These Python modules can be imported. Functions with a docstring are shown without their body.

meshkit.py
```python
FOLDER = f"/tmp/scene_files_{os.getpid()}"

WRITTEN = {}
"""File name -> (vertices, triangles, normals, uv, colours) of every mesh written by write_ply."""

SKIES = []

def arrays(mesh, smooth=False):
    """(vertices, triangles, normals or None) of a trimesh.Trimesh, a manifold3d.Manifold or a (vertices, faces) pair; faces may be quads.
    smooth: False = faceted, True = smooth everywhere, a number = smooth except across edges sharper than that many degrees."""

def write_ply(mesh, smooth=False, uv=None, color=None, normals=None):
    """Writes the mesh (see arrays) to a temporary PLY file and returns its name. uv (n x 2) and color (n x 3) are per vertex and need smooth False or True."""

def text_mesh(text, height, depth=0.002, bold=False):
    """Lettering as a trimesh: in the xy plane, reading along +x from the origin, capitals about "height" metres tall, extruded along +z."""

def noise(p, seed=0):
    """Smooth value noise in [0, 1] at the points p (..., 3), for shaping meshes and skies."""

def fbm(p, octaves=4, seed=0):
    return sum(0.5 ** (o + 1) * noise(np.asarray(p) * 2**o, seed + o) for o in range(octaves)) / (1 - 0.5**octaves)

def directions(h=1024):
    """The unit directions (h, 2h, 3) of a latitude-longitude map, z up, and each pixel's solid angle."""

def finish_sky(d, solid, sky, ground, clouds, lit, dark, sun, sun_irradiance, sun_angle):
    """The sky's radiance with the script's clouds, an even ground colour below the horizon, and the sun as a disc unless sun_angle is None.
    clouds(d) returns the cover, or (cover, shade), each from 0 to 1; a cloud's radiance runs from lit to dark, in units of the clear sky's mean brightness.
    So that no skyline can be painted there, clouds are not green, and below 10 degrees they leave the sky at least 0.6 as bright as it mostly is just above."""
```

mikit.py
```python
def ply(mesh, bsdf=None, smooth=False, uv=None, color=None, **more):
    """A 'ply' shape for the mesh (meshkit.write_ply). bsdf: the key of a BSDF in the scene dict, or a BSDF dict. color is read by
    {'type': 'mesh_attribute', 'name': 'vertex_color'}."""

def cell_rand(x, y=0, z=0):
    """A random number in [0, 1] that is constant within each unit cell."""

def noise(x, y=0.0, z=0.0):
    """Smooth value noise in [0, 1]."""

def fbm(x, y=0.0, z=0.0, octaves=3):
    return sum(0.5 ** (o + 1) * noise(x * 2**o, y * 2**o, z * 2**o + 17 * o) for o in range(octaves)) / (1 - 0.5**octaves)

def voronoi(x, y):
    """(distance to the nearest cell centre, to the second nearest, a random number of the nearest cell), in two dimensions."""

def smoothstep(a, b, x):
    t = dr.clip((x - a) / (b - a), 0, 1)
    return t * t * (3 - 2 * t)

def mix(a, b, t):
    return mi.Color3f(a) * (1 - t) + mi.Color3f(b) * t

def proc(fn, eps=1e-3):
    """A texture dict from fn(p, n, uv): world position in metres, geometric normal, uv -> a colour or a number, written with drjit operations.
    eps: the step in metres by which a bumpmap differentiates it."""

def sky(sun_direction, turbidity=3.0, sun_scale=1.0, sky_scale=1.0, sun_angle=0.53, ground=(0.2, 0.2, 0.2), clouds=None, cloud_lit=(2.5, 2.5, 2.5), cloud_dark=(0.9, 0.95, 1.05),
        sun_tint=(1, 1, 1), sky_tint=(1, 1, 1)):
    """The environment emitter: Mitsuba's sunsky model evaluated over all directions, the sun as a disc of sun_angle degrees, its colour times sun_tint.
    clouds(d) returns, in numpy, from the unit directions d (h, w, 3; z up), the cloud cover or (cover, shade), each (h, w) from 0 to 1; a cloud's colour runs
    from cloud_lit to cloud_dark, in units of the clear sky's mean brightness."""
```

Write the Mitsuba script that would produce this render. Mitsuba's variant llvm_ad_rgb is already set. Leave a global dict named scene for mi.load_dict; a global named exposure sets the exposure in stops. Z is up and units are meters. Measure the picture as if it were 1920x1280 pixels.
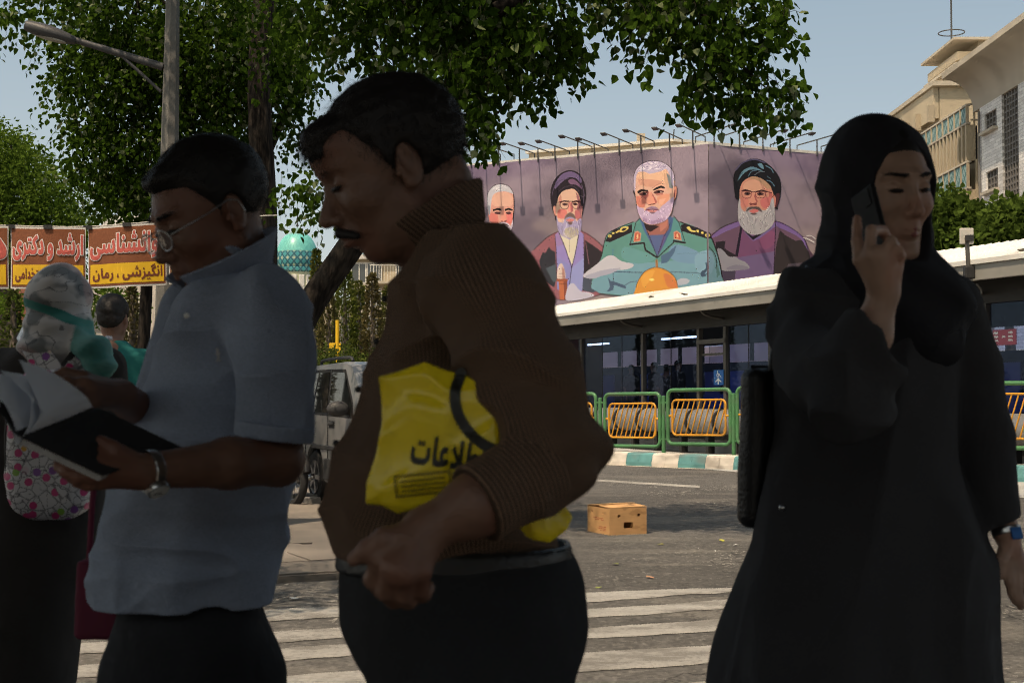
import math, json, random
import numpy as np, trimesh, drjit as dr, mitsuba as mi, mikit, meshkit
from shapely.geometry import Polygon, LineString, Point, box as sbox
from shapely import affinity
from shapely.ops import unary_union
import manifold3d as m3

# ------------------------------------------------------------------ camera, sky, exposure
EYE, PITCH, FOC = np.array([0, 0, 1.22]), math.radians(2.25), 2667.0 / 1920      # focal length in picture widths
T = mi.ScalarTransform4f
scene, labels = {}, {}
scene['camera'] = {'type': 'thinlens', 'fov': math.degrees(2 * math.atan(0.5 / FOC)), 'aperture_radius': 0.0024, 'focus_distance': 24.0,
                   'near_clip': 0.05, 'far_clip': 1500.0,
                   'to_world': T().look_at(origin=EYE.tolist(), target=(EYE + [0, math.cos(PITCH), math.sin(PITCH)]).tolist(), up=[0, 0, 1])}
SUN_EL, SUN_AZ = math.radians(60), np.array([-0.56, -0.828])
SUN = np.array([SUN_AZ[0] * math.cos(SUN_EL), SUN_AZ[1] * math.cos(SUN_EL), math.sin(SUN_EL)])
scene['daylight'] = mikit.sky(SUN.tolist(), turbidity=6.0, sun_scale=1.0, sky_scale=1.55, sky_tint=(1.24, 1.02, 0.73), sun_tint=(1.0, 0.96, 0.9), ground=(0.15, 0.14, 0.13))
exposure = 1.5

# ------------------------------------------------------------------ helpers
rng = np.random.default_rng(11)
A = np.array
def at(px, py, d):
    """World point at forward distance d on the sight line of a photograph pixel (1920 x 1280): used to survey real positions."""
    x, u = (px - 960) / 2667.0, (640 - py) / 2667.0
    v = A([x, math.cos(PITCH) - math.sin(PITCH) * u, math.sin(PITCH) + math.cos(PITCH) * u])
    return EYE + v * (d / v[1])
def ground_at(px, py, z=0.0):
    v = at(px, py, 1.0) - EYE
    return EYE + v * ((z - EYE[2]) / v[2])
def num(name):
    if not any(k == name or k.startswith(name + '__') for k in scene): return name
    i = 1
    while any(k == f'{name}_{i:03d}' or k.startswith(f'{name}_{i:03d}__') for k in scene): i += 1
    return f'{name}_{i:03d}'
used = {}
def fresh(key):
    n = used.get(key, 0); used[key] = n + 1
    return key if n == 0 else f'{key}_{n:03d}'
def thing(name, label, category, group=None, kind=None):
    key = fresh(name)
    labels[key] = {'label': label, 'category': category}
    if group: labels[key]['group'] = group
    if kind: labels[key]['kind'] = kind
    return key
def part(owner, name, mesh, bsdf, smooth=False, label=None, kind=None, **kw):
    key = fresh(owner + '__' + name)
    scene[key] = mikit.ply(mesh, bsdf, smooth, **kw)
    if label or kind: labels[key] = {k: v for k, v in (('label', label), ('kind', kind)) if v}
    return key
def whole(name, mesh, bsdf, label=None, category=None, smooth=False, group=None, kind=None, **kw):
    key = fresh(name)
    scene[key] = mikit.ply(mesh, bsdf, smooth, **kw)
    labels[key] = {k: v for k, v in (('label', label), ('category', category), ('group', group), ('kind', kind)) if v}
    return key
def cat(*ms):
    ms = [m for x in ms for m in (x if isinstance(x, list) else [x])]
    return trimesh.util.concatenate(ms) if len(ms) > 1 else ms[0]
def bx(c, s, R=None):
    m = trimesh.creation.box(extents=s)
    if R is not None: m.vertices = m.vertices @ A(R).T
    m.apply_translation(c); return m
def rbox(c, s, r=0.01, R=None, n=2):
    """Box with rounded edges: hull of corner spheres."""
    s = A(s, float); h = s / 2 - r
    sp = trimesh.creation.icosphere(subdivisions=n if n < 3 else 2, radius=r).vertices
    v = np.vstack([sp + A([x, y, z]) * h for x in (-1, 1) for y in (-1, 1) for z in (-1, 1)])
    m = trimesh.Trimesh(v, np.zeros((0, 3), int), process=False).convex_hull
    if R is not None: m.vertices = m.vertices @ A(R).T
    m.apply_translation(c); return m
def rotz(a): c, s = math.cos(a), math.sin(a); return A([[c, -s, 0], [s, c, 0], [0, 0, 1]])
def rotx(a): c, s = math.cos(a), math.sin(a); return A([[1, 0, 0], [0, c, -s], [0, s, c]])
def roty(a): c, s = math.cos(a), math.sin(a); return A([[c, 0, s], [0, 1, 0], [-s, 0, c]])
def unit(v): v = A(v, float); return v / np.linalg.norm(v)
def tube(pts, r, n=10, closed=False, caps=True):
    p = A(pts, float); r = np.broadcast_to(A(r, float), (len(p),))
    if closed: t = np.roll(p, -1, 0) - np.roll(p, 1, 0)
    else: t = np.gradient(p, axis=0)
    t /= np.linalg.norm(t, axis=1, keepdims=True) + 1e-12
    a = np.cross(t[0], [0, 0, 1.0] if abs(t[0][2]) < .9 else [1.0, 0, 0]); rings = []
    for i in range(len(p)):
        a = a - t[i] * (a @ t[i]); a /= np.linalg.norm(a) + 1e-12
        b = np.cross(t[i], a); g = np.arange(n) * 2 * np.pi / n
        rings.append(p[i] + r[i] * (np.cos(g)[:, None] * a + np.sin(g)[:, None] * b))
    v = np.vstack(rings); f = []
    m = len(p)
    for i in range(m if closed else m - 1):
        k = (i + 1) % m
        for j in range(n):
            q = (j + 1) % n
            f += [[i * n + j, i * n + q, k * n + q], [i * n + j, k * n + q, k * n + j]]
    if caps and not closed:
        for j in range(1, n - 1): f += [[0, j + 1, j], [(m - 1) * n, (m - 1) * n + j, (m - 1) * n + j + 1]]
    return trimesh.Trimesh(v, f, process=False)
def smooth_path(pts, n=6):
    """Catmull-Rom through the points."""
    p = A(pts, float); p = np.vstack([2 * p[0] - p[1], p, 2 * p[-1] - p[-2]]); out = []
    for i in range(1, len(p) - 2):
        for t in np.arange(n) / n:
            out.append(.5 * (2 * p[i] + (p[i + 1] - p[i - 1]) * t + (2 * p[i - 1] - 5 * p[i] + 4 * p[i + 1] - p[i + 2]) * t * t + (3 * p[i] - p[i - 1] - 3 * p[i + 1] + p[i + 2]) * t ** 3))
    return A(out + [p[-2]])
def extrude(poly, h, O=(0, 0, 0), X=(1, 0, 0), Y=(0, 1, 0), Z=None):
    """2-D shape laid on the plane (O, X, Y), extruded by h along Z."""
    ms = [trimesh.creation.extrude_polygon(g, h, engine='earcut') for g in getattr(poly, 'geoms', [poly]) if g.geom_type == 'Polygon' and g.area > 1e-9]
    m = cat(ms); X, Y = A(X, float), A(Y, float); Z = np.cross(X, Y) if Z is None else A(Z, float)
    m.vertices = A(O) + m.vertices @ np.vstack([X, Y, Z])
    if np.linalg.det(np.vstack([X, Y, Z])) < 0: m.invert()
    return m
def lathe(prof, n=32, c=(0, 0, 0)):
    m = trimesh.creation.revolve(A(prof, float), sections=n); m.apply_translation(c); return m
def lin(*c):
    c = A(c, float) / 255
    return tuple(np.where(c < .04045, c / 12.92, ((c + .055) / 1.055) ** 2.4).tolist())

# ------------------------------------------------------------------ solid modelling with distance fields, meshed by surface nets on an octree
def rc(p, a, b, r1, r2):
    a, b = A(a, float), A(b, float); ab = b - a
    t = np.clip((p - a) @ ab / max(ab @ ab, 1e-12), 0, 1)
    return np.linalg.norm(p - a - t[:, None] * ab, axis=1) - (r1 + t * (r2 - r1))
def chain(p, pts, rs, k=0.01):
    d = None
    for i in range(len(pts) - 1):
        e = rc(p, pts[i], pts[i + 1], rs[i], rs[i + 1]); d = e if d is None else su(d, e, k)
    return d
def ell(p, c, r, R=None):
    q = p - A(c, float)
    if R is not None: q = q @ R
    r = A(r, float); q0 = q / r; k0 = np.linalg.norm(q0, axis=1); k1 = np.linalg.norm(q0 / r, axis=1)
    return k0 * (k0 - 1) / np.maximum(k1, 1e-9)
def rbx(p, c, h, r, R=None):
    q = p - A(c, float)
    if R is not None: q = q @ R
    q = np.abs(q) - (A(h, float) - r)
    return np.linalg.norm(np.maximum(q, 0), axis=1) + np.minimum(q.max(1), 0) - r
def su(a, b, k):
    h = np.clip(.5 + .5 * (b - a) / k, 0, 1); return b + (a - b) * h - k * h * (1 - h)
def ss(a, b, k): return -su(-a, b, k)
def si(a, b, k): return -su(-a, -b, k)
def stack(p, rows, e=2.3):
    """Solid of stacked superellipses: rows of (z, cx, cy, rx, ry), z ascending."""
    R = A(sorted(rows), float); z = p[:, 2]
    from scipy.interpolate import PchipInterpolator
    c = PchipInterpolator(R[:, 0], R[:, 1:])(np.clip(z, R[0, 0], R[-1, 0]))
    x, y = np.abs(p[:, 0] - c[:, 0]) / c[:, 2], np.abs(p[:, 1] - c[:, 1]) / c[:, 3]
    k = (x ** e + y ** e) ** (1 / e)
    d = (k - 1) * np.minimum(c[:, 2], c[:, 3])
    return np.maximum(d, np.maximum(R[0, 0] - z, z - R[-1, 0]))
def fold(p, seed=0, freq=(1, 1, 1), octaves=3): return meshkit.fbm(p * A(freq, float) + seed * 7.3, octaves, seed) - .5
def crease(p, seed=0, freq=(1, 1, 1), sharp=2.0):
    """Sharp cloth creases: ridges of warped noise, 0 to 1."""
    q = p * A(freq, float) + seed * 5.1; q = q + .9 * (meshkit.noise(q * .8 + 9, seed + 3)[:, None] - .5) * A([1, -1, 1.0])
    return (1 - np.abs(2 * meshkit.noise(q, seed) - 1)) ** sharp
def nets(f, lo, hi, cell, slack=1.7):
    lo, hi = A(lo, float), A(hi, float); L = 4; size = cell * 2 ** L
    n = np.ceil((hi - lo) / size).astype(int)
    idx = np.stack(np.meshgrid(*[np.arange(k) for k in n], indexing='ij'), -1).reshape(-1, 3)
    offs = A([[a, b, c] for a in (0, 1) for b in (0, 1) for c in (0, 1)])
    for l in range(L + 1):
        s = cell * 2 ** (L - l)
        d = f(lo + (idx + .5) * s)
        idx = idx[np.abs(d) < slack * .87 * s]
        if l < L: idx = (idx[:, None] * 2 + offs).reshape(-1, 3)
    M = 1 << 20
    key = lambda i: (i[:, 0].astype(np.int64) * M + i[:, 1]) * M + i[:, 2]
    ck = key(idx); o = np.argsort(ck); idx, ck = idx[o], ck[o]
    cor = (idx[:, None] + offs).reshape(-1, 3)
    uk, first, inv = np.unique(key(cor), return_index=True, return_inverse=True)
    val = f(lo + cor[first] * cell); V = val[inv].reshape(-1, 8)
    s = V < 0; act = s.any(1) & ~s.all(1)
    idx, ck, V, s = idx[act], ck[act], V[act], s[act]
    acc, cnt = np.zeros((len(idx), 3)), np.zeros(len(idx))
    E = [(i, j) for i in range(8) for j in range(i + 1, 8) if np.abs(offs[i] - offs[j]).sum() == 1]
    for i, j in E:
        m = s[:, i] != s[:, j]
        t = V[m, i] / (V[m, i] - V[m, j])
        acc[m] += offs[i] + t[:, None] * (offs[j] - offs[i]); cnt[m] += 1
    vert = lo + (idx + acc / cnt[:, None]) * cell
    F = []
    for ax in range(3):
        j = {0: 4, 1: 2, 2: 1}[ax]
        e = np.nonzero(s[:, 0] != s[:, j])[0]
        b, c = [(1, 2), (2, 0), (0, 1)][ax]
        q, ok = [], np.ones(len(e), bool)
        for db, dc in ((0, 0), (-1, 0), (-1, -1), (0, -1)):
            k = idx[e].copy(); k[:, b] += db; k[:, c] += dc
            kk = key(k); w = np.minimum(np.searchsorted(ck, kk), len(ck) - 1)
            ok &= ck[w] == kk; q.append(w)
        q = np.stack(q, 1)[ok]; inside = s[e, 0][ok]
        q = np.where(inside[:, None], q, q[:, ::-1])
        F += [q[:, [0, 1, 2]], q[:, [0, 2, 3]]]
    return trimesh.Trimesh(vert, np.vstack(F), process=False)
def crop(mesh, keep):
    """Only the faces whose centre satisfies keep(points)."""
    m = trimesh.Trimesh(mesh.vertices, mesh.faces[keep(mesh.triangles_center)], process=False); m.remove_unreferenced_vertices(); return m

# ------------------------------------------------------------------ materials
def mat(name, color, rough=.6, metallic=0.0, bump=None, var=0.0, vs=4.0, spec=.5, sheen=0.0, twosided=True, eps=2e-3, clearcoat=0.0, grime=None):
    """principled; var = brightness variation by noise of frequency vs (1/m); bump = (height m, frequency 1/m)."""
    c = tuple(float(x) for x in color)
    if var or grime:
        def fn(p, n, uv, c=c, var=var, vs=vs, g=grime):
            k = mikit.fbm(p.x * vs, p.y * vs, p.z * vs, 3)
            out = mi.Color3f(c) * (1 + var * 2 * (k - .5))
            if g is not None:
                q = mikit.smoothstep(.5, .75, mikit.fbm(p.x * g[1] + 5, p.y * g[1], p.z * g[1] * g[2], 3))
                out = mikit.mix(out, mi.Color3f(g[0]), q * g[3])
            return out
        col = mikit.proc(fn)
    else: col = {'type': 'rgb', 'value': list(c)}
    b = {'type': 'principled', 'base_color': col, 'roughness': rough, 'metallic': metallic, 'specular': spec}
    if sheen: b['sheen'] = sheen
    if clearcoat: b['clearcoat'] = clearcoat; b['clearcoat_gloss'] = .9
    if bump:
        h, fr = bump
        b = {'type': 'bumpmap', 'arbitrary': mikit.proc(lambda p, n, uv, fr=fr: mikit.fbm(p.x * fr, p.y * fr, p.z * fr, 3), eps), 'scale': h, 'bsdf': b}
    scene[name] = {'type': 'twosided', 'bsdf': b} if twosided else b
    return name
def vcol(name, rough=.7, spec=.3):
    scene[name] = {'type': 'twosided', 'bsdf': {'type': 'principled', 'base_color': {'type': 'mesh_attribute', 'name': 'vertex_color'}, 'roughness': rough, 'specular': spec}}
    return name

# ------------------------------------------------------------------ ground and road
def asphalt(p, n, uv):
    k = mikit.fbm(p.x * .35, p.y * .35, 0, 4); f = mikit.noise(p.x * 60, p.y * 60, 0); g = mikit.noise(p.x * 17, p.y * 17, 3)
    base = mikit.mix(mi.Color3f(.062, .059, .055), mi.Color3f(.100, .095, .088), mikit.smoothstep(.3, .7, k))
    road = mikit.mix(mi.Color3f(.068, .065, .062), mi.Color3f(.090, .086, .082), mikit.smoothstep(.3, .7, k))
    out = mikit.mix(base, road, mikit.smoothstep(13.3, 13.9, p.y + .35 * p.x + .4 * mikit.noise(p.x * 2, p.y * 2, 1)))
    crack = mikit.smoothstep(.012, .0, dr.abs(mikit.fbm(p.x * 2.3 + 3, p.y * 1.5, 2, 5) - .5)) * mikit.smoothstep(.58, .66, mikit.noise(p.x * .9, p.y * .7, 8))
    rough = mikit.smoothstep(.56, .68, mikit.fbm(p.x * 1.3, p.y * 1.1, 11, 3)); grit = mikit.smoothstep(.72, .86, mikit.noise(p.x * 38, p.y * 30, 21)); pit = mikit.smoothstep(.70, .86, mikit.noise(p.x * 33 + 7, p.y * 26, 23))
    out = out * (1 - .55 * crack) * (1 - .45 * pit * (.35 + .65 * rough)) + mi.Color3f(.13, .12, .105) * grit * (.25 + .75 * rough)
    pale = mikit.smoothstep(.60, .72, mikit.fbm(p.x * .9, p.y * 2.2, 5, 4))
    out = mikit.mix(out, mi.Color3f(.16, .148, .13), .4 * pale)
    return out * (.62 + .5 * f + .26 * g)
scene['asphalt'] = {'type': 'twosided', 'bsdf': {'type': 'bumpmap', 'arbitrary': mikit.proc(lambda p, n, uv: mikit.noise(p.x * 70, p.y * 70, 0) + .7 * mikit.noise(p.x * 23, p.y * 23, 4), 4e-3), 'scale': .010,
                    'bsdf': {'type': 'principled', 'base_color': mikit.proc(asphalt), 'roughness': .85, 'specular': .3}}}
g = trimesh.creation.box(extents=(1200, 1200, .5)); g.apply_translation((0, 500, -.25))
whole('ground', g, 'asphalt', kind='structure')
def paint(p, n, uv):
    k = mikit.fbm(p.x * 3, p.y * 6, 0, 4); f = mikit.noise(p.x * 55, p.y * 55, 0); s = mikit.noise(p.x * 5, p.y * 40, 2)
    wear = mikit.smoothstep(.44, .7, k * .6 + .3 * f + .14 * s)
    return mikit.mix(mi.Color3f(.265, .255, .235), mi.Color3f(.10, .092, .08), wear * .75) * (.72 + .42 * f + .14 * s)
scene['road_paint'] = {'type': 'twosided', 'bsdf': {'type': 'principled', 'base_color': mikit.proc(paint), 'roughness': .8}}
cw = thing('crosswalk', 'worn white zebra crossing stripes painted on the grey asphalt behind the three people', 'road marking', kind='structure')
rows = [[(120, 1163, 1183), (565, 1139, 1160), (1100, 1111, 1129), (1250, 1103, 1116), (1385, 1102, 1109)],
        [(120, 1207, 1227), (560, 1181, 1201), (1100, 1142, 1158), (1385, 1122, 1139)],
        [(120, 1250, 1272), (560, 1212, 1235), (1100, 1177, 1197), (1375, 1158, 1180)],
        [(120, 1300, 1330), (640, 1258, 1284), (1095, 1222, 1258), (1360, 1207, 1241)],
        [(120, 1370, 1410), (640, 1325, 1360), (1345, 1275, 1310), (1500, 1266, 1300)]]
for r in rows:
    xs = np.linspace(r[0][0], r[-1][0], 60); ra = A(r, float)
    top = [ground_at(x, np.interp(x, ra[:, 0], ra[:, 1]) + .5 * math.sin(x * .031 + r[0][1]) + rng.normal() * .45, .004) for x in xs]
    bot = [ground_at(x, np.interp(x, ra[:, 0], ra[:, 2]) + .5 * math.sin(x * .027 + r[0][1]) + rng.normal() * .45, .004) for x in xs]
    v = A(top + bot); n = len(xs)
    part(cw, 'stripe', (v, A([[i, n + i, n + i + 1, i + 1] for i in range(n - 1)])), 'road_paint')
a, b = ground_at(1050, 894, .004), ground_at(1312, 910, .004); w = ground_at(1312, 914, .004) - b
whole('lane_line', (A([a, a + w, b + w, b]), A([[0, 1, 2, 3]])), 'road_paint', 'thin white line painted along the road in front of the kerb', 'road marking', kind='structure')
# raised pavement on the left with its kerb, paving slabs near the car
a, b = ground_at(-80, 1128), ground_at(760, 1079); far = A([a[0] - 6, a[1] + 14.0, 0]); far2 = A([b[0] + .4, b[1] + 7.5, 0])
mat('concrete', (.155, .135, .115), .9, bump=(.008, 40), var=.5, vs=1.3, grime=((.06, .055, .05), .8, 1, .5))
pv = thing('pavement', 'low worn concrete pavement edge on the left', 'pavement', kind='structure')
part(pv, 'slab_bed', extrude(Polygon([a[:2], b[:2], far2[:2], far[:2]]), .045), 'concrete')
u_ = unit(b - a); nrm = A([-u_[1], u_[0], 0]); L_ = np.linalg.norm(b - a)
k = 0; y_ = .02
while y_ < 4.2:
    dep = .62; x_ = -.3 * (k % 2)
    while x_ < L_ - .3:
        x0 = max(x_, .02); wd = min(x_ + .9, L_ - .05) - x0
        if wd > .2:
            c = a + u_ * (x0 + wd / 2) + nrm * (y_ + dep / 2); c[2] = .045 + .006 + rng.normal() * .0035
            part(pv, 'paving_slab', bx(c, (wd - .018, dep - .018, .024), np.column_stack([u_, nrm, [0, 0, 1]]) @ rotx(rng.normal() * .003)), 'concrete')
        x_ += .9
    y_ += dep; k += 1

# ------------------------------------------------------------------ painted kerb and median
pts = [ground_at(960, 864.5), ground_at(1142, 871), ground_at(1367, 877.6), ground_at(1890, 903), ground_at(2100, 912)]
K0, KD = pts[1], unit(pts[3] - pts[1]); KN = A([-KD[1], KD[0], 0])               # KN points away from the camera
if KN[1] < 0: KN = -KN
KR = np.column_stack([KD, KN, [0, 0, 1]])
mat('kerb_white', (.60, .55, .48), .85, bump=(.006, 60), var=.35, vs=6, grime=((.2, .17, .14), 2.5, 1.5, .7))
mat('kerb_teal', (.105, .27, .275), .85, bump=(.006, 60), var=.35, vs=6, grime=((.16, .16, .15), 2.5, 1.5, .6))
mat('median_soil', (.17, .16, .145), .95, bump=(.02, 20), var=.6, vs=2)
mat('road_dust', (.30, .26, .21), .95, var=.6, vs=3)
kb = thing('kerb', 'road kerb painted in alternating teal and white blocks in front of the green barriers', 'kerb')
for i in range(-14, 32):
    s = .58 * (i / 2) + .40
    col = 'kerb_teal' if (i // 2) % 2 == 0 else 'kerb_white'
    prof = Polygon([(0, 0), (0, .07), (.035, .20), (.07, .232), (.25, .238), (.25, 0)])
    m = extrude(prof, .284 + rng.normal() * .002, K0 + KD * s + KN * rng.normal() * .004, KN, (0, 0, 1), KD)
    part(kb, 'kerb_stone', m, col)
whole('gutter_dust', (A([K0 - KD * 5 - KN * .16, K0 + KD * 11 - KN * .16, K0 + KD * 11 - KN * .005, K0 - KD * 5 - KN * .005]) + A([0, 0, .004]), A([[0, 1, 2, 3]])), 'road_dust', kind='structure')
m = trimesh.creation.box(extents=(18, 1.1, .2)); m.vertices = m.vertices @ KR.T; m.apply_translation(K0 + KD * 3 + KN * .805 + A([0, 0, .1]))
whole('median', m, 'median_soil', kind='structure')

# ------------------------------------------------------------------ barriers: green frames with yellow slanted grilles
mat('green_paint', (.075, .21, .085), .38, var=.25, vs=5, grime=((.12, .13, .10), 3, 1, .5))
mat('yellow_paint', (.66, .30, .025), .42, var=.25, vs=6, grime=((.22, .12, .04), 3, 1, .5))
def rrect(w, h, r, n=5):
    out = []
    for cx, cz, a0 in ((w / 2 - r, h / 2 - r, 0), (-w / 2 + r, h / 2 - r, 90), (-w / 2 + r, -h / 2 + r, 180), (w / 2 - r, -h / 2 + r, 270)):
        for i in range(n + 1):
            t = math.radians(a0 + 90 * i / n); out.append((cx + r * math.cos(t), 0, cz + r * math.sin(t)))
    return A(out)
def dens(p, step=.2):
    out = []
    for i in range(len(p)):
        q = p[(i + 1) % len(p)]; n = max(1, int(np.linalg.norm(q - p[i]) / step)); out += [p[i] + (q - p[i]) * k / n for k in range(n)]
    return A(out)
def barrier(s, w, ztop, label, long=False, tilt=0):
    O = K0 + KD * s + KN * .45; hb = .955; zc = ztop - hb / 2
    B = np.column_stack([unit(KD + A([0, 0, tilt])), KN, [0, 0, 1]])
    put = lambda m: (m.apply_transform(np.vstack([np.column_stack([B, O + A([0, 0, zc])]), [0, 0, 0, 1]])), m)[1]
    t = thing('road_barrier', label, 'barrier', 'green and yellow barriers along the kerb')
    part(t, 'frame', put(tube(dens(rrect(w, hb, .10)), .034, 12, True)), 'green_paint', True)
    gw, gh = (w - .2, .62) if not long else (w - .1, .66)
    gz = -.01
    gf = rrect(gw, gh, .09); gf[:, 2] += gz
    gm = put(tube(dens(gf), .02, 10, True))
    part(t, 'grille_frame', gm, 'yellow_paint', True)
    ns = int(gw / .105)
    sl = .21
    for i in range(-2, ns + 1):
        x0 = -gw / 2 + (i + .5) * gw / ns; x1 = x0 + sl; z0, z1 = -gh / 2, gh / 2
        lo, hi = -gw / 2 + .01, gw / 2 - .01
        if x1 < lo + .03 or x0 > hi - .03: continue
        if x0 < lo: z0 += (lo - x0) / sl * gh; x0 = lo
        if x1 > hi: z1 -= (x1 - hi) / sl * gh; x1 = hi
        if z1 - z0 < .05: continue
        part(t, 'bar', put(tube([(x0, 0, z0 + gz), (x1, 0, z1 + gz)], .013, 8)), 'yellow_paint', True)
    if long:
        for x in (-w / 2 + .3, 0, w / 2 - .3):
            for z0, z1 in ((gh / 2, hb / 2), (-hb / 2, -gh / 2)): part(t, 'spacer', put(tube([(x, 0, z0), (x, 0, z1)], .02, 8)), 'yellow_paint', True)
    else:
        for x in (-1, 1): part(t, 'pivot', put(tube([(x * (gw / 2), 0, .02), (x * (w / 2 - .02), 0, .02)], .02, 8)), 'yellow_paint', True)
    return t, O, B, zc
def sAt(px):   # along-kerb coordinate of the fence line under a pixel column
    q = (px - 960) / 2667.0; o = K0 + KN * .45
    return (q * o[1] - o[0]) / (KD[0] - q * KD[1])
PW = [(1050, 1117), (1134, 1237), (1252, 1369), (1382, 1506), (1520, 1655)]
names = ['green barrier with yellow grille half hidden behind the elbow of the man in brown', 'green barrier with yellow grille just right of the man in brown', 'green barrier with yellow grille standing directly beyond the cardboard box, middle one in view',
         'green barrier with yellow grille half hidden behind the left side of the black handbag', 'green barrier behind the woman in black']
for (p0, p1), nm in zip(PW[:4], names):
    s0, s1 = sAt(p0), sAt(p1)
    barrier((s0 + s1) / 2, s1 - s0, np.interp(p0, [1134, 1252, 1382], [1.285, 1.355, 1.39]), nm, tilt=.012)
barrier((sAt(1700) + sAt(2060)) / 2, sAt(2060) - sAt(1700), 1.43, 'long green barrier with yellow grille at the right edge behind the woman in black', True)
for i, px in enumerate((1125, 1244, 1375, 1513)):
    O = K0 + KD * sAt(px) + KN * .45; zt = np.interp(px, [1125, 1375], [1.19, 1.27])
    t = thing('barrier_post', ['green barrier post at the left, nearest the elbow of the man in brown', 'green post between the two fully visible barriers', 'green post right of the middle barrier, nearest the black handbag', 'green barrier post behind the woman'][i], 'post', 'green posts between the barriers')
    part(t, 'post', tube([O + A([0, 0, .23]), O + A([0, 0, zt])], .036, 12), 'green_paint', True)
    part(t, 'cap', lathe([(0, 0), (.04, 0), (.04, .012), (.02, .022), (0, .024)], 12, O + A([0, 0, zt])), 'green_paint', 40)
    for z in (.47, 1.12):
        part(t, 'clamp', tube([O + KD * -.10 + A([0, 0, z]), O + KD * .10 + A([0, 0, z])], .016, 8), 'green_paint', True)

# ------------------------------------------------------------------ bus station
SD = unit(A([.388, -.922, 0])); SA = A([1.2, 37.4, 0.0]) - SD * 5.5; SB = A([-SD[1], SD[0], 0]); SL = 27.0      # SB points away from the road
SM = np.column_stack([SD, SB, [0, 0, 1]])
S = lambda t, o, z: SA + SD * t + SB * o + A([0, 0, z])
def tAt(px, off):
    q = (px - 960) / 2667.0; o = SA + SB * off
    return (q * o[1] - o[0]) / (SD[0] - q * SD[1])
def sbx(t0, t1, o0, o1, z0, z1):
    return bx(S((t0 + t1) / 2, (o0 + o1) / 2, (z0 + z1) / 2), (abs(t1 - t0), abs(o1 - o0), abs(z1 - z0)), SM)
mat('white_sheet', (.74, .72, .68), .55, var=.12, vs=.8, grime=((.45, .41, .35), .5, 1, .5))
mat('fascia_grey', (.24, .23, .205), .6, var=.2, vs=1.2, grime=((.14, .13, .11), 1.2, .3, .5))
mat('dark_steel', (.020, .019, .018), .5, var=.2)
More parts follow.
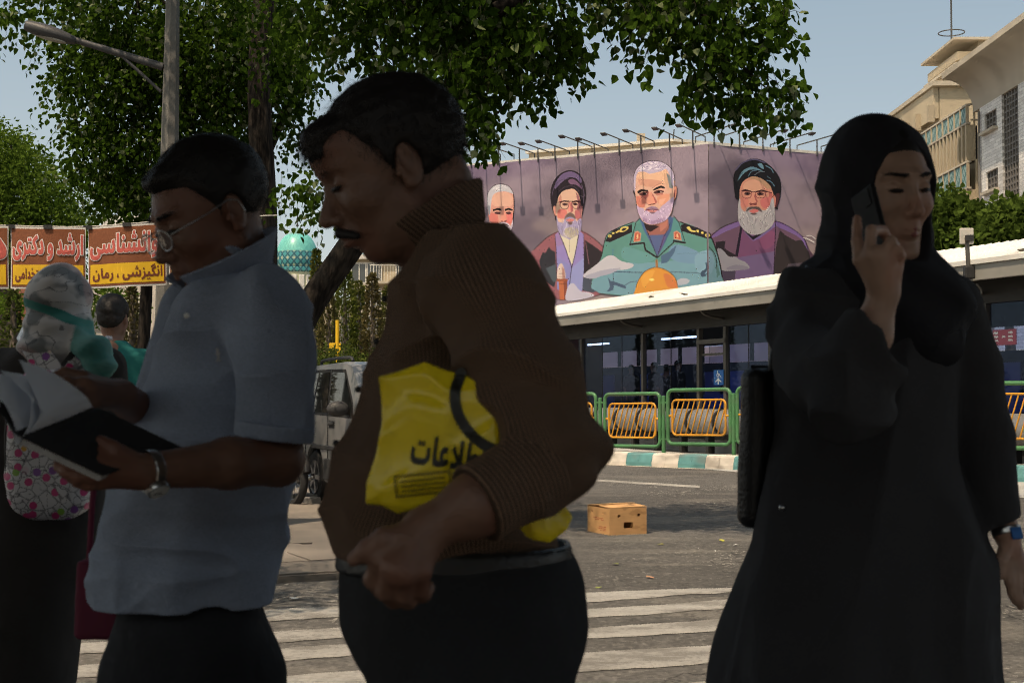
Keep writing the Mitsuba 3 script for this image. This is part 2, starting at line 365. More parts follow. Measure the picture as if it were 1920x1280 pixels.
mat('post_steel', (.10, .092, .08), .45, metallic=.3, var=.3, vs=3)
mat('blue_panel', (.07, .10, .40), .4, var=.3, vs=1)
mat('blue_grey_panel', (.022, .03, .06), .5, var=.3, vs=1)
mat('platform_grey', (.26, .26, .25), .8, var=.3, vs=1.5, bump=(.004, 30))
mat('steel_tube', (.27, .265, .255), .4, metallic=.4, var=.25, vs=3)
mat('black_rubber', (.018, .018, .019), .7)
scene['window_glass'] = {'type': 'thindielectric', 'int_ior': 1.6, 'specular_reflectance': {'type': 'rgb', 'value': [.16, .22, .34]}, 'specular_transmittance': {'type': 'rgb', 'value': [.58, .66, .88]}}
st = thing('bus_station', 'long glazed bus rapid transit station with white corrugated roof behind the green barriers', 'bus station')
part(st, 'end_wall', sbx(.05, .15, .95, 3.96, .45, 3.15), 'blue_grey_panel')
nP = 26
def roof_panel(t0, t1, front=True):
    xs, zs = [], []
    n = 5; w = (t1 - t0) / n
    for i in range(n):
        a0 = t0 + i * w
        for f, h in ((0, 0), (.62, 0), (.72, .035), (.9, .035)): xs.append(a0 + f * w); zs.append(h)
    xs.append(t1); zs.append(0); v = []
    oz = [(-.05, 3.36), (2.1, 3.94)] if front else [(2.1, 3.94), (4.3, 3.36)]
    for o, z in oz:
        for x, h in zip(xs, zs): v.append(S(x, o, z + h))
    for o, z in oz:
        for x, h in zip(xs, zs): v.append(S(x, o, z + h - .012))
    k = len(xs); f = []
    for i in range(k - 1):
        f += [[i, i + 1, k + i + 1, k + i], [2 * k + i, 3 * k + i, 3 * k + i + 1, 2 * k + i + 1], [i, 2 * k + i, 2 * k + i + 1, i + 1], [k + i, k + i + 1, 3 * k + i + 1, 3 * k + i]]
    return (A(v), A(f))
for i in range(nP):
    for fr in (True, False):
        j = rng.normal() * .004
        m = roof_panel(i * SL / nP + .004, (i + 1) * SL / nP - .004, fr); part(st, 'roof_panel', (m[0] + A([0, 0, j]), m[1]), 'white_sheet')
for i in range(8):
    part(st, 'fascia', sbx(i * SL / 8 + .004, (i + 1) * SL / 8 - .004, -.03, .03, 3.11, 3.335), 'fascia_grey')
    part(st, 'eave_flashing', sbx(i * SL / 8 + .004, (i + 1) * SL / 8 - .004, -.075, -.035, 3.338, 3.412), 'white_sheet')
    part(st, 'fascia_lip', sbx(i * SL / 8 + .004, (i + 1) * SL / 8 - .004, -.06, .05, 3.085, 3.107), 'fascia_grey')
part(st, 'soffit', sbx(0, SL, .06, 4.2, 3.16, 3.2), 'dark_steel')
part(st, 'header_beam', sbx(0, SL, .78, .92, 2.78, 3.155), 'dark_steel')
part(st, 'platform', sbx(-.5, SL, .55, 4.4, 0, .44), 'platform_grey')
part(st, 'platform_edge', sbx(-.5, SL, .50, .547, .30, .47), 'dark_steel')
part(st, 'back_wall', sbx(0, SL, 4.0, 4.05, .45, 2.13), 'blue_grey_panel')
part(st, 'back_beam', sbx(0, SL, 3.98, 4.08, 2.6, 3.155), 'dark_steel')
postpx = [1092, 1207, 1312, 1362, 1447, 1560, 1690, 1850]
tp = [0.1, 2.8] + [tAt(p, .85) for p in postpx] + [SL - .6]
for i, t in enumerate(tp):
    part(st, 'post', sbx(t - .055, t + .055, .80, .91, .44, 2.775), 'post_steel')
    if i % 2 == 1: part(st, 'bracket', tube(smooth_path([S(t, .78, 2.95), S(t, .5, 2.98), S(t, .28, 3.05), S(t, .2, 3.14)], 4), .03, 8), 'post_steel', True)
for i in range(len(tp) - 1):
    t0, t1 = tp[i] + .06, tp[i + 1] - .06
    if i == 4:   # doorway: header and an open glass leaf
        part(st, 'door_header', sbx(t0 - .1, t1 + .1, .78, .95, 2.42, 2.52), 'post_steel')
        part(st, 'door_rail', sbx(t0, t1, .86, .90, 2.16, 2.21), 'post_steel'); part(st, 'door_sill', sbx(t0, t1, .80, .91, .441, .47), 'post_steel')
    n = max(1, int(round((t1 - t0) / 1.05)))
    for k in range(n):
        a0, a1 = t0 + (t1 - t0) * k / n + .012, t0 + (t1 - t0) * (k + 1) / n - .012
        top = 2.14 if i == 4 else 2.77
        part(st, 'pane', (A([S(a0, .86, .5), S(a1, .86, .5), S(a1, .86, top), S(a0, .86, top)]), A([[0, 1, 2, 3]])), 'window_glass')
        if k: part(st, 'pane_joint', sbx(a0 - .018, a0 - .004, .85, .875, .46, 2.775), 'dark_steel')
for k in range(22):   # rear glazing above the back wall and blue boards on it
    t0 = k * SL / 22
    part(st, 'rear_pane', (A([S(t0 + .02, 4.02, 2.14), S(t0 + SL / 22 - .02, 4.02, 2.14), S(t0 + SL / 22 - .02, 4.02, 2.6), S(t0 + .02, 4.02, 2.6)]), A([[0, 1, 2, 3]])), 'window_glass')
    part(st, 'rear_mullion', sbx(t0 - .03, t0 + .015, 3.97, 4.07, 2.14, 2.6), 'dark_steel')
    if k % 3 != 1: part(st, 'wall_board', sbx(t0 + .2, t0 + .95, 3.96, 3.995, .9, 1.9), 'blue_panel')
for k in range(7):
    t0 = 7.5 + k * 2.8
    m = cat(tube([S(t0, 3.3, .44), S(t0, 3.3, .85)], .03), sbx(t0 - .6, t0 + .6, 3.1, 3.5, .85, .9), sbx(t0 - .6, t0 + .6, 3.52, 3.56, .95, 1.3))
    part(st, 'bench', m, 'blue_panel')
for k, px in enumerate((1122, 1265, 1290)):   # ceiling lamps of the waiting hall
    t0 = tAt(px, 2.2)
    e = fresh(st + '__ceiling_lamp'); scene[e] = mikit.ply(sbx(t0 - .6, t0 + .6, 2.15, 2.25, 2.70, 2.74), None); scene[e]['emitter'] = {'type': 'area', 'radiance': {'type': 'rgb', 'value': [.8, 1.0, 1.2]}}
    scene[e]['bsdf'] = {'type': 'diffuse'}
mat('roof_debris', (.06, .05, .035), .9)
for i, (t_, o_) in enumerate(((9.0, .9), (11.4, .5), (15.2, 1.1), (18.3, .7), (23.0, .9), (22.2, .4))):
    c_ = S(t_, o_, 3.36 + (o_ + .05) * .27 + .035); v_ = c_ + rng.normal(size=(7, 3)) * A([.07, .07, .02]); part(st, 'roof_debris', trimesh.Trimesh(v_, np.zeros((0, 3), int), process=False).convex_hull, 'roof_debris')
# guard tubes on the platform edge
gt = thing('guard_rail', 'row of fat steel guard tubes with black collars along the platform behind the barriers', 'guard rail')
t = -.3
while t < SL:
    ln = 1.15; m = tube([S(t, .2, .70), S(t + .06, .2, .70), S(t + ln - .12, .2, .70), S(t + ln - .06, .2, .70)], [.24, .27, .27, .24], 24)
    part(gt, 'tube', m, 'steel_tube', 50)
    part(gt, 'collar', tube([S(t + ln - .06, .2, .70), S(t + ln, .2, .70)], .285, 24), 'black_rubber', 50)
    part(gt, 'leg', sbx(t + .5, t + .62, .12, .28, 0, .46), 'dark_steel')
    t += ln
whole('bus_lane', bx(S(SL / 2 - 2, -1.6, .006), (SL + 8, 3.2, .004), SM), 'platform_grey', kind='structure')
# signs on the glass
mat('sign_blue', (.02, .13, .42), .4); mat('sign_white', (.75, .77, .78), .5); mat('sign_pink', (.42, .10, .15), .5)
sg = thing('access_sign', 'small blue sign with white wheelchair symbol and arrow inside the station doorway', 'sign')
t0 = tAt(1340, .80); t1 = tAt(1358, .80); zz = [EYE[2] + (745 - y) / 2667 * S(t0, .8, 0)[1] for y in (722, 694)]
part(sg, 'board', sbx(t0, t1, .775, .79, zz[0], zz[1]), 'sign_blue')
wS, hS = t1 - t0, zz[1] - zz[0]; O = S(t0, .772, zz[0])
def onsign(poly, k): part(sg, k, extrude(affinity.scale(poly, wS, hS, origin=(0, 0)), .003, O, SD, (0, 0, 1), -SB), 'sign_white')
onsign(unary_union([Polygon([(.5, .46), (.2, .26), (.2, .18), (.44, .3), (.44, .04), (.56, .04), (.56, .3), (.8, .18), (.8, .26)]), sbox(.1, .485, .9, .5)]), 'arrow')
ring = Point(.45, .66).buffer(.13).difference(Point(.45, .66).buffer(.085))
onsign(unary_union([ring, Point(.42, .92).buffer(.05), LineString([(.42, .87), (.45, .72), (.62, .72), (.70, .58), (.78, .60)]).buffer(.03)]), 'wheelchair_symbol')
ps = thing('notice', 'pink notice with small white writing on the glass right of the woman in black', 'sign')
tA, tB = tAt(1863, .84), tAt(1907, .84); dA = S(tA, .84, 0)[1]; z0, z1 = EYE[2] + (745 - 648) / 2667 * dA, EYE[2] + (745 - 619) / 2667 * dA
part(ps, 'sheet', sbx(tA, tB, .83, .842, z0, z1), 'sign_pink')
for col, x0 in enumerate((.06, .42, .68)):
    for rw in range(3):
        if col == 1 and rw != 1: continue
        pts_ = [(x0 + i * .028 + rng.uniform(-.006, .006), .78 - rw * .24 + (.045 if i % 2 else -.02) + rng.uniform(-.03, .03)) for i in range(7 if col != 1 else 5)]
        g_ = affinity.scale(LineString(pts_), tB - tA, z1 - z0, origin=(0, 0)).buffer(.011)
        part(ps, 'writing', extrude(g_, .002, S(tA, .8275, z0), SD, (0, 0, 1), -SB), 'sign_white', kind=None)
# floodlight bracket on the roof edge
fl = thing('roof_floodlight', 'small boxy floodlight on a leaning grey post at the roof edge right of the woman', 'lamp')
b0, b1 = at(1817, 520, S(tAt(1817, -.1), -.1, 0)[1]), at(1813, 452, S(tAt(1817, -.1), -.1, 0)[1])
part(fl, 'post', tube([b0, b1], .035, 10), 'post_steel', True); mat('lamp_cream', (.5, .47, .41), .6)
part(fl, 'plate', rbox(b1 + A([0, .02, .08]), (.22, .05, .26), .015), 'lamp_cream'); part(fl, 'head', rbox(b1 + A([0.02, -.06, .04]), (.12, .10, .10), .012), 'dark_steel')
part(fl, 'clamp', rbox(b0 + A([0, 0, .08]), (.16, .14, .2), .02), 'dark_steel'); part(fl, 'hook', tube(smooth_path([b0 + A([.12, 0, -.1]), b0 + A([.2, 0, -.22]), b0 + A([.12, 0, -.32]), b0 + A([.0, 0, -.3])], 4), .02, 8), 'post_steel', True)

# ------------------------------------------------------------------ building with the printed banner
MC = at(1328, 268, 55.0); MC[2] = 0; LD, RD = unit(A([-.877, .481, 0])), unit(A([.91, .415, 0]))
LN, RN = A([-LD[1], LD[0], 0]), A([-RD[1], RD[0], 0])
LN = LN if LN[1] < 0 else -LN; RN = RN if RN[1] < 0 else -RN
MT, MB = 11.06, 2.3
def onwall(px, D, O=None):
    O = MC if O is None else O
    q = (px - 960) / 2667.0
    return (q * O[1] - O[0]) / (D[0] - q * D[1])
LL, RL = onwall(780, LD), onwall(1640, RD)
mat('beige_render', (.42, .36, .27), .9, bump=(.006, 15), var=.2, vs=.6)
mat('white_trim', (.62, .60, .56), .8, var=.15)
mb = thing('banner_building', 'large low building wrapped in a purple grey printed banner behind the bus station', 'building')
foot = Polygon([(MC + LD * 0)[:2], (MC + LD * LL)[:2], (MC + LD * LL + A([6, 26, 0]))[:2], (MC + RD * RL + A([-6, 26, 0]))[:2], (MC + RD * RL)[:2]])
part(mb, 'wall', extrude(foot.buffer(-.06), MT - .25), 'beige_render')
part(mb, 'parapet', extrude(foot.buffer(.02, join_style=2).difference(foot.buffer(-.4, join_style=2)), .10, (0, 0, MT - .02)), 'white_trim')
pent = at(1262, 262, 62.0); pent[2] = 0
pf = Polygon([(pent + v)[:2] for v in (A([0, 0, 0]), unit(A([-.9, .44, 0])) * 7.0, unit(A([-.9, .44, 0])) * 7 + A([5, 9, 0]), unit(A([.9, .42, 0])) * 8 + A([-3, 9, 0]), unit(A([.9, .42, 0])) * 9)])
part(mb, 'roof_house', extrude(pf, 12.42 - MT + .3, (0, 0, MT - .3)), 'beige_render')
part(mb, 'roof_slab', extrude(pf.buffer(.12, join_style=2), .12, (0, 0, 12.42)), 'white_trim')
part(mb, 'roof_stub', bx(pent + A([-1.3, 1.2, 12.75]), (.35, .35, .45)), 'beige_render')
def cloth(p, n, uv):
    a = mikit.fbm(p.x * .55 + .2 * p.y, p.z * .62, 1, 4); b = mikit.fbm(p.x * .24 + 4, p.z * .3, 6, 4)
    c = mikit.mix(mi.Color3f(*lin(108, 97, 112)), mi.Color3f(*lin(150, 135, 150)), mikit.smoothstep(.35, .68, a))
    smoke = mikit.smoothstep(.52, .64, b) * mikit.smoothstep(10.2, 7.0, p.z)
    c = mikit.mix(c, mi.Color3f(*lin(164, 148, 146)), .6 * smoke)
    return mikit.mix(c, mi.Color3f(*lin(132, 112, 150)), .35 * mikit.smoothstep(.5, .7, mikit.noise(p.x * .3 + 9, p.z * .25, 3)))
scene['banner_print'] = {'type': 'twosided', 'bsdf': {'type': 'principled', 'base_color': mikit.proc(cloth), 'roughness': .75, 'specular': .2}}
def sheet(D, N, L, seed):
    n, m = int(L / .18), 50; u = np.linspace(0, L, n); z = np.linspace(MB, MT, m)
    U, Z = np.meshgrid(u, z); top = np.clip((Z - (MT - 1.4)) / 1.4, 0, 1) ** 2
    w = .012 * (meshkit.fbm(np.stack([U * .8, Z * .8, U * 0 + seed], -1), 3, seed) - .5) + (.10 * top if seed == 2 else .02 * top) * (meshkit.noise(np.stack([U * 1.4 + Z * 1.8, Z * 2.2, U * 0 + 3], -1), seed) - .5)
    P = MC + U[..., None] * D + N * (.02 + w)[..., None] + np.stack([U * 0, U * 0, Z], -1)
    i, j = np.meshgrid(np.arange(m - 1), np.arange(n - 1), indexing='ij')
    q = np.stack([i * n + j, i * n + j + 1, (i + 1) * n + j + 1, (i + 1) * n + j], -1).reshape(-1, 4)
    return P.reshape(-1, 3), q
bn = thing('wall_banner', 'huge purple grey printed wall banner with four painted bearded men behind the station roof', 'banner')
part(bn, 'left_sheet', sheet(LD, LN, LL, 1), 'banner_print', True); part(bn, 'right_sheet', sheet(RD, RN, RL, 2), 'banner_print', True)
# the print: flat areas of colour, each portrait drawn in its own rectangle and cut so that no two overlap
vcol('print_ink', .75, .2)
def portrait(name, layers, sx, ox, oy, D, N, label, off=.045):
    """layers: (kind, points, colour[, width]) from back to front, in units of 1/sx photograph pixel from (ox, oy)."""
    shapes = []
    for kind, pts, col, *w in layers:
        if kind == 'p': g_ = Polygon(pts).buffer(0)
        elif kind == 's': g_ = Polygon(smooth2(pts)).buffer(0)
        elif kind == 'l': g_ = LineString(pts).buffer(w[0] / 2)
        elif kind == 'c': g_ = LineString(smooth2(pts, False)).buffer(w[0] / 2)
        elif kind == 'e': g_ = affinity.scale(Point(pts[0], pts[1]).buffer(1, 12), pts[2], pts[3])
        elif kind == 'hair':      # strokes of hair inside a region
            reg = Polygon(smooth2(pts)).buffer(0); x0, y0, x1, y1 = reg.bounds; ls = []
            r_ = np.random.default_rng(len(pts) + int(x0)); n_, ln, ang, wd = w
            for _ in range(n_):
                x, y = r_.uniform(x0, x1), r_.uniform(y0, y1); a_ = math.radians(ang + r_.uniform(-22, 22)); l_ = ln * r_.uniform(.5, 1.2)
                ls.append(Polygon([(x, y), (x + l_ * .5 * math.cos(a_) - wd * math.sin(a_), y + l_ * .5 * math.sin(a_) + wd * math.cos(a_)), (x + l_ * math.cos(a_), y + l_ * math.sin(a_)), (x + l_ * .5 * math.cos(a_) + wd * math.sin(a_), y + l_ * .5 * math.sin(a_) - wd * math.cos(a_))]))
            g_ = unary_union(ls).intersection(reg)
        shapes.append((g_.buffer(.05), col))
    out, cover = [], None
    for g_, col in reversed(shapes):
        vis = g_ if cover is None else g_.difference(cover)
        cover = g_ if cover is None else cover.union(g_)
        out.append((vis, col))
    V, F, C = [], [], []; n = 0
    fold_x = (1328 - ox) * sx
    def plane(xy, right):
        res = []; D, N = (RD, RN) if right else (LD, LN)
        for x, y in xy:
            px, py = ox + x / sx, oy + y / sx; u = onwall(px, D); d = (MC + D * u)[1]
            res.append(MC + D * u + N * off + A([0, 0, at(px, py, d)[2]]))
        return A(res)
    for g_, col in out:
        for q, right in [(q, s_) for s_ in (False, True) for h_ in [g_.intersection(sbox(fold_x, -9e3, 9e3, 9e3) if s_ else sbox(-9e3, -9e3, fold_x, 9e3))] for q in getattr(h_, 'geoms', [h_])]:
            if q.geom_type != 'Polygon' or q.area < 3: continue
            v2, f2 = trimesh.creation.triangulate_polygon(q, engine='earcut')
            V.append(plane(v2, right)); F.append(f2 + n); C.append(np.tile(A(lin(*col)) * 1.08, (len(v2), 1))); n += len(v2)
    part(bn, name, (np.vstack(V), np.vstack(F)), 'print_ink', label=label, color=np.vstack(C))
def smooth2(pts, closed=True, n=4):
    p = A(pts, float)
    if closed: p = np.vstack([p[-1], p, p[0], p[1]])
    else: p = np.vstack([2 * p[0] - p[1], p, 2 * p[-1] - p[-2]])
    out = []
    for i in range(1, len(p) - 2):
        for t in np.arange(n) / n:
            out.append(.5 * (2 * p[i] + (p[i + 1] - p[i - 1]) * t + (2 * p[i - 1] - 5 * p[i] + 4 * p[i + 1] - p[i + 2]) * t * t + (3 * p[i] - p[i - 1] - 3 * p[i + 1] + p[i + 2]) * t ** 3))
    if not closed: out.append(p[-2])
    return A(out)
K = (38, 28, 34)
# second from the left: black turban, spectacles, maroon cloak
portrait('portrait', [
    ('s', [(-40, 900), (40, 800), (130, 720), (235, 662), (450, 655), (560, 720), (655, 805), (700, 900), (690, 1000), (620, 1090), (620, 1240), (300, 1290), (120, 1240), (-30, 1100)], (142, 92, 102)),
    ('c', [(10, 830), (130, 718), (235, 662)], K, 6), ('c', [(450, 655), (560, 720), (655, 805)], K, 6),
    ('p', [(60, 930), (92, 852), (120, 858), (150, 800), (168, 830), (208, 850), (218, 1060), (200, 1180), (90, 1100)], (50, 50, 58)), ('p', [(120, 1000), (215, 960), (222, 1120), (190, 1130)], (78, 88, 98)),
    ('p', [(480, 740), (560, 790), (640, 850), (655, 900), (600, 980), (540, 1090), (470, 1100), (474, 880)], (48, 42, 48)), ('p', [(465, 1090), (618, 1085), (612, 1190), (560, 1225), (458, 1205)], (74, 80, 96)),
    ('c', [(490, 760), (505, 860), (520, 960)], (120, 84, 96), 7),
    ('p', [(205, 690), (240, 664), (440, 660), (472, 690), (474, 1000), (456, 1210), (330, 1255), (225, 1190), (222, 900)], (143, 128, 186)),
    ('p', [(225, 900), (330, 960), (360, 1000), (330, 1250), (225, 1190)], (132, 130, 184)), ('p', [(360, 1000), (472, 900), (474, 1000), (456, 1210), (330, 1250)], (142, 146, 196)), ('p', [(205, 690), (240, 664), (290, 780), (222, 800)], (150, 124, 172)),
    ('p', [(246, 680), (340, 736), (424, 690), (366, 978)], (206, 197, 178)), ('l', [(340, 740), (343, 850)], (120, 110, 105), 4),
    ('l', [(240, 664), (300, 810), (360, 990), (330, 1240)], K, 6), ('l', [(425, 690), (395, 860), (362, 985)], K, 6), ('c', [(205, 690), (216, 820), (226, 1120)], K, 5), ('l', [(472, 690), (474, 1000)], (70, 60, 90), 4),
    ('s', [(163, 330), (180, 230), (230, 150), (300, 105), (350, 97), (410, 113), (460, 170), (488, 250), (492, 350), (470, 455), (440, 520), (230, 560), (205, 520), (178, 440)], (40, 33, 42)),
    ('s', [(215, 205), (270, 135), (350, 108), (425, 140), (455, 190), (440, 215), (400, 170), (330, 165), (262, 215), (205, 270)], (104, 88, 124)), ('s', [(330, 190), (380, 180), (440, 230), (455, 270), (400, 230), (350, 225)], (112, 84, 112)),
    ('c', [(180, 330), (200, 250), (260, 190), (330, 175)], (84, 72, 98), 5), ('c', [(455, 230), (474, 300), (470, 400)], (84, 72, 94), 6), ('c', [(245, 290), (300, 250), (375, 245), (430, 290)], (70, 58, 72), 5), ('c', [(430, 330), (470, 340), (485, 320)], (90, 78, 96), 4),
    ('s', [(188, 440), (205, 425), (222, 450), (222, 515), (200, 500)], (196, 138, 126)), ('s', [(446, 440), (462, 430), (462, 470), (450, 500)], (150, 96, 98)),
    ('s', [(217, 440), (238, 345), (280, 290), (335, 272), (385, 272), (430, 330), (450, 430), (455, 520), (430, 600), (340, 640), (250, 590), (222, 520)], (210, 172, 152)),
    ('p', [(398, 290), (430, 335), (452, 430), (454, 540), (415, 560), (408, 450), (420, 400)], (150, 98, 104)), ('s', [(235, 465), (280, 456), (318, 470), (308, 520), (270, 545), (230, 530)], (208, 122, 116)), ('s', [(390, 470), (430, 470), (440, 530), (400, 540)], (178, 104, 108)),
    ('p', [(240, 352), (262, 318), (270, 380), (246, 430)], (186, 130, 118)), ('p', [(330, 392), (362, 392), (374, 470), (345, 482), (322, 470)], (222, 150, 138)), ('p', [(348, 400), (364, 396), (378, 472), (352, 486)], (168, 96, 98)),
    ('p', [(250, 388), (290, 374), (332, 378), (330, 392), (285, 388), (254, 402)], (34, 26, 28)), ('p', [(366, 384), (400, 374), (436, 380), (434, 396), (398, 390), (368, 396)], (34, 26, 28)),
    ('s', [(272, 408), (295, 398), (324, 406), (318, 420), (290, 424)], (92, 60, 62)), ('s', [(372, 404), (395, 396), (416, 404), (410, 418), (386, 420)], (80, 50, 54)), ('e', (298, 410, 8, 8), (20, 14, 16)), ('e', (393, 408, 8, 8), (20, 14, 16)),
    ('s', [(220, 520), (238, 570), (285, 575), (300, 520), (345, 492), (392, 520), (402, 570), (446, 540), (452, 600), (432, 676), (350, 724), (268, 700), (232, 636)], (160, 150, 186)),
    ('s', [(300, 640), (350, 620), (420, 640), (418, 690), (350, 722), (280, 690)], (176, 166, 146)), ('hair', [(232, 560), (440, 560), (430, 670), (350, 718), (270, 696)], (124, 112, 150), 60, 60, 90, 3), ('hair', [(240, 560), (430, 570), (420, 670), (350, 714), (280, 690)], (196, 188, 206), 40, 55, 88, 3),
    ('s', [(292, 552), (310, 510), (345, 486), (385, 508), (398, 548), (360, 528), (325, 530)], (112, 92, 88)), ('s', [(308, 556), (345, 542), (388, 554), (350, 574)], (196, 122, 120)), ('s', [(318, 578), (350, 572), (372, 580), (350, 600)], (104, 82, 84)),
    ('c', [(256, 388), (258, 430), (280, 454), (318, 450), (334, 420), (338, 384)], (84, 32, 40), 6), ('c', [(364, 384), (368, 425), (388, 450), (424, 448), (440, 420), (442, 384)], (84, 32, 40), 6), ('l', [(256, 386), (338, 384), (364, 384), (444, 384)], (84, 32, 40), 7), ('l', [(216, 400), (256, 386)], (84, 32, 40), 5),
    ('s', [(232, 1110), (228, 1010), (262, 952), (294, 1010), (300, 1100)], (206, 186, 178)), ('p', [(268, 980), (294, 1010), (300, 1100), (275, 1100)], (170, 130, 124)), ('p', [(215, 1100), (325, 1096), (322, 1118), (222, 1122)], (150, 84, 62)), ('p', [(240, 1120), (318, 1118), (318, 1290), (250, 1290)], (176, 104, 74)), ('p', [(285, 1120), (318, 1118), (318, 1290), (292, 1290)], (130, 74, 62)),
    ('l', [(245, 1050), (296, 1046)], (130, 96, 92), 5), ('l', [(240, 1080), (298, 1076)], (130, 96, 92), 5), ('l', [(248, 1145), (316, 1142)], (110, 64, 54), 5),
    ('s', [(315, 1200), (340, 1150), (380, 1140), (420, 1190), (455, 1215), (520, 1222), (560, 1260), (320, 1300)], (184, 180, 198)),
], 4.925, 1000, 300, LD, LN, 'printed portrait of a bearded man in black turban, spectacles and maroon cloak')
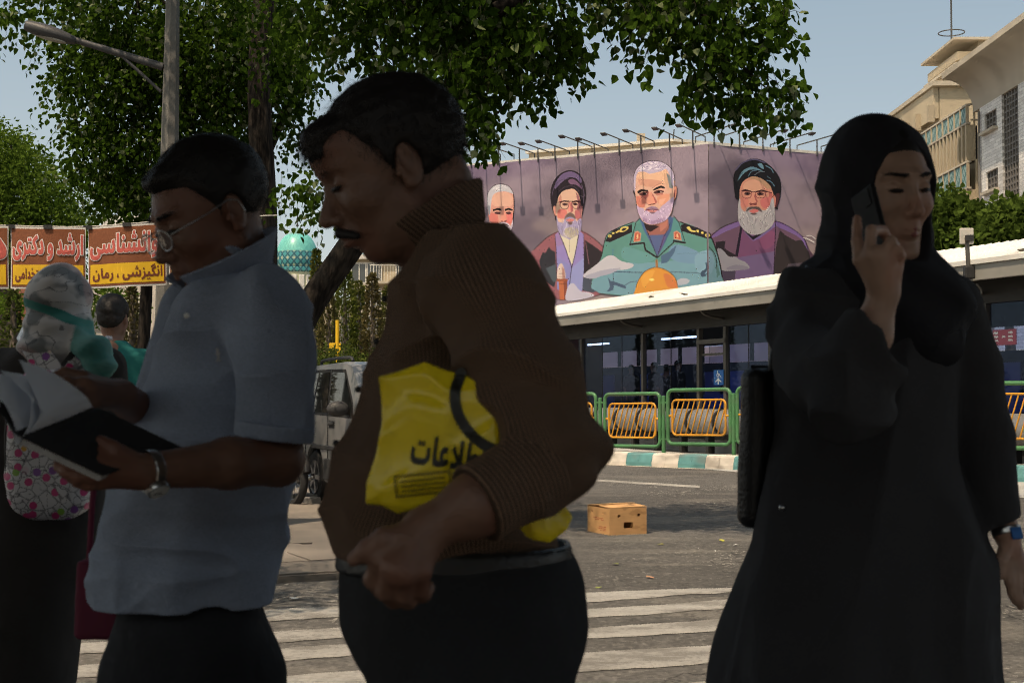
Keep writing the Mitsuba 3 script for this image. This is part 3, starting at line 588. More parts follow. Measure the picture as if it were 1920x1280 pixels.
# third: grey-haired man in green uniform
G1, G2 = (92, 138, 132), (112, 150, 166)
portrait('portrait', [
    ('s', [(20, 1230), (50, 900), (75, 780), (120, 690), (330, 600), (480, 640), (750, 600), (960, 690), (1030, 780), (1080, 950), (1105, 1090), (1060, 1230)], G1),
    ('s', [(25, 1230), (45, 1020), (200, 960), (420, 960), (700, 940), (960, 900), (1040, 860), (1085, 1000), (1100, 1090), (1050, 1230)], G2), ('s', [(250, 820), (430, 870), (520, 930), (380, 970), (230, 920)], (100, 146, 148)), ('s', [(700, 800), (900, 860), (960, 960), (760, 960), (640, 900)], (110, 142, 170)),
    ('p', [(1000, 830), (1030, 860), (1090, 1060), (1060, 1100), (1050, 960)], (92, 128, 130)), ('s', [(880, 900), (1000, 850), (1040, 950), (1000, 1060), (900, 1040)], (122, 156, 176)),
    ('c', [(52, 880), (72, 780), (120, 690), (330, 600)], K, 7), ('c', [(750, 600), (960, 690), (1030, 780), (1085, 960), (1105, 1085)], K, 10), ('c', [(995, 825), (1040, 880), (1060, 960), (1050, 1010)], K, 6),
    ('p', [(575, 900), (650, 860), (720, 800), (690, 880), (630, 960), (580, 970)], (76, 100, 128)),
    ('s', [(930, 1080), (935, 1040), (975, 1010), (970, 960), (985, 970), (988, 1020), (965, 1060), (995, 1050), (960, 1085)], (60, 78, 100)), ('s', [(100, 1090), (125, 1120), (160, 1130), (255, 1165), (250, 1190), (160, 1160), (150, 1200), (95, 1215), (120, 1170)], (74, 92, 116)), ('c', [(255, 1160), (300, 1135), (360, 1125)], (74, 92, 116), 6),
    ('l', [(150, 1050), (148, 1200)], (64, 80, 104), 5), ('l', [(145, 1042), (420, 1048)], (64, 80, 104), 7), ('l', [(660, 1044), (880, 1050), (935, 1060)], (64, 80, 104), 6), ('l', [(720, 880), (1000, 876)], (96, 128, 150), 4), ('l', [(148, 840), (146, 900)], (70, 110, 160), 5),
    ('p', [(380, 570), (430, 560), (660, 545), (690, 590), (700, 720), (545, 910), (440, 760)], (76, 92, 132)),
    ('p', [(430, 600), (640, 570), (650, 660), (600, 716), (465, 716), (440, 660)], (150, 98, 92)), ('p', [(410, 600), (560, 640), (480, 690), (440, 660)], (48, 34, 38)), ('p', [(560, 600), (640, 570), (630, 640), (570, 690)], (176, 116, 104)),
    ('p', [(440, 720), (600, 712), (545, 900)], (86, 98, 140)), ('p', [(540, 900), (600, 712), (622, 730), (570, 860)], (96, 84, 130)),
    ('p', [(385, 570), (355, 600), (305, 790), (420, 775), (440, 850), (545, 912), (470, 760), (410, 640)], (88, 134, 130)), ('p', [(690, 548), (735, 600), (785, 780), (690, 780), (545, 910), (620, 770), (668, 640)], (88, 136, 138)), ('p', [(385, 570), (410, 570), (440, 660), (480, 760), (430, 690)], (74, 100, 140)), ('p', [(668, 560), (690, 560), (665, 680), (610, 780), (640, 680)], (70, 92, 132)),
    ('l', [(385, 570), (355, 600), (303, 790)], K, 6), ('l', [(300, 800), (425, 785), (438, 850), (540, 915)], K, 14), ('l', [(690, 548), (735, 600), (790, 775)], K, 6), ('l', [(790, 785), (690, 768)], K, 16), ('l', [(690, 780), (545, 915)], K, 9), ('l', [(430, 620), (470, 720), (540, 905)], K, 5), ('l', [(660, 610), (600, 740), (545, 905)], K, 4),
    ('p', [(340, 690), (368, 678), (400, 700), (392, 772), (330, 778)], (196, 140, 120)), ('p', [(348, 700), (370, 692), (390, 708), (384, 762), (340, 766)], (176, 84, 66)), ('p', [(362, 708), (376, 706), (374, 750), (356, 752)], (214, 178, 140)), ('p', [(688, 690), (715, 676), (752, 700), (760, 765), (690, 750)], (196, 140, 120)), ('p', [(698, 700), (716, 690), (742, 708), (750, 754), (700, 742)], (176, 84, 66)), ('p', [(712, 706), (728, 704), (734, 738), (716, 738)], (214, 178, 140)),
    ('p', [(80, 770), (105, 715), (160, 670), (318, 620), (318, 690), (120, 780)], (38, 34, 40)), ('p', [(755, 625), (790, 618), (900, 650), (1005, 700), (1018, 745), (980, 745), (760, 680)], (38, 34, 40)),
    ('e', (120, 725, 16, 14), (206, 186, 110)), ('e', (150, 700, 12, 10), (206, 186, 110)), ('p', [(170, 690), (205, 668), (200, 690), (178, 702)], (206, 186, 110)), ('s', [(205, 680), (225, 645), (280, 640), (285, 660), (250, 685), (215, 692)], (206, 186, 110)), ('s', [(225, 672), (240, 655), (268, 654), (262, 668), (240, 680)], (50, 44, 44)), ('e', (118, 726, 6, 5), (50, 44, 44)),
    ('s', [(805, 650), (830, 640), (850, 670), (885, 678), (880, 690), (835, 682)], (206, 186, 110)), ('p', [(890, 670), (915, 672), (912, 696), (895, 690)], (206, 186, 110)), ('e', (945, 695, 13, 11), (206, 186, 110)), ('e', (985, 718, 17, 14), (206, 186, 110)), ('e', (986, 719, 7, 6), (50, 44, 44)),
    # head
    ('s', [(328, 320), (340, 330), (345, 350), (334, 352)], K), ('s', [(690, 320), (708, 280), (720, 300), (714, 370), (690, 410)], (198, 136, 120)), ('c', [(694, 296), (710, 280), (721, 302), (712, 380), (690, 412)], K, 4), ('p', [(696, 320), (708, 310), (704, 370), (692, 390)], (140, 76, 74)),
    ('s', [(334, 250), (338, 180), (375, 110), (440, 70), (500, 58), (580, 66), (650, 105), (690, 160), (698, 230), (690, 420), (668, 520), (610, 590), (500, 625), (420, 600), (375, 530), (355, 420), (345, 340)], (212, 168, 150)),
    ('c', [(334, 250), (338, 180), (375, 110), (440, 70), (500, 58), (580, 66), (650, 105), (690, 160), (698, 230)], K, 5), ('c', [(345, 340), (356, 430), (375, 530), (420, 602), (500, 628), (610, 592), (670, 520), (690, 420)], K, 4),
    ('s', [(370, 160), (420, 130), (620, 140), (640, 260), (600, 270), (440, 290), (375, 250)], (222, 178, 150)), ('p', [(370, 215), (520, 225), (600, 240), (560, 280), (470, 290), (380, 270)], (206, 152, 132)), ('p', [(595, 160), (635, 170), (655, 300), (640, 330), (610, 240)], (206, 164, 138)),
    ('p', [(628, 165), (670, 200), (686, 300), (655, 300)], (120, 126, 132)), ('p', [(655, 150), (690, 200), (694, 290), (672, 260)], (176, 166, 190)),
    ('p', [(355, 370), (420, 365), (450, 400), (430, 470), (380, 470), (358, 430)], (200, 124, 110)), ('p', [(540, 380), (600, 350), (660, 350), (640, 420), (580, 460), (550, 430)], (216, 150, 126)), ('p', [(560, 400), (620, 390), (590, 450), (560, 450)], (226, 170, 146)),
    ('p', [(440, 345), (490, 330), (520, 380), (545, 420), (520, 440), (470, 445), (440, 430), (455, 390)], (216, 150, 130)), ('p', [(440, 430), (470, 445), (530, 432), (520, 446), (470, 452)], (110, 56, 58)), ('p', [(490, 335), (510, 360), (545, 420), (530, 440), (515, 400)], (178, 104, 96)), ('p', [(448, 320), (470, 330), (465, 370), (440, 400), (420, 385)], (160, 90, 86)),
    ('s', [(335, 250), (340, 180), (375, 112), (440, 72), (500, 60), (580, 68), (648, 107), (688, 162), (696, 230), (660, 190), (625, 130), (580, 150), (480, 172), (430, 155), (375, 160), (355, 210), (350, 290), (345, 340)], (186, 172, 196)), ('hair', [(345, 180), (440, 76), (580, 72), (640, 110), (560, 148), (440, 150), (370, 150)], (222, 212, 226), 60, 70, -20, 4), ('hair', [(345, 180), (440, 76), (580, 72), (640, 110), (560, 148), (440, 150)], (150, 136, 168), 40, 60, -15, 3),
    ('p', [(365, 330), (400, 308), (462, 318), (466, 334), (410, 330), (375, 350)], (36, 26, 28)), ('p', [(500, 320), (530, 296), (580, 276), (612, 290), (614, 304), (575, 298), (525, 318)], (36, 26, 28)), ('c', [(500, 300), (560, 262), (610, 260)], (170, 110, 100), 4),
    ('s', [(382, 352), (410, 336), (456, 338), (455, 356), (420, 366), (390, 362)], (86, 50, 52)), ('s', [(512, 336), (545, 318), (590, 320), (606, 334), (560, 346), (525, 348)], (92, 56, 56)), ('e', (430, 348, 12, 10), (20, 14, 16)), ('e', (556, 331, 12, 9), (20, 14, 16)), ('e', (448, 350, 5, 4), (196, 180, 176)), ('e', (576, 333, 6, 4), (206, 186, 180)), ('p', [(390, 368), (440, 366), (450, 380), (400, 380)], (178, 104, 98)), ('p', [(520, 352), (590, 344), (600, 356), (540, 366)], (186, 116, 106)),
    ('s', [(362, 455), (385, 470), (420, 480), (435, 500), (480, 462), (530, 466), (560, 492), (575, 470), (640, 415), (690, 380), (684, 450), (660, 530), (610, 590), (500, 622), (425, 598), (378, 530)], (186, 164, 194)),
    ('s', [(420, 560), (500, 590), (600, 560), (600, 592), (500, 620), (430, 598)], (158, 130, 166)), ('hair', [(372, 480), (440, 500), (560, 500), (684, 420), (655, 530), (600, 590), (500, 618), (420, 592)], (220, 200, 222), 80, 50, 80, 4), ('hair', [(372, 480), (440, 520), (560, 520), (684, 430), (655, 530), (600, 590), (500, 618), (420, 592)], (142, 116, 156), 50, 44, 85, 3),
    ('s', [(432, 502), (450, 478), (490, 462), (540, 470), (562, 498), (545, 494), (490, 484), (445, 496)], (150, 120, 140)), ('p', [(440, 490), (500, 484), (560, 494), (556, 500), (500, 492), (445, 500)], (110, 44, 56)), ('s', [(455, 502), (500, 496), (545, 504), (500, 514)], (196, 128, 124)), ('s', [(475, 514), (500, 510), (525, 516), (500, 530)], (112, 88, 104)),
    # clouds, golden dome
    ('s', [(-120, 1080), (-60, 1020), (-30, 1000), (20, 960), (90, 905), (150, 898), (210, 940), (250, 955), (320, 970), (328, 995), (270, 1020), (180, 1030), (120, 1060), (40, 1080), (-40, 1105)], (186, 184, 194)), ('s', [(-100, 1082), (-20, 1050), (100, 1020), (220, 1010), (120, 1060), (40, 1080), (-40, 1105)], (160, 160, 178)),
    ('s', [(700, 1140), (740, 1105), (790, 1098), (830, 1120), (800, 1150), (720, 1160)], (168, 172, 186)),
    ('p', [(528, 1010), (526, 945), (534, 930), (545, 935), (550, 1005)], (168, 124, 84)), ('l', [(538, 935), (540, 1005)], (90, 56, 44), 4),
    ('s', [(350, 1190), (365, 1130), (420, 1050), (490, 1012), (560, 1008), (640, 1040), (700, 1100), (722, 1170), (710, 1240), (360, 1260)], (206, 142, 66)), ('s', [(600, 1060), (660, 1070), (712, 1140), (715, 1180), (640, 1180), (610, 1120)], (196, 118, 72)), ('s', [(400, 1100), (460, 1040), (520, 1030), (480, 1110), (420, 1180)], (216, 158, 76)), ('s', [(470, 1110), (500, 1098), (515, 1112), (490, 1125)], (226, 206, 120)), ('c', [(352, 1180), (368, 1128), (422, 1048), (492, 1009), (560, 1005), (642, 1037), (702, 1098), (722, 1160)], (80, 52, 40), 5),
], 4.74, 1120, 290, LD, LN, 'printed portrait of a stern grey haired man in green uniform above a golden dome', .065)
# fourth, on the right-hand face: white beard, black turban, purple robe
portrait('portrait', [
    ('s', [(-10, 850), (100, 770), (280, 690), (640, 690), (760, 740), (900, 840), (960, 960), (1010, 1180), (-40, 1260), (40, 1000)], (112, 86, 108)),
    ('s', [(30, 830), (120, 760), (280, 695), (300, 730), (160, 790), (40, 850)], (128, 104, 160)), ('s', [(640, 690), (760, 742), (900, 842), (950, 970), (930, 960), (880, 860), (760, 790), (650, 740)], (128, 104, 164)),
    ('p', [(60, 890), (155, 880), (145, 950), (180, 975), (260, 1020), (255, 1060), (60, 1200), (70, 1000)], (48, 42, 50)), ('p', [(110, 1150), (250, 1170), (250, 1260), (100, 1260)], (76, 68, 88)), ('p', [(680, 780), (740, 830), (830, 880), (890, 870), (960, 990), (1000, 1180), (615, 1230), (640, 940)], (58, 52, 56)), ('p', [(760, 1100), (990, 1080), (1000, 1200), (700, 1230)], (92, 84, 96)),
    ('p', [(300, 740), (640, 690), (632, 900), (615, 1230), (240, 1260), (285, 960)], (122, 82, 118)), ('p', [(270, 1040), (625, 980), (615, 1230), (240, 1260)], (116, 98, 138)), ('s', [(480, 820), (620, 790), (630, 900), (520, 960)], (136, 84, 120)), ('p', [(330, 790), (460, 850), (640, 700), (640, 740), (480, 860), (420, 880)], (126, 108, 160)),
    ('p', [(300, 740), (322, 735), (275, 1030), (248, 1020)], (40, 34, 50)), ('p', [(310, 760), (420, 840), (600, 720), (590, 760), (420, 872)], (34, 28, 40)), ('l', [(640, 695), (632, 900), (616, 1230)], (44, 34, 54), 7), ('c', [(30, 825), (120, 752), (280, 690)], K, 6), ('c', [(640, 690), (760, 740), (900, 842), (950, 960)], (54, 40, 76), 7),
    ('s', [(236, 300), (250, 220), (300, 150), (370, 105), (440, 92), (510, 105), (590, 160), (660, 240), (694, 330), (690, 440), (660, 550), (630, 570), (290, 490), (250, 430)], (30, 30, 36)),
    ('s', [(285, 295), (320, 215), (400, 172), (460, 180), (520, 215), (460, 200), (390, 200), (330, 240)], (104, 140, 160)), ('s', [(470, 145), (510, 138), (530, 190), (500, 180)], (104, 140, 160)), ('c', [(260, 200), (330, 130), (440, 100), (540, 130)], (86, 82, 112), 12), ('c', [(550, 160), (600, 190), (620, 225)], (96, 128, 150), 9), ('c', [(380, 260), (410, 215), (470, 200)], (96, 128, 150), 6), ('c', [(440, 250), (480, 222), (535, 218)], (110, 120, 132), 6), ('c', [(560, 300), (600, 315), (630, 355)], (96, 128, 150), 8), ('c', [(560, 260), (595, 285)], (84, 110, 128), 6), ('c', [(280, 300), (300, 250), (330, 225)], (66, 92, 104), 7), ('s', [(640, 440), (680, 430), (665, 520), (635, 560)], (86, 50, 58)),
    ('s', [(292, 460), (300, 370), (330, 310), (400, 268), (460, 268), (540, 310), (600, 380), (622, 450), (615, 560), (560, 660), (360, 660), (300, 570)], (206, 144, 126)),
    ('s', [(400, 270), (470, 268), (545, 308), (600, 370), (560, 380), (500, 330), (430, 340)], (186, 146, 120)), ('s', [(340, 330), (420, 290), (500, 320), (520, 380), (440, 410), (340, 390)], (218, 164, 140)), ('p', [(575, 400), (610, 420), (612, 520), (580, 500)], (188, 108, 104)), ('s', [(305, 470), (370, 470), (380, 530), (340, 560), (305, 540)], (210, 134, 122)), ('s', [(500, 480), (590, 460), (595, 540), (540, 570), (500, 540)], (204, 118, 116)),
    ('p', [(400, 440), (440, 440), (460, 510), (460, 538), (400, 540), (382, 520)], (214, 148, 130)), ('p', [(384, 515), (420, 520), (462, 512), (456, 542), (420, 536), (396, 540)], (132, 72, 72)), ('p', [(430, 440), (446, 440), (470, 510), (456, 516)], (170, 98, 92)),
    ('p', [(318, 396), (350, 384), (408, 402), (406, 414), (350, 400), (320, 410)], (60, 40, 42)), ('p', [(450, 404), (510, 388), (560, 404), (556, 416), (505, 402), (452, 416)], (60, 40, 42)), ('s', [(338, 424), (366, 412), (400, 424), (390, 440), (355, 442)], (82, 54, 56)), ('s', [(462, 426), (490, 414), (526, 424), (515, 442), (480, 444)], (82, 54, 56)), ('e', (370, 427, 10, 9), (20, 14, 16)), ('e', (492, 428, 10, 9), (20, 14, 16)),
    ('c', [(316, 402), (318, 440), (340, 470), (390, 468), (408, 440), (410, 412)], (128, 52, 62), 5), ('c', [(446, 412), (450, 445), (474, 468), (530, 464), (546, 436), (545, 408)], (128, 52, 62), 5), ('l', [(316, 400), (410, 410), (446, 412), (545, 406), (604, 420)], (74, 36, 44), 7),
    ('s', [(606, 470), (625, 440), (645, 470), (640, 540), (618, 560)], (198, 130, 118)), ('c', [(612, 460), (628, 440), (646, 470), (640, 545)], K, 4),
    ('s', [(284, 500), (300, 480), (306, 560), (345, 600), (370, 560), (420, 552), (480, 556), (520, 590), (575, 560), (600, 480), (622, 480), (632, 600), (628, 690), (580, 760), (500, 810), (420, 822), (350, 790), (290, 710), (276, 610)], (176, 172, 178)),
    ('hair', [(284, 520), (300, 580), (400, 640), (500, 640), (600, 520), (626, 620), (620, 690), (500, 800), (420, 812), (350, 780), (292, 700)], (214, 210, 212), 110, 90, 92, 4), ('hair', [(284, 540), (300, 600), (400, 650), (500, 650), (600, 560), (626, 640), (610, 690), (500, 800), (420, 812), (350, 780), (292, 700)], (128, 120, 134), 90, 80, 92, 3),
    ('s', [(356, 600), (380, 560), (420, 552), (480, 556), (512, 605), (470, 588), (420, 574), (385, 585)], (92, 78, 80)), ('s', [(385, 596), (430, 574), (480, 592), (430, 614)], (206, 120, 118)), ('s', [(395, 618), (430, 612), (465, 618), (430, 632)], (96, 82, 84)),
    ('s', [(76, 960), (110, 955), (140, 980), (190, 1030), (250, 1032), (290, 1060), (340, 1080), (380, 1120), (375, 1150), (300, 1160), (240, 1165), (150, 1168), (105, 1150), (90, 1060)], (150, 148, 160)), ('s', [(160, 1150), (240, 1110), (340, 1120), (376, 1148), (300, 1160)], (134, 130, 148)),
    ('c', [(905, 850), (950, 862), (1010, 895)], (214, 212, 214), 9), ('c', [(940, 832), (980, 830), (1020, 860)], (206, 204, 208), 8),
], 5.12, 1330, 280, RD, RN, 'printed portrait of a white bearded man in black turban and purple robe', .05)
# first, partly behind the shoulder of the man in brown (coordinates: photograph pixels x 4 from 900, 330)
portrait('portrait', [
    ('s', [(0, 560), (60, 480), (230, 470), (300, 520), (420, 700), (420, 900), (-80, 900)], (86, 74, 96)), ('p', [(90, 480), (200, 470), (170, 640), (120, 620)], (196, 190, 196)), ('c', [(0, 560), (60, 480)], K, 6), ('c', [(230, 470), (310, 530), (420, 700)], K, 6),
    ('s', [(58, 200), (62, 140), (100, 80), (160, 62), (220, 80), (254, 140), (258, 240), (250, 330), (225, 410), (170, 450), (110, 420), (72, 330)], (206, 150, 136)), ('c', [(58, 200), (62, 140), (100, 80), (160, 62), (220, 80), (254, 140), (258, 240), (250, 330)], K, 5),
    ('s', [(100, 140), (200, 120), (246, 160), (244, 220), (170, 230), (100, 220)], (216, 168, 150)), ('s', [(70, 280), (130, 290), (140, 350), (100, 380), (76, 340)], (206, 122, 114)), ('s', [(200, 290), (246, 280), (240, 350), (200, 370)], (214, 120, 116)),
    ('s', [(58, 220), (62, 140), (100, 82), (160, 64), (220, 82), (252, 135), (200, 118), (130, 125), (95, 160), (84, 240), (74, 300)], (186, 182, 192)), ('hair', [(66, 160), (110, 84), (170, 66), (230, 96), (180, 112), (110, 130)], (220, 216, 222), 30, 44, -25, 3),
    ('p', [(100, 252), (140, 240), (166, 250), (164, 262), (130, 256), (102, 266)], (34, 26, 28)), ('p', [(190, 250), (220, 240), (250, 252), (248, 262), (215, 256), (192, 264)], (34, 26, 28)), ('s', [(112, 278), (138, 268), (160, 280), (138, 290)], (84, 50, 54)), ('s', [(196, 278), (220, 268), (240, 280), (220, 290)], (84, 50, 54)),
    ('p', [(168, 262), (192, 262), (206, 330), (180, 344), (158, 334)], (218, 146, 130)), ('p', [(158, 334), (180, 342), (206, 330), (200, 346), (170, 350)], (130, 66, 68)),
    ('s', [(74, 330), (100, 380), (130, 390), (140, 360), (180, 346), (220, 360), (232, 380), (250, 330), (240, 400), (175, 452), (110, 420)], (196, 184, 200)), ('s', [(136, 380), (180, 354), (222, 378), (180, 370)], (96, 78, 82)), ('s', [(150, 384), (182, 378), (212, 386), (180, 396)], (196, 110, 116)),
], 4.0, 900, 330, LD, LN, 'printed portrait of a grey haired man partly behind the shoulder of the man in brown')
# sign lamps along the top edge
ords = ('first', 'second', 'third', 'fourth', 'fifth', 'sixth', 'seventh', 'eighth', 'ninth', 'tenth', 'eleventh', 'twelfth')
lamp_names = {'left': [f'thin floodlight arm along the left top edge of the wall banner, {o} from the left' for o in ords], 'right': [f'thin floodlight arm along the right top edge of the wall banner, {o} past the fold' for o in ords]}
mat('lamp_grey', (.09, .09, .09), .5, metallic=.4)
def sign_lamp(base, N, i, side, turned=False):
    t = thing('sign_lamp', lamp_names[side][i], 'lamp', f'floodlight arms above the {side} part of the banner')
    z0, z1 = MT - .1, MT + .52
    f, r = base + N * .05, base - N * 1.3
    j = rng.normal() * .04
    part(t, 'front_post', tube([f + A([0, 0, z0]), f + A([0, 0, z1 + j])], .032, 6), 'lamp_grey')
    part(t, 'rear_post', tube([r + A([0, 0, z0]), r + A([0, 0, z1 + j - .02])], .024, 6), 'lamp_grey')
    tip = base + N * 1.45 + A([0, 0, z1 + .03 + j])
    part(t, 'arm', tube([r + A([0, 0, z1 + j]), tip], .026, 6), 'lamp_grey')
    s_ = A([-N[1], N[0], 0]); R = np.column_stack([s_, N, [0, 0, 1]])
    part(t, 'head', rbox(tip + N * .06 + A([0, 0, -.06]), (.22, .24, .05), .012, R @ rotx(.3)), 'lamp_grey')
px_l = [884, 910, 936, 975, 1010, 1042, 1085, 1116, 1163, 1204, 1258]
for i, px in enumerate(px_l): sign_lamp(MC + LD * onwall(px, LD), LN, i, 'left')
for px in [1302]: sign_lamp(MC + LD * onwall(px, LD), LN, 11, 'left')
for i, px in enumerate((1340, 1388, 1432, 1483, 1534, 1580)): sign_lamp(MC + RD * onwall(px, RD), RN, i, 'right')
part(mb, 'roof_rod', tube([at(1262, 262, 60), at(1264, 243, 60)], .03, 6), 'lamp_grey')

# ------------------------------------------------------------------ buildings on the right
def bricks(p, n, uv):
    row = dr.floor(p.z / .115); u = p.y / .42 + .5 * (row - 2 * dr.floor(row / 2)); col = dr.floor(u)
    fz, fu = p.z / .115 - row, u - col
    mort = mikit.smoothstep(.16, .06, fz) + mikit.smoothstep(.04, .015, fu)
    r_ = mikit.cell_rand(row, col)
    c = mi.Color3f(.74, .73, .71) * (.82 + .26 * r_) * (1 - .22 * mikit.smoothstep(.5, .75, mikit.fbm(p.y * .8, p.z * .25, 2, 3)))
    return mikit.mix(c, mi.Color3f(.30, .29, .28), dr.clip(mort, 0, 1) * .75)
scene['white_brick'] = {'type': 'twosided', 'bsdf': {'type': 'principled', 'base_color': mikit.proc(bricks), 'roughness': .8}}
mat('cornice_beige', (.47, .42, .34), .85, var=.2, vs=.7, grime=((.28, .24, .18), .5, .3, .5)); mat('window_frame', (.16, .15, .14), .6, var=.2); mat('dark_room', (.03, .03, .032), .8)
mat('beige_wall', (.44, .375, .27), .9, bump=(.004, 20), var=.18, vs=.5, grime=((.30, .24, .16), .45, .25, .55)); mat('beige_shade', (.40, .34, .25), .9, var=.2, vs=.6, grime=((.22, .17, .12), .6, .25, .6))
scene['facade_glass'] = {'type': 'twosided', 'bsdf': {'type': 'principled', 'base_color': {'type': 'rgb', 'value': [.05, .055, .06]}, 'roughness': .12, 'specular': .9}}
X0 = (1843 - 960) / 2667.0 * 50.6
def ya(px, X=None): return (X0 if X is None else X) * 2667.0 / (px - 960)
def za(py, y): return at(960, py, y)[2]
wb = thing('white_brick_building', 'white brick building with curved beige cornice and tall grid window at the right edge', 'building')
yE, yN = ya(1843), 30.0; zr = za(145, ya(1830)) - .05
# openings
ops = []
for p0, p1, q0, q1 in ((1852, 1875, 216, 249), (1853, 1876, 324, 361)):
    ops.append((ya(p1), ya(p0), za(q1, ya(p0)), za(q0, ya(p0))))
big = (ya(1916), ya(1885), za(400, ya(1885)), za(138, ya(1885)))
ops2 = ops + [big, (ya(2010), ya(1960), 9.0, 11), (ya(2010), ya(1960), 5.0, 7)]
wall = sbox(yN, 0, yE, zr)
for o in ops2: wall = wall.difference(sbox(o[0], o[2], o[1], o[3]))
part(wb, 'wall', extrude(wall, .3, (X0, 0, 0), (0, 1, 0), (0, 0, 1)), 'white_brick')
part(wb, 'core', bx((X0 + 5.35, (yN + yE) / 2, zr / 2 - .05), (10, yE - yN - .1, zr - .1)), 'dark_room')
part(wb, 'end_wall', bx((X0 + 5.6, yE + .02, zr / 2), (10.6, .1, zr)), 'white_brick')
R_ = 1.1; prof = [(X0 + .3, zr - 1.25)] + [(X0 - R_ * (1 - math.cos(t)) + .0, zr - 1.25 + 1.2 * math.sin(t)) for t in np.linspace(0, math.pi / 2, 10)] + [(X0 - R_ - .03, zr - .05), (X0 - R_ - .03, zr + .16), (X0 + 10, zr + .5), (X0 + 10, zr)]
part(wb, 'cornice', extrude(Polygon(prof), yE - yN + .9, (0, yE + .7, 0), (1, 0, 0), (0, 0, 1), (0, -1, 0)), 'cornice_beige', 40)
for o in ops2:
    w = part(wb, 'window', (A([(X0 + .17, o[0], o[2]), (X0 + .17, o[1], o[2]), (X0 + .17, o[1], o[3]), (X0 + .17, o[0], o[3])]), A([[0, 1, 2, 3]])), 'facade_glass')
    nv, nh = (6, 21) if o is big else (4, 3)
    fr = [bx((X0 + .12, o[0] + (o[1] - o[0]) * i / nv, (o[2] + o[3]) / 2), (.1, .06, o[3] - o[2] - .02)) for i in range(nv + 1)] + [bx((X0 + .125, (o[0] + o[1]) / 2, o[2] + (o[3] - o[2]) * i / nh), (.085, o[1] - o[0] - .02, .055)) for i in range(nh + 1)]
    part(w, 'frame', cat(fr), 'window_frame')
    part(w, 'sill', bx((X0 - .03, (o[0] + o[1]) / 2, o[2] - .06), (.28, o[1] - o[0] + .24, .1)), 'cornice_beige')
part(wb, 'roof_box', bx((X0 + 2.0, 41.5, zr + 1.0), (1.6, 2.0, 1.2)), 'cornice_beige'); part(wb, 'roof_tank', tube([(X0 + 1.5, 47.5, zr + .6), (X0 + 2.8, 47.5, zr + .6)], .45, 16), 'white_trim', 40)
part(wb, 'drain_pipe', tube(smooth_path([(X0 - .08, yE - .15, zr - 1.4), (X0 - .08, yE - .15, 8.6), (X0 - .1, yE - .5, 7.2), (X0 - .08, yE - 1.3, 5.6), (X0 - .08, yE - 1.3, 3)], 5), .045, 8), 'window_frame', True)
# beige building behind
bb = thing('beige_building', 'stepped beige concrete building with teal balcony panels and a rooftop mast on the right', 'building')
XB = (1768 - 960) / 2667.0 * 58.0; yB0 = 58.0; yB1 = 70.0
zt = za(163, yB0)
part(bb, 'wall', bx((XB + 6, (yB0 + yB1) / 2, zt / 2), (12, yB1 - yB0, zt)), 'beige_wall')
part(bb, 'roof_edge', bx((XB + 5.9, (yB0 + yB1) / 2 - .06, zt + .10), (12.5, yB1 - yB0 + .4, .19)), 'cornice_beige')
zp0, zp1 = za(262, yB0) + .0, zt
part(bb, 'balcony_front', bx((XB - .14, yB0 + 6.0, (za(222, yB0) + zt) / 2), (.22, 11.9, zt - za(222, yB0) - .02)), 'beige_wall')
for i in range(6):
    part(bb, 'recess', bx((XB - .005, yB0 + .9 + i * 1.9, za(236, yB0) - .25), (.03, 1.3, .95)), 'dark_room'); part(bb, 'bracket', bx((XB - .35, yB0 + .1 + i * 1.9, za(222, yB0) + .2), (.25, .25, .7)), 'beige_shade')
XT = (1803 - 960) / 2667.0 * 60.0 + .9; zT = za(76, 60.0)
part(bb, 'tower', bx((XT + 4, 62.3, (zt + zT) / 2), (8, 4.5, zT - zt)), 'beige_wall')
part(bb, 'tower_roof', bx((XT + 3.6, 62.3, zT + .06), (9.4, 4.9, .11)), 'cornice_beige')
zl0, zl1 = za(142, 60), za(118, 60)
part(bb, 'tower_balcony', bx((XT - .46, 62.2, (za(115, 60) + zT) / 2 - .2), (.9, 4.3, zT - za(116, 60) - .55)), 'beige_wall'); part(bb, 'balcony_slab', bx((XT - .5, 62.2, za(120, 60) - .02), (1.1, 4.7, .12)), 'cornice_beige')
for i in range(4):
    w = part(bb, 'window', bx((XT - .02, 60.7 + i * 1.1, (za(157, 60) + za(124, 60)) / 2), (.06, .9, 1.0)), 'facade_glass'); part(w, 'frame', cat(*[bx((XT - .055, 60.7 + i * 1.1 + k * .43, (za(157, 60) + za(124, 60)) / 2), (.03, .07, 1.0)) for k in (-1, 0, 1)]), 'window_frame')
m0 = A([XT - 1.0, 60.5, zT])
part(bb, 'mast', tube([m0, m0 + A([0, 0, 3.6])], .04, 6), 'lamp_grey'); part(bb, 'antenna_ring', tube(dens(A([(m0[0] + .55 * math.cos(a), m0[1] + .55 * math.sin(a), zT + .45) for a in np.linspace(0, 2 * math.pi, 20)[:-1]])), .025, 6, True), 'lamp_grey')
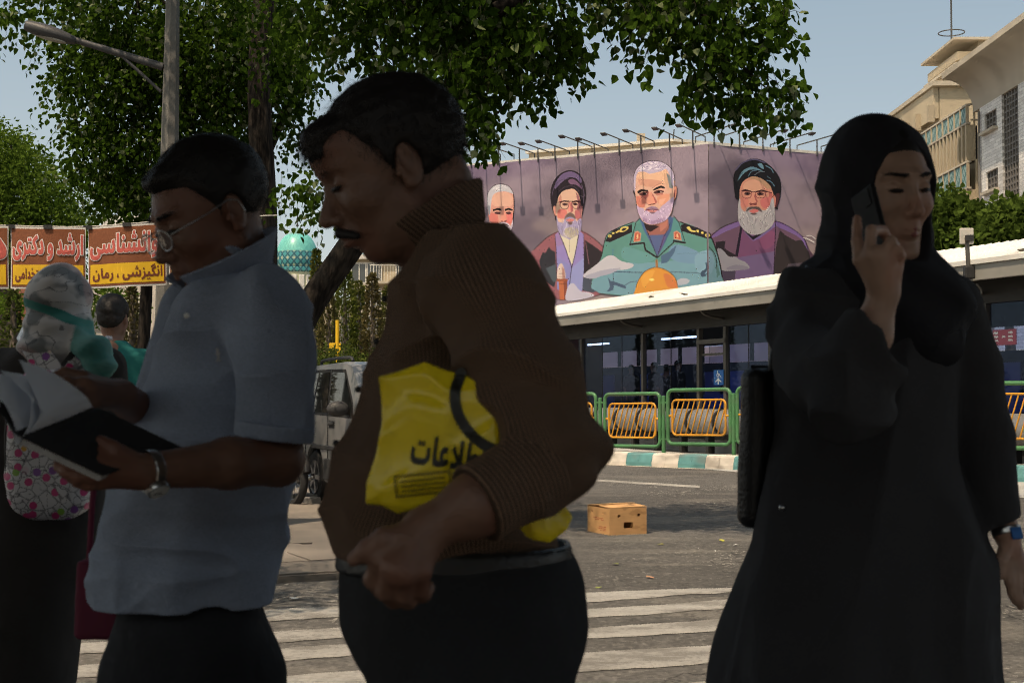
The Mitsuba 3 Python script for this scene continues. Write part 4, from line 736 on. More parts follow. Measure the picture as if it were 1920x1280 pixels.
# louvred block in front
lb = thing('louvre_block', 'lower block with teal patterned panels and tall narrow columns beside the white brick building', 'building')
XL = (1822 - 960) / 2667.0 * 51.5; y0, y1 = 51.4, 57.9
ztop = za(198, 51.5)
part(lb, 'wall', bx((XL + 1.3, (y0 + y1) / 2, (ztop - 1) / 2), (2.0, y1 - y0, ztop - 1.0)), 'beige_shade'); part(lb, 'corner_pier', bx((XL + .65, y0 - .06, za(300, 51.5) / 2), (.9, .2, za(300, 51.5))), 'beige_wall')
def lattice(p, n, uv):
    a = dr.sin(p.y * 24) * dr.sin(p.z * 22) + .6 * dr.sin(p.y * 11 + p.z * 13)
    return mikit.mix(mi.Color3f(.10, .20, .20), mi.Color3f(.26, .38, .37), mikit.smoothstep(-.3, .3, a))
scene['teal_lattice'] = {'type': 'twosided', 'bsdf': {'type': 'principled', 'base_color': mikit.proc(lattice), 'roughness': .7}}
for q0, q1 in ((199, 231), (305, 352)):
    za0, za1 = za(q1, 51.5), za(q0, 51.5); npan = 9
    for i in range(npan):
        c = y0 + (y1 - y0) * (i + .5) / npan; part(lb, 'teal_panel', bx((XL - .06, c, (za0 + za1) / 2), (.06, (y1 - y0) / npan - .12, za1 - za0 - .1)), 'teal_lattice')
        part(lb, 'upright', bx((XL - .08, y0 + (y1 - y0) * i / npan, (za0 + za1) / 2), (.1, .07, za1 - za0)), 'beige_wall')
    for z in (za0 - .02, za1 + .02): part(lb, 'rail', bx((XL - .05, (y0 + y1) / 2, z), (.16, y1 - y0 + .1, .07)), 'cornice_beige')
for q0, q1 in ((233, 303), (354, 430)):
    za0, za1 = za(q1, 51.5), za(q0, 51.5)
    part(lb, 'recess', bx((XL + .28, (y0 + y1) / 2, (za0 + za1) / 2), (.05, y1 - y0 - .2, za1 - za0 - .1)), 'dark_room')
    for i in range(15): part(lb, 'column', bx((XL + .05, y0 + .1 + (y1 - y0 - .2) * i / 14, (za0 + za1) / 2), (.34, .15, za1 - za0 - .06)), 'beige_wall')
part(lb, 'roof_frame', cat(bx((XL + .7, y0, ztop + .02), (1.5, .06, .06)), bx((XL + .75, y0, ztop - .55), (1.4, .06, .06)), *[bx((XL + .2 + k * .55, y0 + .07, ztop - .6), (.06, .06, 1.2)) for k in range(3)]), 'beige_wall')

# ------------------------------------------------------------------ dome, apartment block and low building on the left
dz = 200.0; dc = at(557, 515, dz); rD = 39.5 / 2667 * dz; zb = za(500, dz); ztip = za(430, dz)
def tiles(p, n, uv):
    a = dr.atan2(p.y - float(dc[1]), p.x - float(dc[0])) * 20 / (2 * math.pi); z = (p.z - zb) / 1.05
    f = lambda v: dr.abs(v - dr.floor(v) - .5) * 2
    d1 = f(a) + f(z)
    dia = mikit.smoothstep(.50, .44, dr.abs(d1 - 1) + .0 * a); core = mikit.smoothstep(.40, .30, 2 - d1)
    band = mikit.smoothstep(float(zb + 2.15), float(zb + 1.9), p.z)
    c = mikit.mix(mi.Color3f(.12, .44, .40), mi.Color3f(.17, .52, .46), mikit.noise(a * 4, p.z * 2, 1))
    inner = mikit.mix(mi.Color3f(.05, .27, .30), mi.Color3f(.02, .05, .09), mikit.smoothstep(.4, .1, dr.abs(d1 - 1)))
    inner = mikit.mix(inner, mi.Color3f(.50, .40, .24), mikit.smoothstep(.55, .42, 2 - d1)); inner = mikit.mix(inner, mi.Color3f(.2, .5, .5), mikit.smoothstep(.24, .16, 2 - d1))
    top = mikit.smoothstep(float(ztip - .9), float(ztip - .5), p.z + .25 * mikit.noise(a * 6, p.z * 5, 2))
    return mikit.mix(mikit.mix(c, inner, band * .9), mi.Color3f(.2, .2, .2), .6 * top)
scene['dome_tiles'] = {'type': 'twosided', 'bsdf': {'type': 'principled', 'base_color': mikit.proc(tiles), 'roughness': .35, 'specular': .5}}
mat('drum_stone', (.42, .44, .30), .8, var=.2); mat('bronze', (.05, .045, .04), .5)
mq = thing('mosque_dome', 'turquoise tiled mosque dome with diamond pattern band seen between tree trunk and leaning trunk', 'dome')
H_ = ztip - zb
prof = [(0.0, ztip + .5), (.1, ztip + .25), (.45, ztip - .25)] + [(rD * math.sin(t) ** .9, zb + H_ * (.18 + .76 * math.cos(t))) for t in np.linspace(.28, math.pi / 2, 14)] + [(rD * 1.0, zb + .1 * H_), (rD * .95, zb), (rD * .9, zb - .3)]
part(mq, 'shell', lathe(prof[::-1], 64, (dc[0], dc[1], 0)), 'dome_tiles', 50)
part(mq, 'drum', lathe([(rD * .90, zb - 5.5), (rD * .90, zb - .25), (0, zb - .25)], 48, (dc[0], dc[1], 0)), 'drum_stone', 40)
part(mq, 'cornice', lathe([(rD * .9, zb - .9), (rD * .98, zb - .7), (rD * .98, zb - .3), (rD * .9, zb - .2)], 48, (dc[0], dc[1], 0)), 'dome_tiles', 40)
for i in range(16):
    a_ = i * 2 * math.pi / 16; part(mq, 'arch_window', rbox(dc * A([1, 1, 0]) + A([rD * .9 * math.cos(a_), rD * .9 * math.sin(a_), zb - 2.6]), (.25, .75, 2.6), .1, rotz(a_)), 'white_trim')
part(mq, 'finial', lathe([(0, ztip + .3), (.22, ztip + .5), (.05, ztip + .9), (.2, ztip + 1.3), (.04, ztip + 1.7), (.12, ztip + 2.0), (0, ztip + 3.6)], 12, (dc[0], dc[1], 0)), 'bronze', True)
part(mq, 'hall', bx((dc[0], dc[1], (zb - 5.5) / 2), (14, 14, zb - 5.5)), 'beige_wall')
ap = thing('apartment_block', 'beige apartment block with small balconies beyond the ivy covered columns', 'building')
yA = 72.0; xa = lambda px: (px - 960) / 2667.0 * yA
part(ap, 'wall', bx(((xa(655) + xa(900)) / 2, yA + 5, za(486, yA) / 2), (xa(900) - xa(655), 10, za(486, yA))), 'beige_wall')
part(ap, 'cornice', bx(((xa(655) + xa(900)) / 2, yA + 4.9, za(486, yA) + .1), (xa(900) - xa(655) + .4, 10.4, .22)), 'white_trim')
for k, py in enumerate((512, 560, 610, 660)):
    for px in (673, 700, 757):
        z = za(py, yA); w = part(ap, 'window', bx((xa(px), yA - .01, z), (.8, .06, .95)), 'facade_glass'); part(w, 'frame', cat(*[bx((xa(px) + dx, yA - .05, z), (.06, .05, 1.0)) for dx in (-.4, 0, .4)], *[bx((xa(px), yA - .052, z + dzz), (.86, .05, .06)) for dzz in (-.5, .5)]), 'white_trim')
    part(ap, 'floor_band', bx(((xa(655) + xa(900)) / 2, yA - .06, za(py + 24, yA)), (xa(900) - xa(655), .12, .22)), 'cornice_beige')
    b = part(ap, 'balcony', bx((xa(724), yA - .55, za(py + 20, yA)), (1.5, 1.0, .12)), 'cornice_beige'); part(b, 'railing', cat(*[bx((xa(724) - .7 + q * .14, yA - 1.02, za(py + 20, yA) + .45), (.025, .025, .8)) for q in range(11)], bx((xa(724), yA - 1.02, za(py + 20, yA) + .86), (1.5, .05, .05))), 'white_trim')
lo = thing('low_building', 'pale plastered low building behind the text banner on the left', 'building')
yL = 58.0; xl = lambda px: (px - 960) / 2667.0 * yL
mat('pale_plaster', (.50, .45, .39), .9, var=.2, vs=.5); mat('brick_red', (.22, .09, .06), .9, var=.3)
part(lo, 'wall', bx(((xl(-60) + xl(300)) / 2, yL + 4, za(530, yL) / 2), (xl(300) - xl(-60), 8, za(530, yL))), 'pale_plaster')
part(lo, 'roof_room', bx((xl(178), yL + 5, za(470, yL)), (1.6, 3, 3.8)), 'white_trim'); part(lo, 'roof_room', bx((xl(215), yL + 6, za(480, yL)), (1.0, 3, 3.0)), 'pale_plaster')
part(lo, 'pilaster', bx((xl(44), yL - .12, za(530, yL) / 2 - .1), (.5, .25, za(530, yL) - .2)), 'brick_red')
for px, py in ((176, 600), (20, 590), (100, 590)):
    w = part(lo, 'window', bx((xl(px), yL - .01, za(py, yL)), (.55, .06, .75)), 'facade_glass'); part(w, 'frame', cat(*[bx((xl(px) + dx, yL - .04, za(py, yL)), (.06, .06, .82)) for dx in (-.3, .3)], *[bx((xl(px), yL - .042, za(py, yL) + dzz), (.66, .06, .06)) for dzz in (-.39, .39)]), 'window_frame')
# shop building with a deep canopy behind the viewpoint: it keeps the pavement in front in shade
mat('shop_wall', (.52, .49, .44), .8, var=.2); mat('canopy_metal', (.10, .10, .10), .6)
sp = thing('market_awning', 'long market awning on posts over the pavement with a low wall of shops behind', 'awning')
part(sp, 'wall', bx((0, -17, 3.2), (60, 6, 6.4)), 'shop_wall')
part(sp, 'canopy', bx((0, 1.5, 3.02), (16, 5.1, .08)), 'canopy_metal'); part(sp, 'canopy_edge', bx((0, 4.08, 2.98), (16, .05, .2)), 'canopy_metal')
for i, (x, y) in enumerate(((-7.5, 3.4), (7.5, 3.4), (-7.5, -.9), (7.5, -.9))): part(sp, 'column', tube([(x, y, 0), (x, y, 2.97)], .09, 14), 'canopy_metal', True)

# ------------------------------------------------------------------ lettering outlines (Persian words), units of 1/73 of an alif
GLYPHS = json.loads('''{"rav":[[[477,-8,490,-3,499,5,501,15,494,33,508,40,512,34,517,19,517,8,513,-3,504,-13,496,-18,485,-22,482,-22]],[[434,-22,432,-8,448,-6,454,-3,458,2,457,3,443,3,437,8,435,12,435,22,439,32,445,38,451,41,460,41,467,38,473,31,477,19,476,2,471,-8,462,-16,453,-20,443,-22],[450,22,453,15,461,16,460,22,457,27,453,27,451,25]],[[408,0,406,73,422,73,424,0]],[[195,11,192,73,209,73,211,22,217,16,223,16,230,20,233,37,249,34,248,21,251,17,256,16,263,16,269,19,273,36,289,33,287,22,289,17,293,16,298,16,303,19,305,25,306,36,322,34,321,19,326,16,332,16,336,17,338,21,337,42,350,44,353,44,354,31,357,20,364,16,371,16,375,17,378,22,378,28,374,47,390,50,395,29,394,14,388,5,383,2,375,0,357,1,353,3,348,9,341,2,335,0,321,1,317,3,314,7,309,2,303,0,287,1,280,6,273,2,266,0,252,0,245,2,240,7,237,4,227,0,206,1,198,5]],[[373,64,373,70,378,75,384,75,389,70,389,64,384,59,378,59]],[[314,55,314,60,318,65,325,64,328,60,327,53,323,50,318,50]],[[297,55,298,62,302,65,307,65,311,60,311,55,307,50,300,51]],[[308,66,305,69,305,75,309,79,315,79,319,75,319,69,315,65]],[[231,52,231,58,236,63,242,63,247,58,247,52,242,47,236,47]],[[6,-2,6,10,11,26,26,21,23,12,23,4,27,-3,37,-6,48,-6,57,-4,63,1,62,6,53,10,53,14,57,24,76,17,89,16,95,19,98,34,99,36,101,36,113,34,114,18,118,16,124,16,130,21,132,35,140,36,149,34,147,26,147,19,152,16,158,16,162,17,164,21,164,27,159,46,173,50,175,50,176,48,180,34,181,18,178,10,171,3,162,0,147,1,142,4,140,8,136,3,128,0,112,1,105,6,97,1,79,0,78,-8,71,-15,60,-20,50,-22,33,-22,21,-19,15,-16,10,-11]]],"arsh":[[[583,0,581,73,597,73,599,0]],[[530,-8,543,-3,552,5,554,15,547,33,561,40,565,34,570,19,570,8,566,-3,557,-13,549,-18,538,-22,535,-22]],[[378,5,384,20,393,17,403,18,404,25,394,45,408,54,414,47,420,35,424,20,431,16,437,16,444,20,447,36,463,33,462,20,467,16,476,17,479,24,481,36,497,34,495,19,500,16,510,17,512,20,512,28,507,44,508,46,523,50,528,35,529,17,527,11,521,4,510,0,495,1,488,8,483,2,477,0,461,1,454,6,446,1,441,0,427,0,420,3,417,6,405,0,392,0]],[[490,55,490,60,494,65,501,64,504,60,503,53,499,50,494,50]],[[473,55,474,62,478,65,483,65,487,60,487,55,483,50,476,51]],[[484,66,481,69,481,75,485,79,491,79,495,75,495,69,491,65]],[[303,-22,301,-8,317,-6,323,-3,327,2,326,3,312,3,306,8,304,12,304,22,308,32,314,38,320,41,329,41,336,38,342,31,346,19,345,2,340,-8,331,-16,322,-20,312,-22],[319,22,322,15,330,16,329,22,326,27,322,27,320,25]],[[224,5,230,20,239,17,249,18,250,25,240,45,255,54,266,35,269,25,269,15,266,8,262,4,251,0,237,0,229,2]],[[81,-8,82,-6,89,-5,98,0,104,7,105,16,98,31,98,34,110,40,113,40,121,19,127,16,134,16,141,19,143,24,145,36,161,34,160,21,163,17,192,16,194,19,192,26,175,41,176,52,192,63,209,71,215,72,221,58,209,54,195,46,206,34,212,22,211,11,203,3,193,0,164,0,156,3,151,7,147,3,138,0,125,0,119,2,115,-5,107,-13,91,-21,86,-21]],[[154,51,154,57,158,61,164,61,168,57,168,51,163,47,158,47]],[[137,57,141,61,147,61,151,57,151,51,147,47,141,47,137,51]],[[6,-2,6,10,8,18,11,25,14,25,26,20,23,11,23,3,27,-3,37,-6,45,-6,57,-3,61,0,62,4,48,11,42,19,42,25,46,36,52,43,64,49,74,49,85,44,79,30,68,33,64,32,59,25,60,22,74,16,81,9,81,2,78,-5,68,-15,57,-20,47,-22,26,-21,16,-17,9,-10]]],"dal":[[[7,5,13,20,22,17,32,18,33,25,23,45,38,54,49,35,52,25,52,15,49,8,45,4,34,0,20,0,12,2]]],"ang":[[[661,0,659,73,675,73,677,0]],[[476,-9,477,-6,486,-4,493,0,499,7,500,16,492,33,506,40,510,36,516,19,522,16,529,16,536,19,538,24,540,36,557,34,556,21,559,17,586,16,589,18,589,23,571,41,571,50,577,57,582,60,600,69,610,72,615,61,615,58,592,48,590,45,601,33,606,22,611,17,624,16,628,17,631,22,631,28,627,47,643,50,648,29,648,19,644,8,636,2,628,0,612,0,605,2,600,6,588,0,560,0,551,3,547,7,541,2,533,0,519,0,514,2,510,-5,502,-13,482,-22]],[[626,64,626,70,631,75,637,75,642,70,642,64,637,59,631,59]],[[564,71,571,76,600,90,606,79,605,77,572,61,569,61]],[[547,-18,547,-12,551,-8,557,-8,561,-12,561,-18,557,-22,551,-22]],[[529,-18,529,-12,533,-8,539,-8,543,-12,543,-18,539,-22,533,-22]],[[490,54,490,60,495,65,501,65,506,60,506,54,501,49,495,49]],[[299,-2,299,10,304,26,319,21,316,12,316,4,320,-3,330,-6,341,-6,350,-4,356,1,355,6,346,10,346,14,350,24,369,17,382,16,389,20,392,36,394,36,407,34,407,19,412,16,417,16,421,17,423,20,426,36,432,36,442,34,440,20,442,17,452,16,457,20,456,33,452,44,453,46,468,50,473,35,474,17,472,11,466,4,455,0,440,1,433,8,428,2,422,0,406,1,399,6,391,1,372,0,371,-8,364,-15,353,-20,343,-22,326,-22,314,-19,308,-16,303,-11]],[[435,55,435,60,439,65,446,64,449,60,448,53,444,50,439,50]],[[418,55,419,62,423,65,428,65,432,60,432,55,428,50,421,51]],[[429,66,426,69,426,75,430,79,436,79,440,75,440,69,436,65]],[[243,7,244,17,250,28,261,24,257,15,263,10,263,4,260,1,250,0,246,2]],[[167,-8,180,-3,189,5,191,15,184,33,198,40,202,34,207,19,207,8,203,-3,194,-13,186,-18,175,-22,172,-22]],[[86,16,84,73,101,73,103,22,106,17,109,16,117,17,120,20,126,32,134,41,141,44,149,44,158,39,165,28,166,14,163,7,158,2,153,0,138,1,129,6,124,2,118,0,103,0,95,2,90,5],[137,20,140,17,148,16,151,18,151,22,148,27,144,28,139,25]],[[6,-2,7,15,10,24,14,25,26,21,23,11,23,4,27,-3,35,-6,43,-6,50,-4,54,0,56,6,56,15,51,33,66,39,72,22,73,5,68,-10,61,-17,46,-22,25,-21,13,-15,9,-10]],[[32,51,32,57,37,62,43,62,48,57,48,51,43,46,37,46]]],"est":[[[455,73,471,73,473,0,457,0]],[[178,5,184,20,193,17,203,18,204,25,194,45,208,54,214,47,220,35,224,20,231,16,256,18,274,25,273,28,262,30,241,29,239,46,244,47,260,47,271,44,286,37,295,36,297,22,290,19,298,16,309,16,315,18,318,24,320,36,336,34,335,20,338,17,343,16,352,16,358,19,362,36,377,33,376,21,381,16,387,16,392,19,396,36,409,35,412,34,410,26,410,19,415,16,421,16,425,17,427,21,427,27,422,46,436,50,438,50,439,48,444,27,443,14,439,7,434,3,425,0,410,1,405,4,403,8,399,3,391,0,375,1,369,6,360,1,339,0,331,3,327,7,322,3,313,0,296,0,285,4,278,12,266,5,245,0,227,0,220,3,217,6,205,0,192,0,181,3]],[[329,51,329,57,333,61,339,61,343,57,343,51,338,47,333,47]],[[312,51,312,57,316,61,322,61,326,57,326,51,322,47,316,47]],[[243,62,243,68,248,73,254,73,259,68,259,62,254,57,248,57]],[[153,0,151,73,167,73,169,0]],[[6,-2,6,10,11,26,26,21,23,12,24,0,27,-3,37,-6,53,-5,63,0,62,6,53,10,53,14,57,24,72,18,88,16,94,20,103,36,108,41,115,44,123,44,132,39,136,34,140,24,139,11,132,2,127,0,117,0,109,2,103,6,96,1,80,0,78,-8,71,-15,56,-21,33,-22,21,-19,15,-16,10,-11],[111,20,114,17,122,16,125,18,125,22,122,27,118,28,113,25]]],"ett":[[[348,0,346,73,362,73,364,0]],[[201,1,203,18,220,17,225,19,225,22,215,34,201,47,201,50,212,60,237,31,238,35,238,49,236,73,253,73,255,24,259,17,269,16,274,23,272,73,289,73,290,40,308,47,318,47,326,44,331,39,335,29,335,22,331,12,326,7,310,1,259,0,247,5,241,12,234,5,228,2,218,0],[289,17,299,16,311,18,317,21,318,26,314,31,309,31,298,26]],[[115,16,113,73,130,73,132,22,138,16,151,16,147,26,147,36,153,46,159,50,166,52,183,51,181,35,171,36,167,35,164,32,164,26,166,22,173,19,188,25,192,14,192,10,176,4,153,0,132,0,124,2,119,5]],[[10,16,10,27,13,40,27,38,28,36,26,30,26,24,27,21,31,17,44,14,64,14,81,17,85,22,85,28,82,41,95,45,97,45,98,43,102,27,101,15,93,5,74,-1,39,-2,28,0,17,5]],[[57,48,57,54,61,58,67,58,71,54,71,48,66,44,61,44]],[[39,48,39,54,43,58,49,58,53,54,53,48,49,44,43,44]]]}''')
def word(key):
    return unary_union([Polygon(np.reshape(g_[0], (-1, 2)), [np.reshape(h, (-1, 2)) for h in g_[1:]]).buffer(0) for g_ in GLYPHS[key]])
def fit(shape, x0, y0, x1, y1):
    a0, b0, a1, b1 = shape.bounds; sx, sy = (x1 - x0) / (a1 - a0), (y1 - y0) / (b1 - b0)
    return affinity.affine_transform(shape, [sx, 0, 0, sy, x0 - a0 * sx, y0 - b0 * sy])

# ------------------------------------------------------------------ hanging text banner
mat('banner_brown', (.20, .062, .022), .7, var=.2, vs=3); mat('banner_yellow', (.70, .42, .010), .7, var=.15, vs=3); mat('ink_salmon', (.50, .10, .08), .7); mat('ink_white', (.72, .66, .62), .7); mat('ink_maroon', (.15, .035, .01), .7); mat('banner_edge', (.60, .57, .53), .7); mat('black_plastic', (.02, .02, .02), .5)
tb = thing('text_banner', 'brown and yellow banner with Persian lettering strung across above the woman in the printed headscarf', 'banner')
panels = [((-134, 16), (422, 424), (541, 541), 'dal', None), ((20, 161), (425, 427), (541, 541), 'arsh', 'est'), ((165, 312), (427, 416), (541, 534), 'rav', 'ang'), ((317, 462), (416, 408), (533, 524), None, None)]
DB = 12.6
for i, (xs, tops, bots, w1, w2) in enumerate(panels):
    tl, tr, bl, br = at(xs[0], tops[0], DB), at(xs[1], tops[1], DB - .04), at(xs[0], bots[0], DB - .05), at(xs[1], bots[1], DB + .03)
    def uvp(u, v, off, tl=tl, tr=tr, bl=bl, br=br):
        u, v = np.asarray(u), np.asarray(v)
        p = (1 - u)[:, None] * ((1 - v)[:, None] * bl + v[:, None] * tl) + u[:, None] * ((1 - v)[:, None] * br + v[:, None] * tr)
        p = p + A([0, 1, 0]) * (.018 * np.sin(u * 9 + v * 2) * (1 - v))[:, None]
        return p - A([0, 1, 0]) * off
    def lay(shape, off, mat_, name):
        V, F = [], []; n = 0
        for q in getattr(shape, 'geoms', [shape]):
            if q.geom_type != 'Polygon' or q.area < 1e-6: continue
            q = q.segmentize(.06); v2, f2 = trimesh.creation.triangulate_polygon(q, engine='earcut'); V.append(v2); F.append(f2 + n); n += len(v2)
        v2 = np.vstack(V); part(tb, name, (uvp(v2[:, 0], v2[:, 1], off), np.vstack(F)), mat_)
    gx, gy = np.meshgrid(np.linspace(0, 1, 25), np.linspace(0, 1, 9)); q = (np.arange(8)[:, None] * 25 + np.arange(24)).reshape(-1, 1)
    grid = np.hstack([q, q + 1, q + 26, q + 25])
    part(tb, 'edge', (uvp(gx.ravel(), gy.ravel(), 0), grid), 'banner_edge')
    part(tb, 'panel', (uvp(.012 + .976 * gx.ravel(), .03 + .94 * gy.ravel(), .004), grid), 'banner_brown')
    part(tb, 'yellow_band', (uvp(.03 + .94 * gx.ravel(), .065 + .32 * gy.ravel(), .008), grid), 'banner_yellow')
    if w1:
        s = fit(word(w1), .03 if w1 != 'dal' else .72, .455, .97 if w1 != 'dal' else .985, .90 if w1 != 'dal' else .80)
        o = affinity.scale(affinity.scale(s, 1.27, 1, origin=(0, 0)).buffer(.014), 1 / 1.27, 1, origin=(0, 0))
        lay(o, .012, 'ink_white', 'lettering_outline'); lay(affinity.scale(affinity.scale(s, 1.27, 1, origin=(0, 0)).buffer(.001), 1 / 1.27, 1, origin=(0, 0)), .016, 'ink_salmon', 'lettering')
    if w2:
        s = fit(word(w2), .06, .10, .95 if w2 == 'ang' else .50, .355 if w2 == 'ang' else .33)
        lay(s, .012, 'ink_maroon', 'small_lettering')
        if w2 == 'est': lay(unary_union([Point(.56, .19).buffer(.017), Polygon([(.545, .19), (.575, .19), (.585, .25), (.57, .25)])]), .012, 'ink_maroon', 'comma')
    if i == 3: lay(unary_union([sbox(.06, .12, .2, .34).difference(sbox(.075, .135, .185, .325)), sbox(.10, .18, .16, .21), sbox(.10, .25, .16, .28)]), .012, 'ink_maroon', 'logo_box')
    for x_ in (.0, .5): part(tb, 'clip', bx(uvp([x_], [1.0], .01)[0], (.07, .03, .035)), 'black_plastic')
rope = [at(-300, 412, DB)] + [at(x, y - 2, DB) for x, y in ((-134, 422), (18, 425), (163, 427), (314, 416), (462, 408))] + [at(520, 404, DB)]
part(tb, 'rope', tube(smooth_path(rope, 4), .006, 6), 'banner_edge', True)

# ------------------------------------------------------------------ street lamp
mat('lamp_concrete', (.135, .13, .12), .8, bump=(.003, 40), var=.25, vs=2, grime=((.09, .085, .075), 1.5, .3, .5)); mat('lamp_head', (.055, .055, .058), .5, var=.2)
lp = thing('street_lamp', 'tall grey octagonal street lamp post with a single arm above the text banner', 'street lamp')
DL = 14.6; base = at(307, 745, DL); base[2] = 0; topp = base + A([0, 0, 7.2])
part(lp, 'pole', tube([base + A([.01 * z, 0, z]) for z in np.linspace(0, 7.2, 8)], np.interp(np.linspace(0, 7.2, 8), [0, 3, 5.3, 7.2], [.15, .106, .072, .05]), 8), 'lamp_concrete')
part(lp, 'foot', lathe([(.0, .05), (.24, .05), (.24, .09), (.17, .12), (.16, .4), (0, .4)], 8, base), 'lamp_concrete')
a0, a1 = at(306, 126, DL), at(136, 74, DL - .1)
part(lp, 'arm', tube([a0, a1], [.042, .032], 10), 'lamp_head', True); part(lp, 'brace', tube([at(302, 172, DL), at(228, 105, DL - .05)], .017, 8), 'lamp_head', True)
hd = unit(at(48, 46, DL - .15) - at(136, 74, DL - .1)); h0 = at(143, 76, DL - .1); ln = np.linalg.norm(at(48, 46, DL - .15) - h0)
def head_sdf(p):
    q = p - h0; s = q @ hd; up = unit(A([0, 0, 1]) - hd * hd[2]); z = q @ up; y = q @ np.cross(hd, up)
    t = np.clip(s / ln, 0, 1); w = .035 + .075 * np.sin(np.pi * np.clip(t * .95, 0, 1)) ** .8; h = .03 + .045 * np.sin(np.pi * np.clip(t * .8 + .05, 0, 1))
    return np.maximum((np.sqrt((y / w) ** 2 + ((z + .01) / h) ** 2) - 1) * .04, np.maximum(-s, s - ln)) 
part(lp, 'lamp_head', nets(head_sdf, h0 - A([.75, .3, .3]), h0 + A([.3, .3, .5]), .008), 'lamp_head', True)
mc = h0 + hd * ln * .55; mat('milky_plastic', (.35, .33, .28), .3)
part(lp, 'diffuser', nets(lambda p: ell(p, mc - A([0, 0, .062]), (.20, .07, .03), np.column_stack([hd, [0, 1, 0], np.cross(hd, [0, 1, 0])])), mc - .3, mc + .3, .01), 'milky_plastic', True)

# ------------------------------------------------------------------ parked car
mat('car_silver', (.27, .275, .28), .36, metallic=.35, clearcoat=.5, var=.12, vs=1.5, grime=((.13, .12, .10), 1.2, 1, .5)); mat('car_cladding', (.045, .045, .047), .6, var=.2); mat('tyre', (.02, .02, .021), .85, bump=(.004, 60)); mat('rim', (.30, .30, .31), .35, metallic=.7)
scene['car_glass'] = {'type': 'twosided', 'bsdf': {'type': 'principled', 'base_color': {'type': 'rgb', 'value': [.012, .014, .015]}, 'roughness': .03, 'specular': .75}}
mat('lamp_red', (.25, .01, .01), .2, clearcoat=1.0); mat('headlamp', (.5, .5, .5), .1, clearcoat=1.0)
CH = unit(A([.40, -.917, 0])); CR = A([CH[1], -CH[0], 0]); CP = at(577, 780, 16.7); CP[2] = 0
CO = CP - CH * .42 - CR * .80
CM = np.column_stack([CH, -CR, [0, 0, 1]])                # car x forward, y left, z up
C_ = lambda x, y, z: CO + CM @ A([x, y, z])
def cput(m): m.vertices = CO + m.vertices @ CM.T; return m
cr = thing('parked_car', 'silver grey car with dark cladding parked between the two men', 'car')
prof = [(.02, .42), (.0, .62), (.04, 1.0), (.10, 1.06), (2.75, 1.02), (3.55, .93), (3.82, .82), (3.88, .60), (3.84, .36), (3.42, .30)] + [(3.08 + .36 * math.cos(t), .31 + .36 * math.sin(t)) for t in np.linspace(0, math.pi, 12)] + [(2.68, .26), (1.12, .26)] + [(.72 + .36 * math.cos(t), .31 + .36 * math.sin(t)) for t in np.linspace(0, math.pi, 12)] + [(.32, .34)]
def side_solid(prof, w, bev):
    P_ = Polygon(prof).buffer(0); ms = []
    ms.append(extrude(P_, 2 * (w - bev), (0, w - bev, 0), (1, 0, 0), (0, 0, 1)))
    inn = P_.buffer(-bev, join_style=2)
    for s in (-1, 1):
        ms.append(extrude(P_.buffer(-bev * .45), bev * .6, (0, s * (w - bev) + (bev * .6 if s > 0 else 0), 0), (1, 0, 0), (0, 0, 1)))
        ms.append(extrude(inn, bev, (0, s * (w - bev) + (bev if s > 0 else 0), 0), (1, 0, 0), (0, 0, 1)))
    return cat(*ms)
part(cr, 'body', cput(side_solid(prof, .80, .03)), 'car_silver', 35)
part(cr, 'inner_arch', cput(bx((1.95, 0, .45), (3.3, 1.3, .36))), 'black_rubber')
gh = [(.10, 1.04), (.32, 1.5), (.52, 1.585), (1.75, 1.60), (2.0, 1.56), (2.72, 1.01)]
gv = [(x, s * ((.755 if z > 1.3 else .795)), z) for x, z in gh for s in (-1, 1)] + [(x, s * .70, z + .012) for x, z in gh[2:5] for s in (-1, 1)]
part(cr, 'cabin', cput(trimesh.Trimesh(gv, np.zeros((0, 3), int), process=False).convex_hull), 'car_silver', 25)
def yside(z): return -(.795 + (.755 - .795) * (z - 1.03) / (1.55 - 1.03))
def on_side(pts, off, mat_, name, owner=None, th=.006):
    v = [C_(x, yside(z) - off, z) for x, z in pts]; n = len(v); c = -CM[:, 1] * 0
    nrm_ = CM @ A([0, -1, .077]); f = [[0, i, i + 1] for i in range(1, n - 1)]
    return part(owner or cr, name, (A(v), A(f)), mat_)
w1_, w2_ = [(.40, 1.06), (1.22, 1.05), (1.22, 1.50), (.66, 1.50)], [(1.31, 1.05), (2.16, 1.03), (2.13, 1.15), (1.80, 1.49), (1.31, 1.50)]
for k, w in enumerate((w1_, w2_)):
    big = Polygon(w).buffer(.035, join_style=2).exterior.coords[:-1]
    on_side(big, .006, 'black_rubber', 'window_rubber'); on_side(w, .012, 'car_glass', 'window')
on_side([(.60, 1.06), (.635, 1.06), (.835, 1.50), (.80, 1.50)], .016, 'black_rubber', 'window_bar')
for x in (.34, 1.265, 2.22): part(cr, 'door_seam', cput(bx((x, -.802, .70), (.012, .008, .66))), 'black_rubber')
part(cr, 'cladding', cput(rbox((1.9, -.805, .42), (1.52, .03, .24), .012)), 'car_cladding'); part(cr, 'side_strip', cput(rbox((1.72, -.806, .66), (2.1, .026, .05), .01)), 'car_cladding')
for k, x in enumerate((.52, 1.42)):
    h_ = part(cr, 'door_handle', cput(rbox((x, -.815, .93), (.17, .03, .035), .012)), 'car_cladding'); part(h_, 'recess', cput(rbox((x, -.802, .92), (.20, .01, .08), .004)), 'black_rubber')
part(cr, 'mirror', cput(nets(lambda p: ell(p, A([2.08, -.93, 1.10]), (.09, .12, .085)), (1.9, -1.1, .95), (2.3, -.75, 1.25), .012)), 'car_cladding', True)
